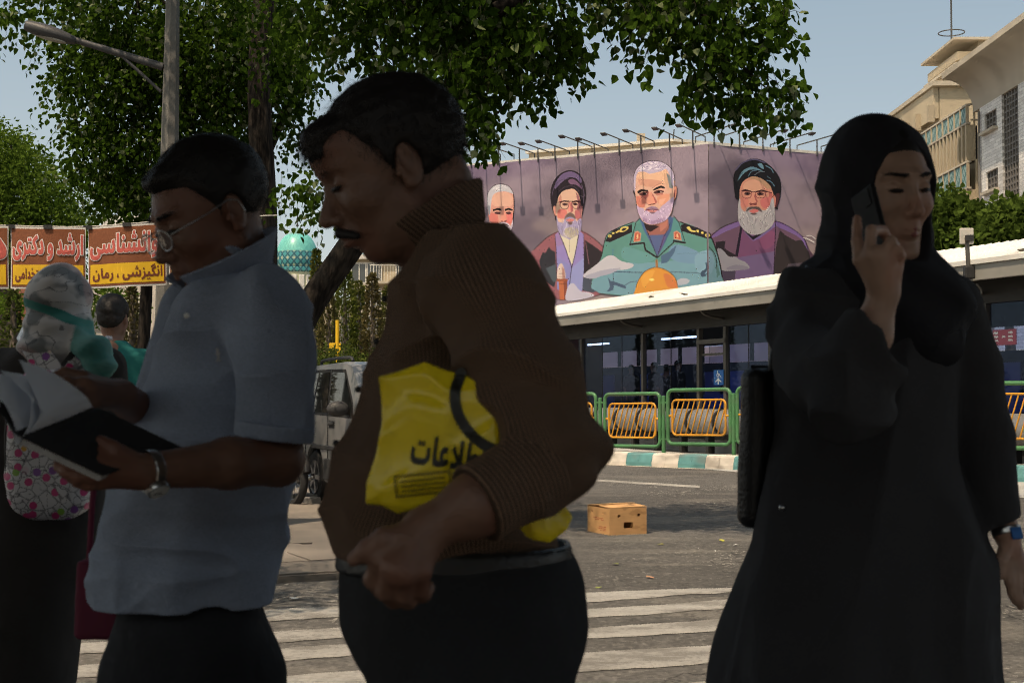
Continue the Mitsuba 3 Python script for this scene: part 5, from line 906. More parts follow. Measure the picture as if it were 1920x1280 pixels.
for s in (-1, 1): part(cr, 'roof_rail', cput(cat(tube(smooth_path([(.50, s * .66, 1.60), (.62, s * .66, 1.65), (1.6, s * .66, 1.66), (1.75, s * .66, 1.615)], 4), .018, 8))), 'car_cladding', True)
def wheel(owner, mk, c, r=.31, w=.19):
    t_ = [(r * .62, -w / 2), (r * .93, -w / 2), (r, -w * .36), (r, w * .36), (r * .93, w / 2), (r * .62, w / 2), (r * .6, 0), (r * .62, -w / 2)]
    m = lathe(t_, 32); m.vertices = m.vertices @ rotx(math.pi / 2).T + A(c); k_ = part(owner, 'wheel', mk(m), 'tyre', 40)
    rm = lathe([(0, -.02), (r * .2, -.02), (r * .5, .02), (r * .62, -.05), (r * .63, .05), (0, .05)], 24); sp_ = [bx((r * .36 * math.cos(a), r * .36 * math.sin(a), -.035), (r * .5, .05, .03), rotz(a)) for a in np.arange(5) * 2 * math.pi / 5]
    rm = cat(rm, *sp_); rm.vertices = rm.vertices @ rotx(-math.pi / 2).T * A([1, 1, 1]) + A(c) + A([0, -w * .3, 0]); part(k_, 'rim', mk(rm), 'rim', 40)
for x in (.72, 3.08):
    for s in (-1, 1): wheel(cr, cput, (x, s * .70, .31))
part(cr, 'tail_lamp', cput(rbox((.03, -.68, .86), (.08, .2, .28), .02)), 'lamp_red'); part(cr, 'tail_lamp', cput(rbox((.03, .68, .86), (.08, .2, .28), .02)), 'lamp_red')
part(cr, 'headlight', cput(rbox((3.76, -.6, .76), (.16, .3, .16), .03)), 'headlamp'); part(cr, 'headlight', cput(rbox((3.76, .6, .76), (.16, .3, .16), .03)), 'headlamp')
part(cr, 'rear_bumper', cput(rbox((.02, 0, .45), (.16, 1.62, .22), .05)), 'car_cladding'); part(cr, 'front_bumper', cput(rbox((3.84, 0, .44), (.16, 1.6, .24), .05)), 'car_cladding')

# ------------------------------------------------------------------ motorcycles, mostly hidden behind the people
mat('moto_red', (.32, .02, .025), .3, clearcoat=.8); mat('moto_black', (.018, .018, .02), .4, clearcoat=.3); mat('chrome', (.55, .55, .55), .2, metallic=1.0); mat('seat_vinyl', (.02, .02, .021), .6)
def motorcycle(O, head, label):
    h = unit(head); l = A([-h[1], h[0], 0]); M = np.column_stack([h, l, [0, 0, 1]])
    def mk(m): m.vertices = O + m.vertices @ M.T; return m
    t = thing('motorcycle', label, 'motorcycle', 'parked motorcycles')
    def mwheel(x):
        m = lathe([(.235, -.03), (.28, -.045), (.31, -.02), (.315, 0), (.31, .02), (.28, .045), (.235, .03), (.235, -.03)], 40); m.vertices = m.vertices @ rotx(math.pi / 2).T + A([x, 0, .315]); k = part(t, 'wheel', mk(m), 'tyre', 40)
        sp = [tube([(x, 0, .315), (x + .24 * math.cos(a), 0, .315 + .24 * math.sin(a))], .004, 5) for a in np.arange(16) * math.pi / 8]; rim = tube(dens(A([(x + .237 * math.cos(a), 0, .315 + .237 * math.sin(a)) for a in np.arange(32) * math.pi / 16])), .013, 8, True)
        part(k, 'rim', mk(cat(rim, *sp, tube([(x, -.06, .315), (x, .06, .315)], .04, 10))), 'chrome', 40)
    mwheel(0.0); mwheel(1.26)
    part(t, 'frame', mk(cat(tube([(.1, 0, .42), (.45, 0, .72), (.95, 0, .82)], .02), tube([(.45, 0, .35), (.95, 0, .82)], .02), tube([(0, .09, .315), (.45, .09, .38)], .018), tube([(0, -.09, .315), (.45, -.09, .38)], .018))), 'moto_black', True)
    part(t, 'fork', mk(cat(*[tube([(1.26, s * .08, .315), (1.0, s * .08, .98)], .02) for s in (-1, 1)])), 'chrome', True)
    part(t, 'engine', mk(cat(rbox((.58, 0, .42), (.3, .22, .26), .04), rbox((.66, 0, .6), (.16, .16, .2), .03))), 'moto_black')
    part(t, 'tank', mk(nets(lambda p: ell(p, (.76, 0, .88), (.27, .14, .12)), (.4, -.3, .6), (1.1, .3, 1.1), .02)), 'moto_red', True)
    part(t, 'seat', mk(rbox((.25, 0, .82), (.62, .24, .09), .04)), 'seat_vinyl')
    part(t, 'handlebar', mk(cat(tube(smooth_path([(.85, -.36, 1.06), (.97, -.2, 1.05), (1.0, 0, 1.0), (.97, .2, 1.05), (.85, .36, 1.06)], 4), .013, 8), tube([(.84, -.36, 1.06), (.80, -.40, 1.22)], .006, 6))), 'chrome', True)
    part(t, 'headlight', mk(nets(lambda p: ell(p, (1.09, 0, .93), (.07, .09, .09)), (.9, -.2, .75), (1.3, .2, 1.1), .012)), 'headlamp', True)
    for x, a0, a1 in ((0, .35, 2.9), (1.26, .5, 2.5)): part(t, 'mudguard', mk(tube([(x + .345 * math.cos(a), 0, .315 + .345 * math.sin(a)) for a in np.linspace(a0, a1, 12)], .05, 8)), 'moto_red' if x else 'moto_black', True)
    part(t, 'exhaust', mk(tube(smooth_path([(.7, -.12, .5), (.72, -.16, .3), (.3, -.17, .26), (-.15, -.17, .34)], 4), [.02] * 8 + [.035] * 5, 10)), 'chrome', True)
motorcycle(ground_at(548, 951), A([-.6, .8, 0]), 'parked motorcycle mostly hidden behind the man in blue polo, only its black tyre showing')
motorcycle(ground_at(1856, 933), A([-.97, -.25, 0]), 'parked red motorcycle mostly hidden behind the woman in black, its tyre showing by her wrist')
mat('grey_block', (.20, .195, .185), .9, bump=(.006, 50), var=.3, vs=8)
for i, (px, py, s) in enumerate(((565, 944, .2), (592, 945, .19), (582, 951, .16))):
    p = ground_at(px, py); whole('concrete_block', rbox(p + A([0, .1, .055]), (s, .2, .11), .01, rotz(.3 * i - .2), 1), 'grey_block', ['grey concrete block by the car wheel, leftmost of three', 'grey concrete block by the car wheel, rightmost of three', 'smallest grey concrete block, in front of the other two by the car wheel'][i], 'block', group='blocks by the car')

# ------------------------------------------------------------------ cardboard box
def cardboard(p, n, uv):
    f = mikit.noise(p.x * 9, p.y * 9, p.z * 160); k = mikit.fbm(p.x * 7, p.y * 7, p.z * 7, 3)
    c = mi.Color3f(.50, .285, .125) * (.82 + .3 * k) * (.95 + .1 * f)
    return mikit.mix(c, mi.Color3f(.26, .13, .05), .5 * mikit.smoothstep(.58, .72, mikit.fbm(p.x * 11 + 4, p.y * 11, p.z * 16, 3)))
scene['cardboard'] = {'type': 'twosided', 'bsdf': {'type': 'principled', 'base_color': mikit.proc(cardboard), 'roughness': .85, 'specular': .25}}; mat('print_red', (.36, .10, .04), .8)
bxO = ground_at(1143, 1003); ur, ul = unit(A([.90, .40, 0])), unit(A([-.40, .90, 0])); WB_, DB_, HB_ = .375, .43, .238
cb = thing('cardboard_box', 'brown cardboard fruit box with round holes and a handle slot lying on the street', 'box')
def wall_(O, U, w, h, holes, N):
    s = sbox(0, 0, w, h)
    for q in holes: s = s.difference(q)
    return extrude(s, .008, O, U, (0, 0, 1), N)
hole = lambda x, z, r=.014: Point(x, z).buffer(r, 10)
slot = unary_union([sbox(.155, .068, .225, .098)]).buffer(.012)
part(cb, 'front_panel', wall_(bxO, ur, WB_, HB_, [hole(.095, .165), hole(.295, .170), slot], A([-ur[1], ur[0], 0])), 'cardboard')
part(cb, 'side_panel', wall_(bxO + ul * .0085, ul, DB_ - .017, HB_ - .004, [hole(.12, .185, .011), hole(.33, .190, .011)], ur), 'cardboard')
part(cb, 'back_panel', wall_(bxO + ul * (DB_ - .008), ur, WB_, HB_, [], ul), 'cardboard'); part(cb, 'side_panel', wall_(bxO + ur * (WB_ - .008) + ul * .0085, ul, DB_ - .017, HB_ - .004, [], ur), 'cardboard')
part(cb, 'bottom', extrude(sbox(.01, .01, WB_ - .01, DB_ - .01), .006, bxO + A([0, 0, .002]), ur, ul), 'cardboard')
for k, (a0, a1, dz_, tilt) in enumerate(((0, .21, .001, .02), (.215, .43, .004, -.03))):
    f_ = extrude(sbox(0, 0, WB_, a1 - a0 - .003), .006, bxO + ul * a0 + A([0, 0, HB_ + .001 + dz_]), ur, ul)
    c0 = f_.vertices.mean(0); f_.vertices = f_.vertices + A([0, 0, 1]) * ((f_.vertices - c0) @ ul * tilt * 2 + abs(tilt) * .2 + .004 * np.sin((f_.vertices - c0) @ ur * 12))[:, None]; part(cb, 'top_flap', f_, 'cardboard')
rr = np.random.default_rng(3)
for z0, x0, n_ in ((.135, .10, 11), (.120, .10, 9), (.06, .06, 7), (.045, .06, 8), (.03, .06, 6)):   # stamped lines of print on the side
    g_ = unary_union([sbox(x0 + i * .020, z0, x0 + i * .020 + rr.uniform(.008, .016), z0 + rr.uniform(.006, .010)) for i in range(n_)])
    part(cb, 'print_line', extrude(g_, .001, bxO + ul * .0085 - ur * .0012, ul, (0, 0, 1), ur), 'print_red')

# ------------------------------------------------------------------ litter
mat('leaf_yellow', (.42, .40, .06), .6); mat('leaf_green_dry', (.22, .25, .05), .6); mat('paper', (.6, .6, .58), .8); mat('orange_peel', (.42, .22, .12), .7)
def leaf_litter(px, py, s, m, label, catg, grp):
    p = ground_at(px, py, .004); a_ = rng.uniform(0, 6.28)
    v = A([[-.5, 0, .0], [-.15, .32, .12], [.3, .22, .05], [.55, 0, .14], [.3, -.24, .1], [-.2, -.30, .02], [.05, 0, .05]]) * s
    whole('fallen_leaf' if catg == 'leaf' else 'paper_scrap', (p + v @ rotz(a_).T + A([0, 0, .003]), A([[6, i, (i + 1) % 6] for i in range(6)])), m, label, catg, group=grp)
for i, (px, py, s, m, lb_) in enumerate(((1353, 1014, .085, 'leaf_yellow', 'yellow leaf lying on the street near the black handbag'), (1239, 1021, .075, 'leaf_yellow', 'yellow green leaf on the street right of the box corner'), (1154, 1058, .08, 'leaf_green_dry', 'dull green leaf on the street below the box'), (1122, 1102, .05, 'leaf_green_dry', 'small curled leaf just above the crosswalk'), (1219, 1083, .075, 'orange_peel', 'brown orange dry leaf above the top stripe of the crosswalk'))):
    leaf_litter(px, py, s, m, lb_, 'leaf', None)
for i, (px, py, s, lb_) in enumerate(((1307, 1028, .05, 'white paper scrap on the street below the yellow leaf'), (1379, 1022, .06, 'white paper scrap beside the coat of the woman in black'), (557, 1123, .09, 'crumpled white paper scrap on the asphalt between the two men'), (572, 1052, .12, 'flat pale paper scrap on the pavement between the two men'), (1341, 1033, .03, 'tiny paper scrap right of the box, above the crosswalk'))):
    leaf_litter(px, py, s, 'paper', lb_, 'litter', None)

# ------------------------------------------------------------------ trees
def leaf_mat(name, diff_trans=.7):
    scene[name] = {'type': 'principledthin', 'base_color': {'type': 'mesh_attribute', 'name': 'vertex_color'}, 'roughness': .27, 'diff_trans': diff_trans, 'spec_trans': 0.0, 'eta': 1.55}
    return name
leaf_mat('leaf_poplar', .8); leaf_mat('leaf_light', .8); leaf_mat('leaf_small', .6)
def bark(p, n, uv):
    a = p.x * 1.0 + p.y * .6; k = mikit.fbm(a * 34, p.y * 30, p.z * 5, 4); return mikit.mix(mi.Color3f(.010, .008, .007), mi.Color3f(.040, .033, .027), mikit.smoothstep(.3, .75, k))
scene['bark_dark'] = {'type': 'twosided', 'bsdf': {'type': 'bumpmap', 'arbitrary': mikit.proc(lambda p, n, uv: mikit.fbm((p.x + .6 * p.y) * 34, p.y * 30, p.z * 5, 4), 3e-3), 'scale': .03, 'bsdf': {'type': 'principled', 'base_color': mikit.proc(bark), 'roughness': .95, 'specular': .15}}}
mat('bark_brown', (.11, .09, .07), .95, bump=(.04, 18), var=.5, vs=8)
HEART = (A([(0, 0, 0), (0, 1, -.10), (0, .45, -.02), (-.44, .2, .10), (-.34, .55, .07), (.44, .2, .10), (.34, .55, .07)]), A([[0, 3, 2], [3, 4, 2], [4, 1, 2], [0, 2, 5], [5, 2, 6], [6, 2, 1]]))
OVAL = (A([(0, 0, 0), (0, 1, -.08), (-.26, .45, .06), (.26, .45, .06)]), A([[0, 2, 1], [0, 1, 3]]))
def leaves(pos, axis, size, shape, cols, rg, tilt=1.0):
    n = len(pos); V, F = shape
    y = axis / np.linalg.norm(axis, axis=1, keepdims=True)
    r = rg.normal(size=(n, 3)) * A([1, 1, .8 * tilt]) + A([0, 0, .35]); x = np.cross(y, r); x /= np.linalg.norm(x, axis=1, keepdims=True) + 1e-9; z = np.cross(x, y)
    s = size[:, None, None]
    v = pos[:, None] + s * (V[None, :, :1] * x[:, None] + V[None, :, 1:2] * y[:, None] + V[None, :, 2:] * z[:, None])
    f = F[None] + (np.arange(n) * len(V))[:, None, None]
    return v.reshape(-1, 3), f.reshape(-1, 3), np.repeat(cols, len(V), 0)
def crown(blobs, per, size, shape, colA, colB, rg, step=.05, nl=9, droop=.8, spread=1.0, pale=.0):
    """Leaves along short twigs that fill the blobs: (px, py, rx, ry, d, rd, n) with radii in pixels of the photograph and metres of depth."""
    P, D, S_, C, tw = [], [], [], [], []
    for px, py, rx, ry, d, rd, n in blobs:
        n = int(n * per)
        c = at(px, py, d); R = A([rx * d / 2667, rd, ry * d / 2667])
        u = rg.normal(size=(n, 3)); u /= np.linalg.norm(u, axis=1, keepdims=True); o = u * rg.uniform(.0, 1, (n, 1)) ** .45
        start = c + o * R * .93; dirn = u * R * .8 / R.mean() * spread + rg.normal(size=(n, 3)) * .5 + A([0, 0, -droop]); dirn /= np.linalg.norm(dirn, axis=1, keepdims=True)
        tone = rg.uniform(size=n)
        for k in range(nl):
            t = (k + rg.uniform(0, .8, n)) * step
            side = rg.normal(size=(n, 3)); p = start + dirn * t[:, None] + A([0, 0, -1.2]) * (t[:, None] ** 2) + side * .028
            a = side * .7 + dirn * .5 + A([0, 0, -droop])
            P.append(p); D.append(a); S_.append(size * rg.uniform(.55, 1.2, n)); q = np.clip(.65 * tone + .35 * rg.uniform(size=n), 0, 1)[:, None]; C.append(np.where(rg.uniform(size=(n, 1)) < pale, A([.20, .24, .12]), A(colA) * (1 - q) + A(colB) * q))
        tw.append((start, dirn))
    return leaves(np.vstack(P), np.vstack(D), np.concatenate(S_), shape, np.vstack(C), rg), tw
def twigs(tw, step, nl, rg, frac=.35, r=.0022):
    ms = []
    for s, d in tw:
        for i in np.nonzero(rg.uniform(size=len(s)) < frac)[0]:
            t = np.linspace(-.12, step * nl * .9, 4); ms.append(tube([s[i] + d[i] * q + A([0, 0, -1.2]) * q * abs(q) for q in t], [r * 1.5, r * 1.2, r, r * .6], 3, caps=False))
    return cat(*ms)
def limb(pts, rs, n=10): return tube(smooth_path(pts, 5), np.interp(np.linspace(0, 1, 5 * (len(pts) - 1) + 1), np.linspace(0, 1, len(rs)), rs), n)
rg = np.random.default_rng(5)
# poplar with the upright trunk, left of centre
pop1 = thing('poplar_tree', 'dark green poplar with upright trunk behind the man in blue polo', 'tree')
D1 = 17.5
b1 = [(330, -160, 330, 130, D1, 2.2, 250), (150, -60, 120, 90, D1, 1.2, 90), (250, 40, 140, 90, D1, 1.3, 150), (420, 60, 130, 110, D1, 1.5, 190), (200, 130, 90, 80, D1, 1.0, 85), (300, 170, 110, 90, D1, 1.2, 130), (180, 250, 58, 70, D1, .8, 65), (260, 300, 90, 80, D1, .9, 100),
      (215, 370, 65, 50, D1, .7, 55), (300, 370, 50, 50, D1, .6, 40), (390, 200, 90, 90, D1, 1.1, 110), (395, 290, 90, 70, D1, .9, 90), (520, 120, 80, 80, D1, 1.0, 85), (470, 40, 90, 80, D1, 1.2, 90), (540, 190, 35, 40, D1, .5, 22), (540, 250, 24, 40, D1, .4, 10), (110, 180, 26, 36, D1, .4, 10), (150, 320, 22, 30, D1, .3, 9), (115, 75, 34, 50, D1, .5, 14), (16, 12, 32, 18, D1 - 2, .4, 12), (550, 372, 36, 12, D1 - 3, .35, 9), (606, 330, 20, 26, D1 - 3, .3, 7), (602, 376, 16, 10, D1 - 3, .3, 4)]
b1 += [(230, -270, 200, 110, 14.2, 1.2, 170), (500, 40, 60, 60, 14.9, .5, 34)]
b1 = [(x, y - (26 if y > 100 else 0), *r) for x, y, *r in b1]
(V, F, C), tw = crown(b1, 2.3, .073, HEART, (.012, .030, .004), (.072, .130, .015), rg, step=.045, nl=9, pale=.09)
tr0 = at(492, 470, 16.0); tr0[2] = 0
part(pop1, 'trunk', limb([tr0 + A([-.05, 0, -.05]), tr0 + A([0, 0, 1.5]), tr0 + A([.02, 0, 3.2]), tr0 + A([-.05, 0, 5]), tr0 + A([.1, 0, 7]), tr0 + A([.05, 0, 9])], [.21, .155, .146, .125, .10, .05], 14), 'bark_dark', True)
for pts, rs in (([(494, 180), (440, 90), (330, 20), (220, -40)], [.08, .06, .04, .02]), ([(490, 240), (420, 200), (330, 210), (250, 260)], [.06, .045, .03, .015]), ([(494, 300), (540, 200), (570, 120), (600, 0)], [.07, .05, .035, .02]), ([(220, 300), (215, 180), (240, 60), (280, -40)], [.02, .03, .04, .04])):
    part(pop1, 'limb', limb([at(x, y, 18.0) for x, y in pts], rs, 8), 'bark_dark', True)
part(pop1, 'crown', (V, F), 'leaf_poplar', color=C, kind='stuff'); part(pop1, 'twigs', twigs(tw, .045, 9, rg, .15), 'bark_dark', kind='stuff')
stem2 = at(268, 560, 19.0); stem2[2] = 0
sec = thing('young_tree', 'slim dark tree trunk beside the man in teal under the text banner', 'tree')
part(sec, 'trunk', limb([stem2, stem2 + A([0, 0, 1.5]), stem2 + A([.05, 0, 3.2]), stem2 + A([-.1, 0, 4.6])], [.10, .085, .075, .04], 10), 'bark_dark', True)
(V, F, C), tw = crown([(262, 330, 40, 60, 19.0, .6, 30)], 2.5, .06, HEART, (.012, .030, .004), (.072, .130, .015), rg, step=.045, nl=9); part(sec, 'crown', (V, F), 'leaf_poplar', color=C, kind='stuff')
# poplar with the leaning trunk, its branches hanging over the street
pop2 = thing('poplar_tree', 'poplar with leaning trunk between the two men, branches hanging across the top', 'tree')
D2 = 12.8; E2 = 11.4
b2 = [(720, -110, 200, 120, D2, 1.5, 200), (900, -120, 190, 100, E2 + .6, 1.4, 170), (640, 20, 110, 90, D2, 1.0, 110), (770, 50, 110, 90, D2 - .3, 1.0, 120), (900, 20, 130, 90, E2 + .8, 1.0, 140), (1010, 40, 80, 70, E2 + .4, .8, 70), (860, 130, 75, 65, E2 + .6, .7, 70), (950, 120, 75, 45, E2 + .5, .6, 50), (885, 205, 42, 38, E2 + .5, .45, 26), (905, 248, 20, 20, E2 + .5, .3, 8), (1020, 150, 30, 22, E2 + .4, .3, 10), (1062, 80, 34, 42, E2 + .4, .4, 18), (1088, 110, 14, 12, E2 + .4, .2, 4),
      (1130, -30, 120, 40, E2, .7, 50), (1190, 20, 45, 36, E2, .5, 24), (1235, 72, 55, 38, E2, .5, 30), (1300, 40, 70, 60, E2, .6, 52), (1380, 40, 80, 55, E2, .6, 52), (1455, 60, 30, 40, E2, .4, 14), (1330, 115, 55, 40, E2, .5, 30), (1420, 95, 50, 30, E2, .45, 22), (1315, 170, 34, 40, E2, .4, 18), (1345, 165, 40, 34, E2, .4, 18), (1295, 205, 18, 20, E2, .25, 6), (1400, 195, 48, 28, E2, .35, 20), (1445, 185, 40, 30, E2, .35, 14), (1405, 228, 16, 16, E2, .25, 5), (1490, 205, 24, 18, E2, .25, 7), (1468, 240, 14, 16, E2, .2, 4), (1203, 140, 15, 14, E2, .18, 4), (1478, 48, 14, 30, E2, .25, 6), (1250, -60, 230, 50, E2, .9, 80),
      (330, -420, 200, 160, 9.6, 1.5, 120), (-150, -420, 270, 150, 7.0, 1.3, 170), (400, -215, 170, 80, 11.6, 1.0, 130), (800, -390, 260, 100, 11.5, 1.4, 260), (1060, -410, 250, 100, 12.2, 1.4, 260), (620, -330, 240, 120, 11.6, 1.8, 170), (950, -320, 260, 110, 11.9, 1.5, 150), (1280, -260, 240, 80, 11.9, 1.0, 90)]
b2 = [(x, y - (28 if x > 1115 and y > 30 else 0), rx, ry, d, rd, n * (.85 if x > 1115 else 1)) for x, y, rx, ry, d, rd, n in b2]
(V, F, C), tw = crown(b2, 1.25, .084, HEART, (.012, .030, .004), (.078, .142, .017), rg, step=.036, nl=7, pale=.09)
t0_ = ground_at(452, 1000)
part(pop2, 'trunk', limb([t0_ + A([0, 0, -.05]), at(500, 760, 13.2), at(572, 590, 13.2), at(652, 470, 13.1), at(760, 310, 12.9), at(880, 130, 12.6), at(960, -60, 12.2), at(1010, -260, 12)], [.19, .15, .132, .125, .12, .10, .08, .05], 14), 'bark_dark', True)
for pts, rs, d in (([(930, 20), (1060, -50), (1200, -40), (1310, 20), (1390, 120), (1425, 190)], [.07, .05, .035, .02, .011, .006], E2 + .1), ([(1390, 120), (1430, 160), (1470, 185), (1500, 210)], [.008, .006, .004, .003], E2), ([(1230, -20), (1260, 50), (1300, 130), (1310, 200)], [.015, .01, .007, .004], E2), ([(1200, -40), (1340, -20), (1410, 10), (1440, 50)], [.02, .012, .008, .004], E2), ([(1225, 60), (1212, 100), (1203, 130)], [.006, .004, .003], E2), ([(880, 130), (800, 40), (700, -20), (600, -60)], [.06, .05, .035, .02], D2), ([(900, 100), (940, 130), (950, 190), (900, 240)], [.03, .02, .01, .004], E2 + .5), ([(1040, -30), (1060, 40), (1080, 90)], [.02, .012, .005], E2 + .3)):
    part(pop2, 'limb', limb([at(x, y, d) for x, y in pts], rs, 8), 'bark_dark', True)
part(pop2, 'crown', (V, F), 'leaf_poplar', color=C, kind='stuff'); part(pop2, 'twigs', twigs(tw, .036, 7, rg, .5), 'bark_dark', kind='stuff')
# light green tree on the left
lt = thing('honey_locust', 'bright green feathery tree at the left edge above the text banner', 'tree')
D3 = 22.0
b3 = [(-80, 250, 120, 70, D3, 1.6, 120), (20, 260, 55, 34, D3, .9, 46), (60, 310, 70, 40, D3, 1.0, 60), (-20, 340, 110, 60, D3, 1.5, 110), (90, 360, 60, 34, D3, .9, 44), (120, 395, 44, 26, D3, .7, 26), (40, 400, 90, 44, D3, 1.2, 76), (-60, 430, 120, 50, D3, 1.4, 80), (145, 420, 24, 16, D3, .5, 9), (60, 440, 70, 26, D3, .9, 40), (0, 225, 34, 10, D3, .4, 8), (50, 545, 70, 14, D3 - 1, .6, 24), (190, 520, 40, 30, D3, .6, 20), (215, 530, 30, 26, D3, .5, 12)]
b3 = [(x, y + 22, *r) for x, y, *r in b3]
(V, F, C), tw = crown(b3, 4.2, .085, OVAL, (.055, .105, .013), (.150, .225, .035), rg, step=.045, nl=10, droop=.25, spread=1.4)
t3 = at(12, 600, D3); t3[2] = 0
part(lt, 'trunk', limb([t3, t3 + A([.05, 0, 1.5]), t3 + A([0, 0, 2.6]), t3 + A([-.3, 0, 4.2])], [.24, .2, .17, .06], 12), 'bark_brown', True)
for pts in ([(10, 520), (40, 440), (80, 380), (120, 390)], [(10, 500), (0, 400), (20, 320), (20, 260)], [(5, 510), (-40, 420), (-80, 340), (-90, 260)]): part(lt, 'limb', limb([at(x, y, D3) for x, y in pts], [.07, .05, .03, .012], 7), 'bark_brown', True)
part(lt, 'crown', (V, F), 'leaf_light', color=C, kind='stuff')
# columnar evergreens and ivy clad trunks
def column(px, ytop, w, d, label, colA=(.045, .060, .012), colB=(.16, .17, .045), bare=0.0):
    t = thing('columnar_shrub', label, 'shrub', 'narrow green columns by the street')
    b = at(px, 745, d); b[2] = 0; h = at(px, ytop, d)[2]; r = w * d / 2667 / 2
    n = int(3400 * h / 5 * max(.7, r / .35)); z = rg.uniform(0, 1, n) ** .9; a = rg.uniform(0, 6.283, n)
    prof_ = (np.sin(np.pi * np.clip(z * .88 + .12, 0, 1)) ** .5) * (.75 + .5 * meshkit.noise(np.stack([a * 1.2, z * 9, z * 0 + px], -1), 1)); rad = r * prof_ * rg.uniform(.35, 1.05, n) ** .6
    p = np.stack([b[0] + rad * np.cos(a), b[1] + rad * np.sin(a), .15 + z * (h - .15)], -1)
    ax = np.stack([np.cos(a), np.sin(a), rg.normal(size=n) * .5 + .5], -1) + rg.normal(size=(n, 3)) * .4
    tone = np.clip(.5 * meshkit.noise(p * 3, 4) + .5 * rg.uniform(size=n), 0, 1)[:, None]
    V, F, C = leaves(p, ax, rg.uniform(.07, .16, n) * max(.6, d / 40), OVAL, A(colA) * (1 - tone) + A(colB) * tone, rg)
    part(t, 'foliage', (V, F), 'leaf_small', color=C, kind='stuff'); part(t, 'stem', limb([b, b + A([.03, 0, h * .5]), b + A([0, 0, h * .95])], [.12, .09, .03], 8), 'bark_brown', True)
column(592, 468, 26, 40, 'tall thin columnar shrub just right of the mosque dome'); column(614, 540, 44, 36, 'ivy covered column under the leaning trunk, leftmost of the group', (.05, .05, .016), (.17, .15, .06)); column(645, 505, 48, 38, 'broad bright green columnar shrub in the middle of the group', (.05, .075, .012), (.19, .21, .045)); column(672, 528, 34, 41, 'columnar shrub right of the broad bright one')
column(697, 515, 36, 38, 'brownish columnar shrub next to the shirt front of the man in brown', (.055, .05, .018), (.17, .14, .06)); column(728, 540, 34, 39, 'columnar shrub hidden by the man in brown'); column(246, 534, 26, 20, 'ivy clad trunk right of the man in teal', (.045, .045, .016), (.15, .13, .06)); column(22, 545, 44, 20, 'ivy clad trunk at the left edge under the text banner', (.03, .045, .010), (.11, .13, .04))
# low shrubs behind the car
for i, (px, py, rx, ry, d) in enumerate(((630, 690, 60, 34, 32), (560, 705, 60, 40, 30), (700, 700, 60, 34, 33))):
    (V, F, C), tw = crown([(px, py, rx, ry, d, .7, 90)], 3, .10, OVAL, (.035, .055, .010), (.13, .16, .04), rg, step=.05, nl=7, droop=-.2)
    t = thing('low_shrub', ['low shrub just above the roof of the parked car', 'low shrub behind the sleeve of the man in blue polo', 'low shrub hidden behind the man in brown'][i], 'shrub', 'low shrubs behind the parked car'); part(t, 'foliage', (V, F), 'leaf_small', color=C, kind='stuff'); q = at(px, py, d); part(t, 'stem', tube([(q[0], q[1], 0), q], .04, 6), 'bark_brown')
yp = thing('yellow_post', 'thin yellow post standing among the columnar shrubs above the parked car', 'post')
q0 = at(632, 700, 33.0); q0[2] = 0; part(yp, 'post', tube([q0, A([q0[0], q0[1], at(632, 600, 33)[2]])], .045, 8), 'banner_yellow', True); part(yp, 'plate', rbox((q0[0] - .05, q0[1], at(632, 652, 33)[2]), (.28, .04, .22), .01), 'banner_yellow')
# trees behind the station on the right
def street_tree(px, d, blobs, label):
    t = thing('street_tree', label, 'tree', 'trees behind the station roof'); (V, F, C), tw = crown(blobs, 4.0, .17, HEART, (.035, .060, .010), (.125, .185, .035), rg, step=.09, nl=8, droop=.1)
    b = at(px, 745, d); b[2] = 0; part(t, 'trunk', limb([b, b + A([.1, 0, 2]), b + A([0, .1, 4.6])], [.2, .16, .06], 8), 'bark_brown', True); part(t, 'crown', (V, F), 'leaf_light', color=C, kind='stuff')
street_tree(1780, 38.0, [(1740, 400, 45, 40, 38, 1.2, 60), (1790, 420, 60, 44, 38, 1.4, 90), (1775, 385, 30, 24, 38, .8, 24), (1760, 460, 80, 40, 38, 1.2, 60)], 'bright green tree behind the station roof, just right of the black headscarf')
street_tree(1890, 36.5, [(1870, 425, 60, 36, 36.5, 1.3, 80), (1930, 410, 50, 44, 36.5, 1.3, 80), (1875, 400, 26, 24, 36.5, .8, 22), (1900, 470, 80, 40, 36.5, 1.2, 70), (1990, 420, 60, 50, 36.5, 1.3, 60)], 'green tree behind the station roof at the right edge')

# ------------------------------------------------------------------ people
from scipy.spatial import cKDTree
def skin(name, c, beard=None):
    def fn(p, n, uv):
        k = mikit.fbm(p.x * 45, p.y * 45, p.z * 45, 3); b = mikit.noise(p.x * 14, p.y * 14, p.z * 14)
        out = mi.Color3f(c) * (.84 + .32 * k); return mikit.mix(out, mi.Color3f(c[0] * 1.05, c[1] * .78, c[2] * .74), .5 * mikit.smoothstep(.45, .7, b))
    scene[name] = {'type': 'twosided', 'bsdf': {'type': 'bumpmap', 'arbitrary': mikit.proc(lambda p, n, uv: mikit.fbm(p.x * 260, p.y * 260, p.z * 260, 2), 5e-4), 'scale': .0012, 'bsdf': {'type': 'principled', 'base_color': mikit.proc(fn), 'roughness': .48, 'specular': .45}}}
    return name
skin('skin_tan', (.155, .082, .055)); skin('skin_warm', (.155, .080, .052)); skin('skin_fair', (.40, .25, .18))
mat('hair_black', (.010, .008, .0075), .6, spec=.35); mat('eye_white', (.45, .42, .40), .25, spec=.8); mat('eye_dark', (.010, .007, .006), .4, spec=.3)
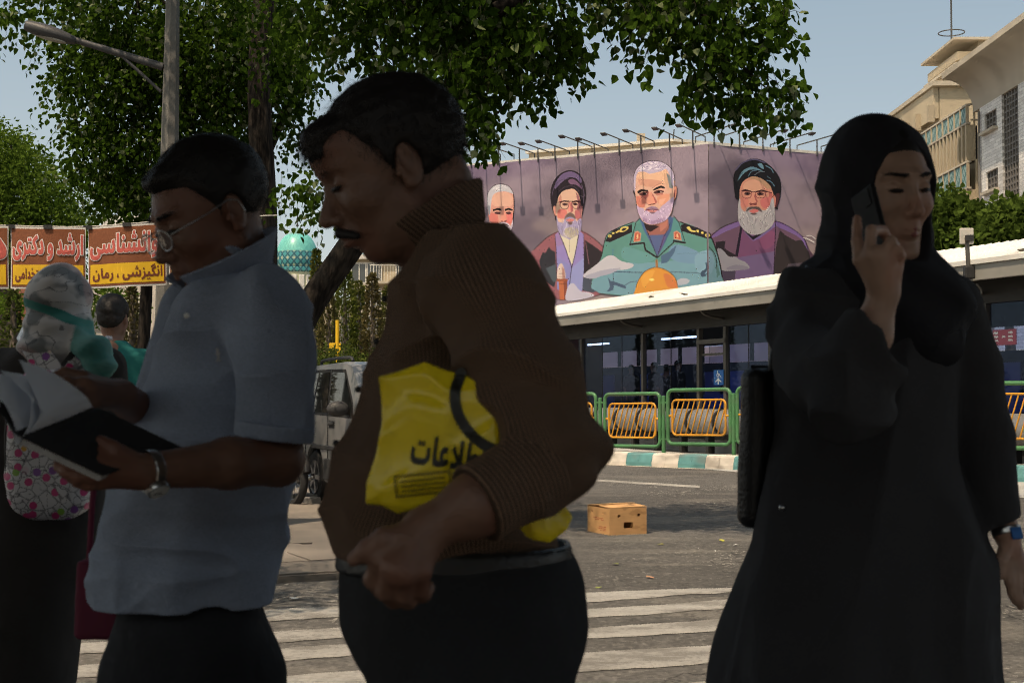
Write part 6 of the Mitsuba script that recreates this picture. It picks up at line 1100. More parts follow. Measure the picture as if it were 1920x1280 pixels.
def cloth_mat(name, c, weave=900, var=.12, rough=.9, extra=None):
    def fn(p, n, uv):
        k = mikit.fbm(p.x * 12, p.y * 12, p.z * 12, 3); g = mikit.noise(p.x * 420, p.y * 420, p.z * 420)
        out = mi.Color3f(c) * (1 - var + 2 * var * k) * (.86 + .28 * g)
        return extra(out, p, uv) if extra else out
    scene[name] = {'type': 'twosided', 'bsdf': {'type': 'bumpmap', 'arbitrary': mikit.proc(lambda p, n, uv: mikit.noise(p.x * 500, p.y * 500, p.z * 500) + 3 * mikit.fbm(p.x * 26, p.y * 26, p.z * 14, 3), 1e-3), 'scale': .0035, 'bsdf': {'type': 'principled', 'base_color': mikit.proc(fn), 'roughness': rough, 'sheen': .4, 'specular': .25}}}
    return name
def stripes(out, p, uv):
    u = uv.x / .0064; t = dr.abs(u - dr.floor(u) - .5) * 2
    return mikit.mix(out * 1.5, out * .45, mikit.smoothstep(.35, .6, t))
cloth_mat('shirt_brown', (.115, .072, .048), extra=stripes); cloth_mat('polo_blue', (.265, .31, .40), var=.15); cloth_mat('trouser_black', (.022, .023, .026)); cloth_mat('trouser_dark', (.022, .023, .027))
cloth_mat('coat_black', (.05, .05, .054)); cloth_mat('scarf_black', (.022, .022, .027), rough=.8); cloth_mat('coat_charcoal', (.038, .034, .031)); cloth_mat('teal_shirt', (.012, .105, .10)); cloth_mat('dull_cloth', (.06, .055, .06))
mat('leather_black', (.012, .012, .013), .42, spec=.5, bump=(.002, 200)); mat('steel', (.55, .55, .55), .25, metallic=1.0); mat('white_button', (.6, .6, .58), .4)
def frame(yaw, pitch, roll=0.0):
    y, t, r = (math.radians(a) for a in (yaw, pitch, roll))
    f0 = A([math.sin(y), -math.cos(y), 0]); l = A([math.cos(y), math.sin(y), 0]); z = A([0, 0, 1.0])
    f = math.cos(t) * f0 - math.sin(t) * z; u = math.cos(t) * z + math.sin(t) * f0
    l, u = l * math.cos(r) + u * math.sin(r), u * math.cos(r) - l * math.sin(r)
    return np.column_stack([l, f, u])
def head_sdf(p, c, R, s=1.0, brow=0.0, lean=1.0, nose=1.0, chin=(0, 0), fore=0.0):
    q = (p - c) @ R / s; x = np.abs(q[:, 0]); m = np.column_stack([x, q[:, 1], q[:, 2]])
    d = ell(q, (0, -.018, .040), (.075, .098, .088))
    d = su(d, ell(q, (0, .028, .005), (.066, .072, .085)), .03)
    d = su(d, ell(q, (0, .036, -.055), (.052 * lean, .058, .068)), .03)
    d = su(d, rc(m, (.050 * lean, .004, -.062), (.012, .076 + chin[0], -.108 + chin[1]), .020, .018), .028)
    if fore: d = su(d, ell(q, (0, .052 + fore, .062), (.056, .050, .044)), .03)
    d = su(d, ell(q, (0, .084 + chin[0], -.108 + chin[1]), (.017, .015, .014)), .016)
    d = su(d, ell(m, (.040, .064, -.022), (.024, .026, .022)), .02)
    d = su(d, rc(m, (.010, .094, .034), (.046, .078, .033), .008, .007), .012)
    d = ss(d, ell(m, (.032, .104, .014), (.020, .018, .012)), .012)
    d = su(d, ell(m, (.032, .0815, .011), (.0155, .0135, .0115)), .004)                      # lids
    d = su(d, rc(q, (0, .092, .020), (0, .117 * nose, -.028), .0075, .0105), .011)
    d = su(d, ell(q, (0, .118 * nose, -.031), (.0115, .0115, .0105)), .006)
    d = su(d, ell(m, (.0125, .104 * nose, -.036), (.0085, .011, .0085)), .006)
    d = ss(d, ell(m, (.0060, .110 * nose, -.0445), (.0036, .005, .0026)), .003); d = su(d, rc(q, (0, .098, -.040), (0, .0965, -.060), .011, .012), .010)
    d = su(d, ell(q, (0, .092, -.064), (.026, .016, .018)), .012)                              # mouth mound
    d = su(d, rc(m, (.0, .1075, -.062), (.019, .096, -.066), .0052, .0025), .004)
    d = su(d, rc(m, (.0, .1065, -.073), (.017, .096, -.071), .0062, .003), .004)
    d = ss(d, rc(m, (.0, .1145, -.0672), (.022, .1, -.0682), .0018, .0014), .003)
    d = ss(d, ell(m, (.027, .098, -.050), (.007, .010, .022), rotx(-.1)), .010)            # crease beside mouth
    d = su(d, rc(q, (0, -.020, -.05), (0, -.010, -.090), .053, .049), .03)
    e = ell(m, (.0775, -.010, -.004), (.0085, .020, .033), rotz(-.35) @ rotx(.15)); e = ss(e, ell(m, (.088, -.005, .001), (.0095, .0125, .0225), rotz(-.35) @ rotx(.15)), .005)
    e = su(e, ell(m, (.079, .000, -.030), (.006, .009, .009)), .006); e = su(e, rc(m, (.083, .006, -.004), (.079, .012, -.012), .004, .004), .004)
    d = su(d, e, .006)
    return d * s
def ribbons(root, dirn, length, width, bend, rg, seg=4):
    """Thin tapering strands from root along dirn, sagging by bend."""
    n = len(root); t = np.linspace(0, 1, seg + 1)
    side = np.cross(dirn, rg.normal(size=(n, 3))); side /= np.linalg.norm(side, axis=1, keepdims=True) + 1e-9
    V = []
    for k in t:
        c = root + dirn * (length * k)[:, None] + bend * (length * k * k)[:, None]; w = (width * (1 - .85 * k))[:, None]
        V += [c - side * w, c + side * w]
    v = np.stack(V, 1).reshape(-1, 3); m = 2 * (seg + 1)
    f = A([[2 * i, 2 * i + 1, 2 * i + 3] for i in range(seg)] + [[2 * i, 2 * i + 3, 2 * i + 2] for i in range(seg)])
    return v, (f[None] + (np.arange(n) * m)[:, None, None]).reshape(-1, 3)
def hair_mesh(c, R, s, line, vol, tuft=None, n=2600, ln=.03, seed=1, flow=(0, -.5, -.6), rough=.004, cell=.0035, lift=.55):
    """Hair shell over the skull above a hairline z = line(y), with loose strands."""
    def f(p):
        q = (p - c) @ R / s
        lz = np.interp(q[:, 1], line[0], line[1]); tp = np.clip((q[:, 2] - lz) / .045, 0, 1); tp = tp * tp * (3 - 2 * tp)
        d = ell(q, (0, -.018, .044), (.076 + vol, .098 + vol, .086 + vol))
        if tuft is not None:
            for t_ in tuft: d = su(d, ell(q, *t_), .02)
        d += (vol + .001) * (1 - tp) * .8 + .006 * (meshkit.noise(q * 38, seed) - .5) * tp
        d = si(d, (lz + .006 * (meshkit.noise(q * 160, seed) - .5) - q[:, 2]) * .75, .008)
        m = np.column_stack([np.abs(q[:, 0]), q[:, 1], q[:, 2]]); d = ss(d, ell(m, (.088, -.008, -.006), (.03, .021, .034)), .008)
        d += rough * (meshkit.fbm(q * A([70, 34, 70]) + seed, 3, seed) - .5) * 2
        return d * s
    m = nets(f, c - .2, c + .2, cell); rg = np.random.default_rng(seed)
    m.fix_normals if False else None
    idx = rg.integers(0, len(m.vertices), n); nv = trimesh.Trimesh(m.vertices, m.faces, process=False).vertex_normals[idx]
    fl = R @ A(flow, float); dirn = nv * lift + fl * .8 + rg.normal(size=(n, 3)) * .28; dirn /= np.linalg.norm(dirn, axis=1, keepdims=True)
    v, fc = ribbons(m.vertices[idx] - nv * .003, dirn, ln * rg.uniform(.5, 1.2, n), np.full(n, .0007), -nv * .35 + A([0, 0, -.25]), rg)
    return (np.vstack([m.vertices, v]), np.vstack([m.faces, fc + len(m.vertices)]))
def brows_eyes(key, c, R, s, closed=.5, thick=.0042):
    for sg in (-1, 1):
        W = lambda x, y, z: c + R @ (A([sg * x, y, z]) * s)
        rg = np.random.default_rng(7); n = 130; t = rg.uniform(0, 1, n)
        px_ = A([W(.012 + .036 * k, .1035 - .022 * k ** 1.7, .0325 + .0035 * math.sin(2.6 * k) - .002 * k) for k in t]) + rg.normal(size=(n, 3)) * .0016
        d_ = np.tile(R @ A([sg * .9, -.35, .25]), (n, 1)) + rg.normal(size=(n, 3)) * .2; d_ /= np.linalg.norm(d_, axis=1, keepdims=True)
        v, f_ = ribbons(px_, d_, np.full(n, .010), np.full(n, .0008), R @ A([0, 0, -.3]), rg, 2); part(key, 'eyebrow', (v, f_), 'hair_black')
        part(key, 'eye', nets(lambda p, c0=W(.0315, .0945, .0055): ell(p, c0, A([.0135, .0055, .0042]) * s, R @ rotz(-.45 * sg)), W(.0315, .0945, .0055) - .03, W(.0315, .0945, .0055) + .03, .0016), 'eye_dark', True)
        v = [W(.018 + .027 * k, .0965 - .010 * abs(k - .35) - .002, .0065 - .0025 * math.sin(math.pi * k)) for k in np.linspace(0, 1, 9)]; part(key, 'eyelashes', tube(v, .0013, 5), 'hair_black', True)
def chain_w(p, joints, rs, k=.004): return chain(p, [at(*j) for j in joints], rs, k)
def torso_rows(rows, d):
    """(py, x left, x right, half depth[, depth offset]) at distance d -> (z, cx, cy, rx, ry)."""
    out = []
    for r in rows:
        a, b = at(r[1], r[0], d), at(r[2], r[0], d); out.append((a[2], (a[0] + b[0]) / 2, d + (r[4] if len(r) > 4 else 0), (b[0] - a[0]) / 2, r[3]))
    return out
def zrow(z, xl, xr, d, ry, dy=0): return (z, (xl + xr) / 2, d + dy, (xr - xl) / 2, ry)
def shoe_pair(key, pts, yaw, m='leather_black'):
    for i, (x, y) in enumerate(pts):
        R = rotz(math.radians(yaw)); c = A([x, y, .045])
        def f(p, c=c):
            q = (p - c) @ R; d = rc(q, (0, -.08, 0), (0, .14, -.012), .045, .036); return np.maximum(su(d, rc(q, (0, -.07, .02), (0, -.06, .07), .042, .045), .03), -.043 - q[:, 2])
        part(key, 'shoe', nets(f, c - .3, c + .3, .012), m, True)
def collar(p, c, R, a, b, h, flare=.25, th=.005, gap=.035):
    q = (p - c) @ R; k = (np.sqrt((q[:, 0] / a) ** 2 + (q[:, 1] / b) ** 2) - 1 + flare * q[:, 2] / h * .5) * min(a, b)
    d = np.maximum(np.abs(k) - th, np.abs(q[:, 2]) - h)
    return np.maximum(d, np.where(q[:, 1] > 0, gap * (.2 + .8 * (h - q[:, 2]) / (2 * h)) - np.abs(q[:, 0]), -1))
def drape(mesh, shape2, to3, off, view=(0, -1, 0), step=.012):
    """Lays a flat print on the front of a mesh: shape2 in plane coordinates, to3 maps them to points in front of the mesh."""
    V, F = [], []; n = 0
    for q in getattr(shape2, 'geoms', [shape2]):
        if q.geom_type != 'Polygon' or q.area <= 0: continue
        v, f = trimesh.creation.triangulate_polygon(q.segmentize(step), engine='earcut'); mm = trimesh.Trimesh(np.column_stack([v, v[:, 0] * 0]), f, process=False)
        vv, ff = trimesh.remesh.subdivide_to_size(mm.vertices, mm.faces, step); V.append(vv[:, :2]); F.append(ff + n); n += len(vv)
    v2 = np.vstack(V); P = to3(v2); tm = trimesh.Trimesh(mesh.vertices, mesh.faces, process=False); ok = tm.vertex_normals @ A(view) > .12
    mv = tm.vertices[ok]; kd = cKDTree(mv[:, [0, 2]]); dd, ii = kd.query(P[:, [0, 2]], k=4); w = 1 / (dd + 1e-4); y = (mv[ii, 1] * w).sum(1) / w.sum(1)
    P[:, 1] = y - off; return (P, np.vstack(F))

# ================= the man in brown
DM = 2.06
mc = at(738, 322, DM); MR = frame(-76, 24, 0); ms_ = .98
man = thing('person', 'man in brown striped shirt looking down, yellow bag under his arm', 'person', 'people in the foreground')
elbow, cuff, wr = at(1052, 856, 1.80), at(892, 946, 1.74), at(800, 992, 1.735)
sh = at(905, 540, 1.90)
def hand_m(p):
    w = wr; mcp = [at(*j) for j in ((716, 1046, 1.715), (738, 1062, 1.702), (764, 1072, 1.702), (790, 1070, 1.712))]
    d = rc(p, w, (mcp[1] + mcp[2]) / 2, .026, .021)
    for m_ in mcp: d = su(d, rc(p, w + (m_ - w) * .25, m_, .019, .0118), .012)
    for j, r in (([(716, 1046, 1.715), (700, 1086, 1.735), (716, 1106, 1.765), (738, 1092, 1.78)], [.0125, .0118, .0105, .009]), ([(738, 1062, 1.702), (724, 1108, 1.728), (738, 1124, 1.762), (758, 1106, 1.778)], [.0128, .012, .0105, .009]),
                 ([(764, 1072, 1.702), (756, 1114, 1.73), (766, 1126, 1.762), (782, 1108, 1.778)], [.0124, .0115, .010, .0088]), ([(790, 1070, 1.712), (788, 1104, 1.738), (794, 1114, 1.765), (804, 1100, 1.778)], [.0115, .0105, .0092, .008])):
        d = su(d, chain_w(p, j, r), .006)
    d = su(d, chain_w(p, [(775, 1010, 1.725), (722, 1010, 1.715), (690, 1030, 1.718), (664, 1047, 1.722)], [.021, .0155, .0128, .0095]), .010)
    for m_ in mcp: d = su(d, np.linalg.norm(p - m_ + A([0, .004, 0]), axis=1) - .0105, .006)
    return d
def body_m(p):
    d = head_sdf(p, mc, MR, ms_, nose=1.03, chin=(-.014, .012), fore=.008)
    d = su(d, rc(p, mc + MR @ A([0, -.014, -.090]), at(832, 500, DM + .05), .052, .055), .03)
    d = su(d, rc(p, mc + MR @ A([0, -.055, -.045]), at(838, 450, DM + .03), .050, .058), .03)
    core = stack(p, torso_rows([(500, 820, 905, .06), (540, 800, 930, .09), (700, 750, 970, .10), (980, 680, 990, .13), (1040, 690, 1030, .13)], DM + .06)); d = su(d, core, .03)
    a = su(chain(p, [sh, elbow], [.035, .030]), chain(p, [elbow, cuff, wr], [.030, .0365, .026], .02), .02)
    fz = A([0, 0, 0]); d = su(d, a, .015); d = su(d, hand_m(p), .014)
    return d + .0012 * (meshkit.noise(p * 60, 3) - .5)
part(man, 'body', nets(body_m, (-.50, 1.5, .75), (.40, 2.45, 1.85), .0032), 'skin_tan', True)
brows_eyes(man, mc, MR, ms_)
part(man, 'hair', hair_mesh(mc, MR, ms_, ([-.14, -.08, -.04, -.006, .014, .03, .055, .085, .14], [-.085, -.082, -.066, -.048, -.040, .018, .046, .050, .046]), .013, [((0, .078, .078), (.056, .036, .032)), ((.02, .100, .060), (.036, .020, .022))], 3600, .026, 2, (.1, .25, -.55), .005, .0035, .5), 'hair_black', True)
def mous(p):
    q = (p - mc) @ MR / ms_; m = np.column_stack([np.abs(q[:, 0]), q[:, 1], q[:, 2]]); return (rc(m, (.003, .1105, -.0535), (.030, .094, -.068), .0088, .0055) + .0016 * (meshkit.noise(q * 320, 2) - .5)) * ms_
part(man, 'moustache', nets(mous, mc - .2, mc + .2, .0025), 'hair_black', True)
rows_m = [(436, 806, 928, .085, .03), (456, 778, 944, .135, .04), (500, 754, 958, .17, .05), (560, 732, 985, .165, .05), (620, 724, 1000, .155, .05), (690, 704, 1010, .15, .05), (780, 668, 1010, .16, .05), (880, 632, 1010, .17, .05), (980, 614, 1020, .17, .05), (1025, 620, 1040, .165, .05), (1062, 640, 1055, .16, .05)]
RM = torso_rows(rows_m, DM)
def arm_u(p): return chain(p, [sh, at(972, 690, 1.855), elbow], [.080, .068, .049], .03)
def arm_f(p): return rc(p, elbow, cuff, .049, .042)
def shirt_m(p):
    t = stack(p, RM, 2.2); t += .014 * fold(p, 1, (7, 7, 3.2)) - .018 * (crease(p, 1, (7, 7, 3.2)) - .4) - .014 * (crease(p, 2, (6, 6, 14)) - .3) + .005 * np.sin(p[:, 2] * 60 + 14 * p[:, 0] + 5 * meshkit.noise(p * 5, 2)) * np.clip((1.25 - p[:, 2]) / .2, 0, 1) * .6
    a = su(arm_u(p), arm_f(p), .03); q = p - elbow
    a += .010 * fold(p, 5, (11, 11, 11)) - .017 * (crease(p, 4, (9, 9, 11)) - .4) + .006 * np.sin(q @ A([20, 10, 70]) + 6 * meshkit.noise(p * 9, 5)) * np.exp(-(np.linalg.norm(q, axis=1) / .13) ** 2)
    a = np.maximum(a, (p - cuff) @ unit(cuff - elbow))                          # end of the sleeve
    d = su(t, a, .035)
    d = np.maximum(d, at(0, 1052, DM)[2] + .012 * meshkit.noise(p * 14, 6) - p[:, 2])
    d = ss(d, rc(p, mc + MR @ A([0, -.03, -.07]), at(840, 470, DM + .03), .062, .054), .012)
    return d
m = nets(shirt_m, (-.50, 1.5, .85), (.42, 2.5, 1.62), .0042)
v = m.vertices; du, df, dt = arm_u(v), arm_f(v), stack(v, RM, 2.2)
ax = unit(elbow - sh); e1 = unit(np.cross(ax, [0, 1, 0])); e2 = np.cross(ax, e1); q = v - sh; uu = np.arctan2(q @ e2, q @ e1) * .085
uf = (v - elbow) @ unit(cuff - elbow); cen = A([np.interp(v[:, 2], [r[0] for r in RM[::-1]], [r[1] for r in RM[::-1]]), np.full(len(v), DM + .05)]).T
ut = np.arctan2(v[:, 1] - cen[:, 1], v[:, 0] - cen[:, 0]) * .17
u = np.where(dt < np.minimum(du, df), ut, np.where(du < df + .012, uu, uf)); part(man, 'shirt', m, 'shirt_brown', True, uv=np.column_stack([u, v[:, 2]]))
CRm = frame(-93, 10)
def col_m(p): return collar(p, at(826, 425, DM + .012), np.column_stack([CRm[:, 0], unit(CRm[:, 1] + A([0, 0, -.45])), np.cross(CRm[:, 0], unit(CRm[:, 1] + A([0, 0, -.45])))]),   .069, .071, .027, .40, .0052) + .004 * fold(p, 9, (20, 20, 20))
m = nets(col_m, at(830, 424, DM) - .2, at(830, 424, DM) + .2, .003); q = m.vertices; part(man, 'collar', m, 'shirt_brown', True, uv=np.column_stack([q[:, 2] * .8 + q[:, 0] * .6, q[:, 1]]))
def cuff_m(p):
    x = unit(cuff - elbow); q = p - (cuff - x * .055); t = q @ x; r_ = np.linalg.norm(q - t[:, None] * x, axis=1); return np.maximum(np.abs(r_ - .0465 - .004 * (meshkit.noise(p * 20, 1) - .5)) - .006, np.abs(t) - .054) 
m = nets(cuff_m, cuff - .2, cuff + .25, .0035); q = m.vertices; part(man, 'cuff', m, 'shirt_brown', True, uv=np.column_stack([(q - elbow) @ unit(cuff - elbow), q[:, 2]]))
def trou_m(p):
    top = stack(p, torso_rows([(1025, 640, 1062, .155, .05), (1060, 632, 1086, .17, .05), (1100, 629, 1099, .18, .05), (1170, 632, 1105, .185, .05), (1230, 655, 1096, .185, .05), (1290, 685, 1078, .18, .05)], DM) + [zrow(.66, -.27, .10, DM, .15, .05)], 2.3)
    lz = [rc(p, A([-.09, DM + .05 + s * .085, .74]), A([-.06 + s * .05, DM + .05 + s * .1, .06]), .105, .062) for s in (-1, 1)]
    return su(top, np.minimum(*lz), .04) + .012 * fold(p, 12, (7, 7, 4))
part(man, 'trousers', nets(trou_m, (-.6, 1.55, 0), (.45, 2.55, 1.08), .008), 'trouser_black', True)
zb_ = at(0, 1046, DM)[2]
def belt_m(p):
    k = stack(p, torso_rows([(1000, 636, 1064, .160, .05), (1045, 632, 1068, .163, .05), (1100, 629, 1072, .166, .05)], DM)); return np.maximum(np.abs(k - .0) - .006, np.abs(p[:, 2] - zb_) - .019)
part(man, 'belt', nets(belt_m, (-.6, 1.6, .9), (.45, 2.5, 1.1), .006), 'leather_black', True)
for i, py in enumerate((560, 640, 730, 830)):
    x = np.interp(py, [500, 560, 620, 690, 780, 880], [743, 722, 713, 690, 650, 612]); b = at(x - 1, py, DM + .02); part(man, 'button', trimesh.creation.icosphere(subdivisions=2, radius=.005).apply_translation(b), 'black_plastic', True)
shoe_pair(man, [(-.12, DM - .06), (-.03, DM + .15)], 90)
# yellow plastic bag under his arm
outline = A([(708, 702), (752, 690), (800, 673), (835, 688), (880, 700), (940, 740), (985, 850), (1060, 940), (1078, 962), (1066, 992), (1030, 1018), (985, 1008), (930, 940), (870, 925), (800, 952), (748, 966), (716, 950), (683, 946), (686, 900), (702, 850), (714, 790), (712, 745)], float)
DBg = 1.845
def to3(xy): xy = np.atleast_2d(xy); return A([at(x, y, DBg) for x, y in xy])
O3 = to3(outline)[:, [0, 2]]
def poly_d(P, Q):
    d = np.full(len(P), 9.0); ins = np.zeros(len(P), bool)
    for i in range(len(Q)):
        a, b = Q[i], Q[(i + 1) % len(Q)]; e = b - a; w = P - a; t = np.clip(w @ e / (e @ e), 0, 1); d = np.minimum(d, np.linalg.norm(w - t[:, None] * e, axis=1))
        c = ((a[1] > P[:, 1]) != (b[1] > P[:, 1])) & (P[:, 0] < e[0] * (P[:, 1] - a[1]) / (e[1] if e[1] else 1e-9) + a[0]); ins ^= c
    return np.where(ins, -d, d)
def ridge(p, s, f): n_ = meshkit.noise(p * A(f) + s * 3.7, s); return 1 - np.abs(2 * n_ - 1)
def bag_m(p):
    k = poly_d(p[:, [0, 2]], O3); th = .010 + .026 * np.clip(-k / .05, 0, 1) ** .6
    yc = DBg - .02 * np.clip((p[:, 0] - O3[0, 0]) / .3, 0, 1) + .0
    y = np.abs(p[:, 1] - yc) - th - .026 * (crease(p, 1, (13, 13, 6), 1.3) - .4) - .010 * (crease(p, 2, (22, 22, 26), 1.3) - .4)
    return su(np.maximum(k, -.05), y, .0) * 0 + np.maximum(k + .004, y * .75)
bgm = nets(bag_m, (-.22, DBg - .12, .98), (.12, DBg + .1, 1.32), .0032)
scene['bag_yellow'] = {'type': 'twosided', 'bsdf': {'type': 'principled', 'base_color': {'type': 'rgb', 'value': [.76, .58, .012]}, 'roughness': .28, 'specular': .6}}
mat('ink_black', (.015, .015, .012), .4); mat('ink_olive', (.28, .21, .01), .4)
bag = thing('plastic_bag', 'crumpled yellow plastic bag with black lettering clamped under the arm of the man in brown', 'bag')
part(bag, 'sack', bgm, 'bag_yellow', True)
part(bag, 'printed_arc', drape(bgm, LineString(smooth2([(866, 700), (856, 735), (860, 770), (880, 806), (915, 834), (960, 850)], False)).buffer(10), to3, .0022, step=8), 'ink_black')
wd_ = fit(word('ett'), 774, -878, 912, -822); wd_ = affinity.rotate(affinity.scale(wd_, 1, -1, origin=(0, 0)), 9, origin=(855, 854)); part(bag, 'lettering', drape(bgm, wd_, to3, .0022, step=6), 'ink_black')
fr_ = affinity.rotate(sbox(744, 882, 850, 924).difference(sbox(749, 887, 845, 919)).union(unary_union([sbox(756, 893 + k * 9, 838, 897 + k * 9) for k in range(3)])), -6, origin=(797, 903)); part(bag, 'printed_frame', drape(bgm, fr_, to3, .0022, step=6), 'ink_olive')

# ================= the man in the blue polo shirt
DP = 2.5
pc = at(397, 404, DP); PR = frame(-54, 27, 0); ps_ = 1.0
polo = thing('person', 'man in blue grey polo shirt and glasses reading an open book', 'person', 'people in the foreground')
psh, pel, pwr = at(528, 570, 2.40), at(522, 862, 2.33), at(268, 884, 2.14)
p2sh, p2el, p2wr = at(372, 590, 2.72), at(300, 800, 2.66), at(226, 742, 2.38)
def hand_p(p):
    mcp = [at(*j) for j in ((182, 852, 2.09), (176, 870, 2.075), (181, 888, 2.08), (194, 902, 2.09))]; d = rc(p, pwr, (mcp[1] + mcp[2]) / 2, .024, .020)
    for m_ in mcp: d = su(d, rc(p, pwr + (m_ - pwr) * .25, m_, .019, .0112), .012)
    for j, r in (([(182, 852, 2.09), (146, 846, 2.085), (124, 838, 2.09), (110, 830, 2.10)], [.0118, .0108, .0096, .0085]), ([(176, 870, 2.075), (136, 868, 2.065), (115, 858, 2.07), (102, 848, 2.085)], [.012, .011, .0098, .0085]),
                 ([(181, 888, 2.08), (146, 892, 2.07), (124, 884, 2.07), (110, 874, 2.08)], [.0115, .0105, .0094, .0082]), ([(194, 902, 2.09), (165, 908, 2.085), (146, 903, 2.08), (132, 894, 2.085)], [.0105, .0096, .0086, .0078]), ([(240, 862, 2.12), (212, 842, 2.10), (190, 828, 2.10)], [.017, .013, .010])):
        d = su(d, chain_w(p, j, r), .006)
    return d
def hand_p2(p):
    mcp = [at(*j) for j in ((156, 708, 2.31), (158, 722, 2.285), (166, 738, 2.275), (178, 752, 2.28))]; d = rc(p, p2wr, (mcp[1] + mcp[2]) / 2, .024, .02)
    for m_ in mcp: d = su(d, rc(p, p2wr + (m_ - p2wr) * .25, m_, .018, .0112), .012)
    for j, r in (([(156, 708, 2.31), (122, 700, 2.30), (104, 708, 2.29), (98, 722, 2.28)], [.0118, .0108, .0096, .0085]), ([(158, 722, 2.285), (126, 718, 2.26), (112, 730, 2.25), (112, 744, 2.25)], [.012, .011, .0098, .0085]),
                 ([(166, 738, 2.275), (140, 738, 2.245), (130, 752, 2.24), (134, 764, 2.245)], [.0115, .0105, .0094, .0082]), ([(178, 752, 2.28), (158, 758, 2.255), (152, 768, 2.25), (156, 776, 2.255)], [.0105, .0096, .0086, .0078]), ([(200, 748, 2.33), (166, 760, 2.28), (140, 766, 2.26)], [.016, .0125, .0098])):
        d = su(d, chain_w(p, j, r), .006)
    return d
def body_p(p):
    d = head_sdf(p, pc, PR, ps_, lean=1.06); d = su(d, rc(p, pc + PR @ A([0, -.010, -.090]), at(418, 560, DP + .04), .049, .05), .03)
    d = su(d, stack(p, torso_rows([(540, 400, 480, .06, .05), (580, 370, 500, .08, .05), (800, 290, 490, .09, .05), (1000, 250, 470, .09, .05)], DP)), .03)
    d = su(d, chain(p, [at(505, 600, 2.42), pel], [.03, .041]), .015); d = su(d, chain(p, [pel, at(430, 868, 2.25), pwr], [.041, .038, .026], .02), .015); d = su(d, hand_p(p), .012)
    d = su(d, chain(p, [p2sh, p2el, p2wr], [.03, .038, .027], .02), .015); d = su(d, hand_p2(p), .012)
    return d + .001 * (meshkit.noise(p * 60, 3) - .5)
part(polo, 'body', nets(body_p, (-1.0, 1.95, .8), (-.30, 2.9, 1.75), .0034), 'skin_warm', True)
brows_eyes(polo, pc, PR, ps_)
part(polo, 'hair', hair_mesh(pc, PR, ps_, ([-.14, -.09, -.05, -.006, .016, .03, .05, .08, .14], [-.055, -.055, -.045, -.030, -.028, .02, .052, .062, .062]), .010, [((0, .062, .088), (.050, .030, .020))], 3200, .015, 4, (.15, .5, .0), .0022, .0035, .6), 'hair_black', True)
rows_p = [(498, 420, 498, .07, .06), (520, 380, 518, .11, .06), (542, 345, 525, .14, .05), (570, 318, 540, .155, .05), (620, 300, 556, .155, .05), (700, 276, 552, .145, .05), (780, 250, 542, .145, .05), (860, 226, 526, .145, .05), (950, 207, 508, .15, .05), (1050, 187, 500, .155, .05), (1145, 176, 494, .155, .05)]
RP = torso_rows(rows_p, DP)
sl_end, sl2_end = at(508, 822, 2.335), at(318, 762, 2.69)
def polo_s(p):
    t = stack(p, RP, 2.2) + .014 * fold(p, 21, (6, 6, 2.6)) - .036 * (crease(p, 22, (6, 6, 2.2)) - .4) - .014 * (crease(p, 29, (5, 5, 12)) - .3) + .006 * np.sin(p[:, 0] * 46 - p[:, 2] * 12 + 6 * meshkit.noise(p * 4, 8)) * np.clip((1.15 - p[:, 2]) / .3, 0, 1)
    a = chain(p, [at(496, 568, 2.42), at(512, 655, 2.37), at(504, 845, 2.325)], [.070, .062, .059], .02) + .010 * fold(p, 23, (12, 12, 8)) - .020 * (crease(p, 25, (9, 9, 8)) - .4); ax = unit(at(512, 845, 2.325) - at(525, 650, 2.37) + A([-.02, 0, .0]))
    a = np.maximum(a, (p - sl_end) @ unit(A([-.12, 0, -1])) )
    b = chain(p, [p2sh, p2el], [.075, .062]) + .01 * fold(p, 24, (12, 12, 8)); b = np.maximum(b, (p - sl2_end) @ unit(p2el - p2sh))
    d = su(su(t, a, .025), b, .03)
    hem = at(0, 1140, DP)[2] + .02 * np.clip((-.55 - p[:, 0]) * 2.0, 0, 1.2) + .006 * meshkit.noise(p * 9, 4)
    d = np.maximum(d, hem - p[:, 2])
    d = ss(d, rc(p, pc + PR @ A([0, -.03, -.08]), at(428, 540, DP + .04), .062, .056), .012)
    return d
part(polo, 'shirt', nets(polo_s, (-1.0, 2.0, .82), (-.26, 2.95, 1.56), .0046), 'polo_blue', True)
cp = at(428, 502, DP + .02); cf = frame(-54, 0)
def col_p(p):
    f_ = unit(cf[:, 1] + A([0, 0, -.55])); return collar(p, cp, np.column_stack([cf[:, 0], f_, np.cross(cf[:, 0], f_)]), .086, .086, .030, .45, .0045, .03)
part(polo, 'collar', nets(col_p, cp - .2, cp + .2, .0032), 'polo_blue', True)
def band_p(p):
    q = p - sl_end; n_ = unit(A([-.12, 0, -1])); t = q @ n_; c = at(512, 830, 2.325); r_ = np.linalg.norm((p - c) - ((p - c) @ n_)[:, None] * n_, axis=1); return np.maximum(np.abs(r_ - .0605) - .004, np.abs(t + .012) - .013)
part(polo, 'sleeve_band', nets(band_p, sl_end - .15, sl_end + .15, .0035), 'polo_blue', True)
pk = at(350, 560, DP - .12)
part(polo, 'button', lathe([(0, 0), (.0048, 0), (.0048, .002), (0, .003)], 14).apply_transform(np.vstack([np.column_stack([rotx(math.pi / 2), at(350, 592, DP - .128)]), [0, 0, 0, 1]])), 'white_button', 40)
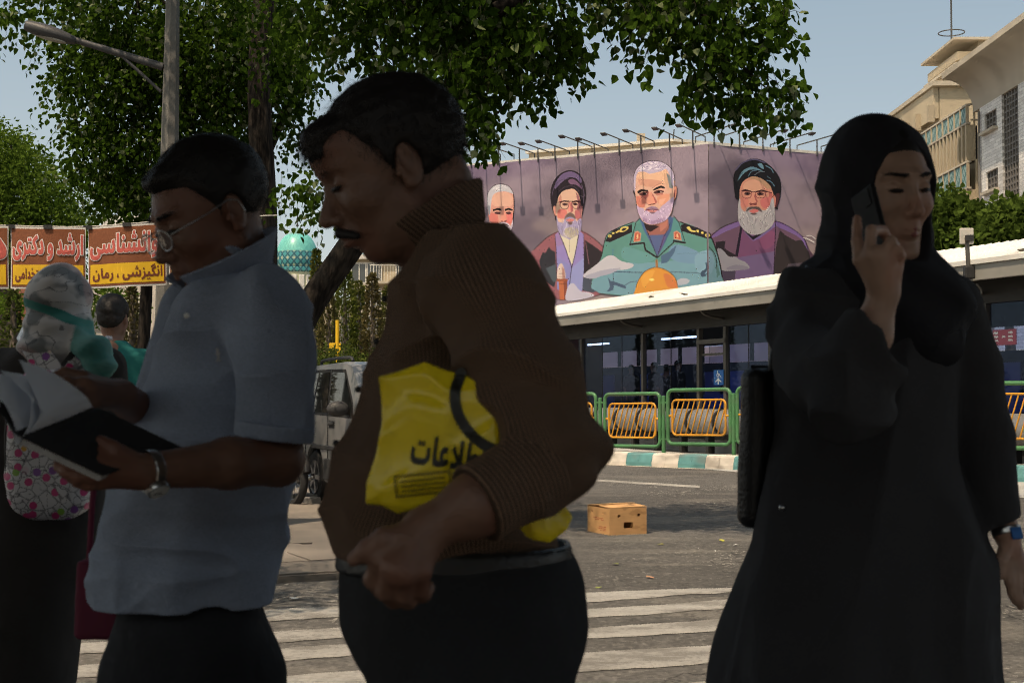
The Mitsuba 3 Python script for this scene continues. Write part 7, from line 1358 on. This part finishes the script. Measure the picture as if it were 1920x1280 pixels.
def trou_p(p):
    top = stack(p, torso_rows([(1060, 240, 465, .10, .05), (1110, 224, 472, .105, .05), (1200, 205, 490, .14, .05), (1280, 206, 470, .14, .05)], DP) + [zrow(.62, -.66, -.44, DP, .13, .05)], 2.3)
    lz = [rc(p, A([-.565 + s * .075, DP + .05 + s * .02, .72]), A([-.565 + s * .09, DP + .05 + s * .06, .06]), .088, .058) for s in (-1, 1)]
    return su(top, np.minimum(*lz), .04) + .010 * fold(p, 31, (8, 8, 4))
part(polo, 'trousers', nets(trou_p, (-1.0, 2.2, 0), (-.25, 2.85, .95), .008), 'trouser_dark', True)
shoe_pair(polo, [(-.68, DP + .0), (-.46, DP + .10)], 55)
# small embroidered mark on the chest
q = at(398, 663, DP - .15)
def proj_front(mesh_key=None): pass
pm = meshkit.WRITTEN[scene[polo + '__shirt']['filename']]; pmm = trimesh.Trimesh(pm[0], pm[1], process=False)
part(polo, 'embroidery', drape(pmm, unary_union([LineString([(397, 655), (399, 668)]).buffer(2.2), Point(398, 653).buffer(2.4), LineString([(394, 662), (403, 660)]).buffer(1.2), LineString([(399, 668), (396, 676)]).buffer(1.3), LineString([(399, 668), (402, 675)]).buffer(1.3)]), lambda xy: A([at(x, y, DP - .15) for x, y in np.atleast_2d(xy)]), .0015, step=3), 'page_edge')
# eyeglasses
gl = thing('eyeglasses', 'thin metal glasses low on the nose of the man in blue polo', 'glasses')
W = lambda x, y, z: pc + PR @ (A([x, y, z]) * ps_)
scene['lens'] = {'type': 'thindielectric', 'int_ior': 1.55}
for s in (-1, 1):
    ring_ = A([W(s * (.034 + .026 * math.cos(a)), .117 - .004 * abs(math.cos(a)), -.004 + .0185 * math.sin(a) * (1 + .1 * math.sin(a))) for a in np.linspace(0, 2 * math.pi, 29)[:-1]])
    part(gl, 'rim', tube(ring_, .0011, 6, True), 'steel', True); part(gl, 'lens', (np.vstack([ring_, ring_.mean(0)]), A([[28, i, (i + 1) % 28] for i in range(28)])), 'lens')
    part(gl, 'temple', tube([W(s * .061, .112, .004), W(s * .074, .085, .008), W(s * .080, .04, .012), W(s * .083, .0, .020), W(s * .083, -.018, .012), W(s * .081, -.024, -.010)], .0013, 6), 'steel', True)
part(gl, 'bridge', tube([W(-.009, .1165, .003), W(0, .121, .007), W(.009, .1165, .003)], .0012, 6), 'steel', True)
# wristwatch
wt = thing('wristwatch', 'silver wristwatch on the lower wrist of the man in blue polo', 'watch')
wax = unit(pwr - pel); wc = pwr - wax * .012
def band(p):
    q = p - wc; t = q @ wax; r_ = np.linalg.norm(q - t[:, None] * wax, axis=1); return np.maximum(np.abs(r_ - .0305) - .0022, np.abs(t) - .0085)
part(wt, 'bracelet', nets(band, wc - .06, wc + .06, .0022), 'steel', True)
dn = unit(A([0, -.75, -.66]) - wax * (A([0, -.75, -.66]) @ wax)); Rw = np.column_stack([wax, np.cross(dn, wax), dn])
cs = lathe([(0, -.004), (.0175, -.004), (.0185, 0), (.0175, .005), (.015, .006), (0, .006)], 28); cs.vertices = cs.vertices @ Rw.T + wc + dn * .033; part(wt, 'case', cs, 'steel', 40)
dl = lathe([(0, .0063), (.0148, .0063), (.0148, .0068), (0, .0068)], 28); dl.vertices = dl.vertices @ Rw.T + wc + dn * .033; part(wt, 'dial', dl, 'white_button', 40)
part(wt, 'hand', cat(*[bx(wc + dn * .0402 + Rw @ A([.004 * math.cos(a), .004 * math.sin(a), 0]), (.009, .0012, .0006), Rw @ rotz(a)) for a in (.6, 2.4)]), 'black_plastic')
# open book
cloth_mat('book_cover', (.020, .019, .019), rough=.55); mat('page_white', (.70, .72, .76), .8, var=.05); mat('page_edge', (.42, .41, .40), .85, var=.25, vs=300); mat('print_grey', (.25, .26, .30), .8)
bk = thing('book', 'open book with black cover and curling white pages in the hands of the reader', 'book')
S1, S2, C2, C1 = at(42, 818, 1.99), at(190, 766, 2.16), at(342, 838, 2.22), at(194, 890, 2.05)
def slab(a, b, c, d_, n_, th):
    v = A([a, b, c, d_, a + n_ * th, b + n_ * th, c + n_ * th, d_ + n_ * th]); m = trimesh.Trimesh(v, np.zeros((0, 3), int), process=False).convex_hull; return m
nb = unit(np.cross(S2 - S1, C2 - S2)); nb = nb if nb @ (S1 - EYE) > 0 else -nb
part(bk, 'back_cover', slab(S1, S2, C2, C1, nb, .003), 'book_cover')
i1, i2, i3, i4 = S1 + (C2 - S1) * .012, S2 + (C1 - S2) * .015, C2 + (S1 - C2) * .02, C1 + (S2 - C1) * .02
part(bk, 'page_block', slab(i1 + nb * .0032, i2 + nb * .0032, i3 + nb * .0032, i4 + nb * .0032, nb, .012), 'page_edge')
def curl(pts0, pts1, n_=12):
    a, b = smooth_path(pts0, n_), smooth_path(pts1, n_); k = len(a); return (np.vstack([a, b]), A([[i, i + 1, k + i + 1, k + i] for i in range(k - 1)]))
sp1, sp2 = S1 + nb * .016, S2 + nb * .016
for i, (m0, m1, e0, e1) in enumerate((((74, 792, 2.00), (160, 752, 2.15), (66, 742, 2.01), (36, 674, 2.12)), ((52, 806, 1.985), (120, 752, 2.13), (66, 748, 1.99), (0, 694, 2.09)), ((30, 806, 1.97), (92, 748, 2.12), (-8, 744, 1.96), (-64, 690, 2.08)), ((20, 800, 1.965), (84, 746, 2.12), (-40, 748, 1.95), (-92, 696, 2.08)))):
    q0, q1 = (at(*m0), at(*m1)); part(bk, 'page', curl([sp1, q0 + A([0, 0, .004 * (2 - i)]), (q0 + at(*e0)) / 2 + A([0, 0, .01]), at(*e0)], [sp2, q1 + A([0, 0, .004 * (2 - i)]), (q1 + at(*e1)) / 2 + A([0, 0, .012]), at(*e1)]), 'page_white', True)
part(bk, 'front_cover', curl([S1 + nb * .001, at(28, 812, 1.962), at(0, 775, 1.95), at(-48, 756, 1.945)], [S2, at(82, 752, 2.13), at(20, 716, 2.10), at(-100, 702, 2.08)]), 'book_cover', True)

# ================= the woman in black
DW = 2.76
wc0 = at(1652, 359, DW); WR = frame(20, 10, 4); ws_ = 1.04
wom = thing('person', 'woman in black headscarf and long black coat talking on a phone', 'person', 'people in the foreground')
wsh, wel, wwr = at(1522, 580, 2.70), at(1592, 742, 2.44), at(1657, 553, 2.40)
lsh, lel, lwr = at(1780, 590, 2.86), at(1845, 810, 2.88), at(1888, 1000, 2.82)
def hand_w(p):
    mcp = [at(*j) for j in ((1611, 487, 2.375), (1630, 478, 2.362), (1650, 480, 2.362), (1668, 488, 2.37))]; d = rc(p, wwr, (mcp[1] + mcp[2]) / 2, .023, .017)
    for m_ in mcp: d = su(d, rc(p, wwr + (m_ - wwr) * .2, m_, .017, .0105), .012)
    for j, r in (([(1611, 487, 2.375), (1607, 452, 2.39), (1607, 428, 2.405), (1607, 410, 2.42)], [.0105, .0095, .0086, .0074]), ([(1630, 478, 2.362), (1634, 432, 2.372), (1655, 432, 2.40), (1664, 446, 2.41)], [.0105, .0095, .0088, .0076]),
                 ([(1650, 480, 2.362), (1671, 452, 2.358), (1678, 462, 2.385), (1672, 476, 2.40)], [.0102, .0092, .0084, .0074]), ([(1668, 488, 2.37), (1685, 470, 2.362), (1690, 480, 2.38), (1685, 494, 2.39)], [.0095, .0086, .0078, .007]), ([(1646, 530, 2.41), (1624, 492, 2.44), (1618, 462, 2.45)], [.016, .012, .009])):
        d = su(d, chain_w(p, j, r), .005)
    d = su(d, rc(p, wwr + (at(1680, 530, 2.40) - wwr) * .6, at(1680, 505, 2.385), .015, .012), .012)
    return d
def hand_w2(p):
    d = rc(p, lwr, at(1903, 1055, 2.80), .022, .022)
    for j, r in (([(1893, 1055, 2.785), (1893, 1090, 2.775), (1898, 1112, 2.775), (1904, 1126, 2.78)], [.0115, .010, .009, .008]), ([(1903, 1060, 2.79), (1906, 1098, 2.78), (1911, 1122, 2.78), (1914, 1136, 2.785)], [.0115, .0102, .009, .008]), ([(1912, 1058, 2.80), (1918, 1094, 2.795), (1923, 1116, 2.795), (1925, 1130, 2.80)], [.011, .0098, .0088, .0078]), ([(1920, 1050, 2.81), (1928, 1080, 2.81), (1932, 1098, 2.81), (1934, 1110, 2.81)], [.0102, .009, .008, .0072]), ([(1888, 1020, 2.80), (1876, 1052, 2.78), (1874, 1078, 2.775)], [.015, .0115, .0092])):
        d = su(d, chain_w(p, j, r), .006)
    return d
def body_w(p):
    d = head_sdf(p, wc0, WR, ws_, lean=.93, nose=.99); d = su(d, rc(p, wc0 + WR @ A([0, -.045, -.11]), at(1650, 560, DW + .06), .052, .06), .03)
    d = su(d, stack(p, torso_rows([(540, 1570, 1730, .07, .06), (600, 1530, 1770, .09, .06), (800, 1540, 1770, .10, .06), (1000, 1520, 1790, .11, .06)], DW)), .03)
    d = su(d, chain(p, [wsh, wel], [.03, .026]), .015); d = su(d, chain(p, [wel, at(1632, 628, 2.41), wwr], [.026, .034, .0245], .02), .015); d = su(d, hand_w(p), .010)
    d = su(d, chain(p, [lsh, lel, lwr], [.03, .028, .024], .02), .015); d = su(d, hand_w2(p), .012)
    return d
part(wom, 'body', nets(body_w, (.46, 2.25, .72), (1.08, 3.0, 1.80), .0034), 'skin_fair', True)
brows_eyes(wom, wc0, WR, ws_)
def lips(p):
    q = (p - wc0) @ WR / ws_; m = np.column_stack([np.abs(q[:, 0]), q[:, 1], q[:, 2]]); d = np.minimum(rc(m, (.0, .1082, -.0622), (.0175, .0965, -.066), .0052, .0022), rc(m, (.0, .1072, -.0728), (.016, .0965, -.0705), .0062, .0028)); return ss(d, rc(m, (.0, .1150, -.0672), (.024, .1, -.0682), .0016, .0014), .002) * ws_
mat('lip_red', (.26, .085, .075), .4); part(wom, 'lips', nets(lips, wc0 - .18, wc0 + .18, .0022), 'lip_red', True)
def underhair(p):
    q = (p - wc0) @ WR / ws_; d = ell(q, (0, -.018, .046), (.080, .103, .091)); return np.maximum(d, np.interp(q[:, 1] + .25 * np.abs(q[:, 0]), [-.1, .03, .05, .07, .10], [-.05, -.02, .03, .058, .070]) - q[:, 2]) * ws_
part(wom, 'hair', nets(underhair, wc0 - .2, wc0 + .2, .005), 'hair_black', True)
def scarf_w(p):
    q = (p - wc0) @ WR / ws_
    d = ell(q, (0, -.022, .030), (.099, .122, .112)); d = su(d, ell(q, (0, -.01, -.07), (.096, .105, .13)), .04)
    d = su(d, rc(p, wc0 + WR @ A([0, -.02, -.13]), at(1655, 560, DW + .02), .10, .13), .05)
    d = su(d, ell(p, at(1650, 560, DW + .03), (.175, .12, .075), roty(.05)), .05); d = su(d, ell(p, at(1655, 600, DW + .03), (.175, .118, .13), roty(.08)), .05)
    d += .010 * fold(p, 41, (9, 9, 5)) - .012 * (crease(p, 42, (10, 10, 7)) - .4) + .005 * np.sin(q @ A([40, 10, 55]) + 8 * meshkit.noise(p * 5, 3)) * np.clip((-.06 - q[:, 2]) / .08, 0, 1)
    fo = ell(q, (.004, .118, -.012), (.072, .120, .110)); d = ss(d, fo, .008)
    return np.maximum(d, -(ell(q, (0, -.02, .03), (.083, .105, .096)))) * .9
part(wom, 'headscarf', nets(scarf_w, (.4, 2.3, 1.05), (1.1, 3.05, 1.85), .005), 'scarf_black', True)
rows_w = [(488, 1575, 1735, .09, .06), (512, 1515, 1785, .12, .06), (535, 1490, 1800, .14, .06), (570, 1475, 1818, .145, .06), (640, 1475, 1822, .14, .06), (720, 1480, 1825, .135, .06), (800, 1482, 1822, .135, .06), (880, 1462, 1826, .145, .06), (960, 1442, 1846, .165, .07), (1040, 1424, 1860, .185, .08), (1100, 1408, 1874, .195, .08), (1200, 1386, 1890, .215, .09), (1290, 1370, 1898, .235, .09)]
RW = torso_rows(rows_w, DW) + [zrow(.38, .39, 1.01, DW, .27, .1), zrow(.12, .37, 1.02, DW, .29, .1)]
def coat_w(p):
    t = stack(p, RW, 2.2); a_ = np.arctan2(p[:, 1] - DW - .08, p[:, 0] - .72)
    t += .020 * fold(p, 51, (5, 5, 2)) - .034 * (crease(p, 52, (6, 6, 1.6)) - .4) + .020 * np.sin(a_ * 11 + 3 * meshkit.noise(p * 2.2, 3)) * np.clip((.95 - p[:, 2]) / .5, 0, 1)
    a = chain(p, [at(1522, 576, 2.72), at(1518, 660, 2.62), wel], [.074, .070, .066], .03); so = at(1633, 640, 2.415); s_ax = unit(so - wel)
    a = su(a, np.maximum(rc(p, wel, so + s_ax * .06, .066, .056), (p - so) @ unit(A([.55, 0, .5]))), .03) + .012 * fold(p, 53, (10, 10, 10)) - .026 * (crease(p, 55, (9, 9, 10)) - .4)
    b = chain(p, [at(1774, 576, 2.84), at(1815, 690, 2.87), at(1845, 820, 2.86), at(1870, 985, 2.82)], [.072, .064, .056, .046], .02) + .010 * fold(p, 54, (10, 10, 6)); b = np.maximum(b, (p - at(1872, 980, 2.82)) @ unit(A([.35, 0, -1.0])))
    d = su(su(t, a, .03), b, .022)
    d = ss(d, chain(p, [so - s_ax * .05, so + s_ax * .1], [.040, .052]), .01)
    return d
part(wom, 'coat', nets(coat_w, (.25, 2.2, .08), (1.2, 3.2, 1.55), .0062), 'coat_black', True)
part(wom, 'button', trimesh.creation.icosphere(subdivisions=2, radius=.006).apply_translation(at(1466, 951, DW - .06)), 'steel', True)
shoe_pair(wom, [(.62, DW - .02), (.80, DW - .12)], 180)
def lz_w(p): return np.minimum(*[rc(p, A([.71 + s * .08, DW + .05, .7]), A([.71 + s * .09, DW + .03 - (s > 0) * .08, .07]), .075, .05) for s in (-1, 1)])
part(wom, 'trousers', nets(lz_w, (.45, 2.4, .02), (1, 3, .8), .012), 'trouser_black', True)
ph = thing('phone', 'black mobile phone held to the ear of the woman in black', 'phone')
pu = unit(A([-.17, .22, .95])); pn = unit(np.cross(pu, WR[:, 1] + A([0, 0, .0]))); pn = pn if pn[0] < 0 else -pn; pw_ = np.cross(pu, pn)
pcn = at(1636, 432, 2.47); Rp = np.column_stack([pw_, pn, pu])
mat('phone_black', (.006, .006, .007), .6, spec=.2); part(ph, 'case', rbox(pcn, (.072, .010, .150), .0045, Rp), 'phone_black', 40); part(ph, 'screen', bx(pcn - pn * .0056, (.064, .0006, .138), Rp), 'eye_dark'); part(ph, 'camera_lens', rbox(pcn + pn * .0058 + pu * .055 + pw_ * .015, (.02, .002, .03), .0009, Rp), 'phone_black')
hb = thing('handbag', 'black handbag hanging at the side of the woman in black, left of her coat', 'bag')
hc = at(1440, 838, 2.86); Rh = np.column_stack([unit([.55, -.83, 0]), unit([.83, .55, 0]), A([0, 0, 1.0])]) @ roty(.05)
def hbg(p): return rbx(p, hc, (.030, .065, .160), .025, Rh) + .006 * fold(p, 61, (9, 9, 9))
part(hb, 'bag_body', nets(hbg, hc - .3, hc + .3, .006), 'leather_black', True)
part(hb, 'strap', tube(smooth_path([hc + A([.0, -.05, .15]), hc + A([.03, -.02, .30]), at(1490, 545, 2.70), at(1520, 500, 2.80), at(1500, 560, 2.95), hc + A([.02, .08, .15])], 5), .010, 8), 'leather_black', True); part(hb, 'zip', tube([hc + Rh @ A([0, -.05, .161]), hc + Rh @ A([0, .05, .161])], .004, 6), 'steel', True)
bl = thing('wristwatch', 'blue faced watch on the hanging wrist of the woman in black', 'watch')
bx_ = unit(at(1903, 1055, 2.80) - lel); bc = lwr - bx_ * .004
def bnd(p):
    q = p - bc; t = q @ bx_; r_ = np.linalg.norm(q - t[:, None] * bx_, axis=1); return np.maximum(np.abs(r_ - .027) - .002, np.abs(t) - .008)
part(bl, 'bracelet', nets(bnd, bc - .06, bc + .06, .0025), 'steel', True); bn_ = unit(A([.35, -.9, 0])); Rb = np.column_stack([unit(np.cross(bx_, bn_)), bx_, unit(np.cross(np.cross(bx_, bn_), bx_))]); part(bl, 'dial', rbox(bc + bn_ * .029, (.026, .024, .006), .0025, Rb), 'sign_blue')

# ================= the woman with the printed headscarf, seen from behind
DS = 4.6
sc = at(112, 575, DS); SR = frame(192, 6)
pas = thing('person', 'woman seen from behind in white and teal headscarf carrying a doodle patterned backpack', 'person')
def scarf_col(p, n, uv):
    k = mikit.fbm(p.x * 14, p.y * 14, p.z * 14, 3); c = mikit.mix(mi.Color3f(.50, .48, .46), mi.Color3f(.17, .18, .18), mikit.smoothstep(.47, .60, k))
    c = mikit.mix(c, mi.Color3f(.42, .27, .25), .5 * mikit.smoothstep(.6, .7, mikit.noise(p.x * 9 + 3, p.y * 9, p.z * 9)))
    b = p.z - float(sc[2]) + .35 * (p.x - float(sc[0])) + .02 * mikit.noise(p.x * 12, p.z * 12, 2); 
    teal = mikit.smoothstep(.016, .011, dr.abs(b + .012)); teal = dr.maximum(teal, mikit.smoothstep(.085, .10, p.x - float(sc[0])) * mikit.smoothstep(.02, -.01, b) * .9)
    c = mikit.mix(c, mi.Color3f(.035, .20, .17), teal)
    ln = mikit.smoothstep(.022, .008, dr.abs(mikit.noise(p.x * 22, p.y * 22, p.z * 30) - .5)) * (1 - teal)
    return mikit.mix(c, mi.Color3f(.03, .035, .045), ln * .6)
scene['scarf_print'] = {'type': 'twosided', 'bsdf': {'type': 'principled', 'base_color': mikit.proc(scarf_col), 'roughness': .75, 'sheen': .3}}
rows_s = [(636, 75, 160, .09), (650, 40, 185, .12), (675, 5, 210, .14), (720, -25, 222, .145), (800, -35, 215, .14), (900, -40, 205, .15), (1000, -46, 188, .17), (1150, -55, 155, .19), (1290, -60, 132, .2)]
RS = torso_rows(rows_s, DS) + [zrow(.15, -1.9, -1.40, DS, .22)]
def body_s(p):
    d = head_sdf(p, sc, SR, 1.0); d = su(d, stack(p, torso_rows([(660, 70, 170, .08), (720, 20, 180, .1), (1000, 0, 160, .12)], DS)), .03)
    for s in (-1, 1): d = su(d, chain(p, [at(100 + s * 100, 690, DS), at(100 + s * 112, 850, DS + .08), at(100 + s * 60, 840, DS + .3)], [.05, .042, .03], .02), .015); d = su(d, chain(p, [at(100 + s * 60, 840, DS + .3), at(100 + s * 36, 834, DS + .36), at(100 + s * 26, 830, DS + .4)], [.032, .03, .015]), .01)
    return d
part(pas, 'body', nets(body_s, (-2.0, 4.2, .7), (-1.1, 5.2, 1.8), .010), 'skin_fair', True)
def coat_s(p):
    t = stack(p, RS, 2.3) + .018 * fold(p, 71, (6, 6, 3))
    for s in (-1, 1): t = su(t, chain(p, [at(104 + s * 92, 690, DS), at(104 + s * 112, 850, DS + .08), at(104 + s * 62, 840, DS + .28)], [.07, .062, .05], .02) + .01 * fold(p, 72 + s, (10, 10, 10)), .03)
    return t
part(pas, 'coat', nets(coat_s, (-2.2, 4.1, .1), (-1.0, 5.2, 1.5), .010), 'coat_charcoal', True)
def scarf_s(p):
    q = (p - sc) @ SR
    d = ell(q, (0, -.02, .025), (.098, .122, .112)); d = su(d, rc(q, (0, -.03, -.02), (0, -.05, -.13), .098, .118), .04)
    d = su(d, ell(p, at(128, 655, DS - .06), (.10, .10, .05), roty(-.35)), .04)
    t = chain(p, [at(150, 640, DS - .13), at(178, 662, DS - .19), at(190, 690, DS - .21)], [.042, .048, .040], .02) + .014 * fold(p, 83, (18, 18, 18)); d = su(d, t, .02)
    d += .007 * fold(p, 81, (9, 9, 7)) - .008 * (crease(p, 82, (6, 6, 14)) - .4) + .0055 * np.sin(75 * np.sqrt((q[:, 0] * .8) ** 2 + (q[:, 2] - .13) ** 2) + 3 * meshkit.noise(p * 6, 3)) * np.clip((.06 - q[:, 2]) / .1, 0, 1)
    return ss(d, ell(q, (0, .12, -.012), (.062, .11, .1)), .008)
part(pas, 'headscarf', nets(scarf_s, (-2.0, 4.2, 1.15), (-1.05, 4.95, 1.85), .006), 'scarf_print', True)
part(pas, 'shoe', rbox((-1.72, DS + .05, .05), (.1, .26, .1), .03), 'leather_black'); part(pas, 'shoe', rbox((-1.52, DS + .05, .05), (.1, .26, .1), .03), 'leather_black')
# backpack with doodles
def doodle(p, n, uv):
    s = 26.0; x, z = (p.x + .3 * p.y) * s, p.z * s; a, b, w = mikit.voronoi(x, z); e = mikit.smoothstep(.10, .05, b - a)
    c = mikit.mix(mi.Color3f(.56, .54, .55), mi.Color3f(.03, .03, .04), e * .6)
    ln = mikit.smoothstep(.05, .02, dr.abs(mikit.noise(x * 1.9, z * 1.9, 3) - .5)); c = mikit.mix(c, mi.Color3f(.04, .035, .05), ln * .75)
    pink = mikit.smoothstep(.34, .29, a) * mikit.smoothstep(.60, .64, w); c = mikit.mix(c, mi.Color3f(.50, .05, .18), pink)
    pur = mikit.smoothstep(.34, .29, a) * mikit.smoothstep(.42, .44, w) * mikit.smoothstep(.52, .50, w); c = mikit.mix(c, mi.Color3f(.22, .08, .30), pur)
    gr = mikit.smoothstep(.32, .27, a) * mikit.smoothstep(.26, .28, w) * mikit.smoothstep(.36, .34, w); c = mikit.mix(c, mi.Color3f(.22, .38, .06), gr)
    ye = mikit.smoothstep(.26, .2, a) * mikit.smoothstep(.14, .16, w) * mikit.smoothstep(.22, .2, w); return mikit.mix(c, mi.Color3f(.6, .32, .04), ye)
scene['doodle_print'] = {'type': 'twosided', 'bsdf': {'type': 'principled', 'base_color': mikit.proc(doodle), 'roughness': .35, 'specular': .5}}
bp = thing('backpack', 'white backpack covered in small colourful doodles on the back of the woman in printed headscarf', 'backpack')
bc_ = at(98, 832, DS - .24)
def bpk(p):
    q = p - bc_; w = np.interp(q[:, 2], [-.24, -.2, -.1, .1, .22], [.085, .118, .138, .132, .10]); d = rbx(q * np.column_stack([.14 / w, np.ones(len(q)), np.ones(len(q))]), (0, 0, 0), (.14, .085, .228), .07); return d + .010 * fold(p, 91, (10, 10, 10))
bpm = nets(bpk, bc_ - .4, bc_ + .4, .007); part(bp, 'sack', bpm, 'doodle_print', True)
part(bp, 'zip', tube(smooth_path([bc_ + A([-.12, -.05, -.1]), bc_ + A([-.11, -.06, .1]), bc_ + A([0, -.065, .2]), bc_ + A([.11, -.06, .1]), bc_ + A([.12, -.05, -.1])], 5), .006, 6), 'black_plastic', True)
def strap(pts, w, th, m, name):
    c = smooth_path(pts, 6); t = np.gradient(c, axis=0); t /= np.linalg.norm(t, axis=1, keepdims=True); s = np.cross(t, [0, 1.0, 0]); s /= np.linalg.norm(s, axis=1, keepdims=True)
    n = np.cross(s, t); L = [c + s * w + n * th, c - s * w + n * th, c - s * w - n * th, c + s * w - n * th]; v = np.stack(L, 1).reshape(-1, 3); f = []
    for i in range(len(c) - 1):
        for k in range(4): f.append([4 * i + k, 4 * i + (k + 1) % 4, 4 * i + 4 + (k + 1) % 4, 4 * i + 4 + k])
    part(bp, name, (v, A(f)), m)
strap([at(44, 616, DS + .02), at(52, 632, DS - .12), at(80, 674, DS - .185), at(112, 722, DS - .215), at(118, 750, DS - .22)], .037, .006, 'doodle_print', 'strap')
strap([at(192, 640, DS - .02), at(172, 650, DS - .15), at(146, 688, DS - .195), at(120, 726, DS - .22)], .034, .006, 'doodle_print', 'strap')
strap([at(160, 640, DS - .14), at(136, 664, DS - .19), at(108, 700, DS - .20)], .009, .003, 'leather_black', 'thin_strap'); part(bp, 'ring', rbox(at(118, 726, DS - .235), (.05, .012, .03), .005), 'leather_black')
mr = thing('maroon_bag', 'dark maroon fabric bag hanging behind the shirt hem of the man in blue polo', 'bag')
mat('maroon_cloth', (.12, .012, .035), .8, var=.2); q = at(196, 1118, 2.75); part(mr, 'sack', nets(lambda p: rbx(p, q, (.045, .05, .075), .012) + .006 * fold(p, 95, (14, 14, 14)), q - .2, q + .2, .006), 'maroon_cloth', True); part(mr, 'handle', tube(smooth_path([q + A([-.03, 0, .07]), q + A([-.02, 0, .22]), q + A([.02, 0, .22]), q + A([.03, 0, .07])], 5), .006, 6), 'maroon_cloth', True)

# ================= simple further people
def bystander(px, ytop, d, yaw, shirt, label, z0=0.0, seed=0, hairm='hair_black', group=None, cell=.014):
    top = at(px, ytop, d); H_ = top[2] - z0; k = H_ / 1.76; c = A([top[0], d, top[2] - .135 * k]); R = frame(yaw, 6)
    t = thing('person', label, 'person', group); x = c[0]
    l = R[:, 0] * A([1, 1, 0]); L_ = lambda s, f, z: A([x, d, z0]) + l * s * k + R[:, 1] * A([1, 1, 0]) * f * k + A([0, 0, z * k])
    def body(p):
        q = head_sdf(p, c, R, k)
        q = su(q, chain(p, [L_(0, -.02, 1.42), L_(0, -.01, 1.0)], [.10, .11]), .04)
        for s in (-1, 1): q = su(q, chain(p, [L_(s * .17, 0, 1.40), L_(s * .22, .0, 1.12), L_(s * .21, .10, .88)], [.045, .038, .028], .02), .02); q = su(q, chain(p, [L_(s * .21, .10, .88), L_(s * .21, .13, .80), L_(s * .20, .15, .73)], [.03, .032, .014]), .01)
        return q
    part(t, 'body', nets(body, c - A([.5, .5, 1.2]), c + A([.5, .5, .4]), cell * k), 'skin_warm', True)
    def shirt_(p):
        q = (p - A([x, d, z0])) / k; u, w = q @ l, q @ (R[:, 1] * A([1, 1, 0]) / np.linalg.norm(R[:2, 1])); r = stack(np.column_stack([u, w, q[:, 2]]), [(.86, 0, 0, .175, .125), (1.0, 0, 0, .175, .13), (1.25, 0, 0, .20, .13), (1.40, 0, -.01, .20, .11), (1.46, 0, -.01, .12, .08), (1.50, 0, -.01, .075, .07)], 2.3) * k
        for s in (-1, 1): r = su(r, chain(p, [L_(s * .17, 0, 1.39), L_(s * .215, 0, 1.16)], [.068 * k, .058 * k]), .03)
        return r + .014 * fold(p, seed, (7, 7, 4))
    part(t, 'shirt', nets(shirt_, c - A([.5, .5, 1.1]), c + A([.5, .5, .1]), cell * k), shirt, True)
    def trou(p): return np.minimum(*[rc(p, L_(s * .085, 0, .88), L_(s * .10, 0, .06), .095 * k, .06 * k) for s in (-1, 1)])
    part(t, 'trousers', nets(trou, L_(0, 0, .5) - A([.4, .4, .6]), L_(0, 0, .5) + A([.4, .4, .6]), cell * k * 1.2), 'trouser_dark', True)
    for s in (-1, 1): part(t, 'shoe', rbox(L_(s * .10, .06, .045), (.1, .1, .09), .03), 'leather_black')
    hl = ([-.14, -.09, -.03, -.006, .016, .03, .05, .08, .14], [-.075, -.075, -.055, -.035, -.03, .02, .05, .06, .06])
    part(t, 'hair', hair_mesh(c, R, k, hl, .012, [((0, -.060, -.015), (.070, .052, .062))], 700, .016, seed + 3, (.1, -.3, -.4), .003, .006), hairm, True)
bystander(213, 552, 8.2, 176, 'teal_shirt', 'dark haired man in teal shirt seen from behind under the text banner', 0, 101)
for i, (px, off, lab) in enumerate(((1184, 2.3, 'dim figure waiting inside the station, leftmost of four behind the glass'), (1226, 2.6, 'dim figure waiting inside the station, second from the left behind the glass'), (1250, 2.2, 'dim figure waiting inside the station, third from the left behind the glass'), (1272, 2.8, 'dim figure waiting inside the station, rightmost of four behind the glass'))):
    d_ = S(tAt(px, off), off, 0)[1]; zt = .44 + (1.66, 1.72, 1.63, 1.75)[i]; py = 745 - (zt - EYE[2]) * 2667 / d_
    bystander(px, py, d_, (20, -60, 160, 40)[i], 'dull_cloth', lab, .44, 110 + i, group='people waiting in the station', cell=.03)
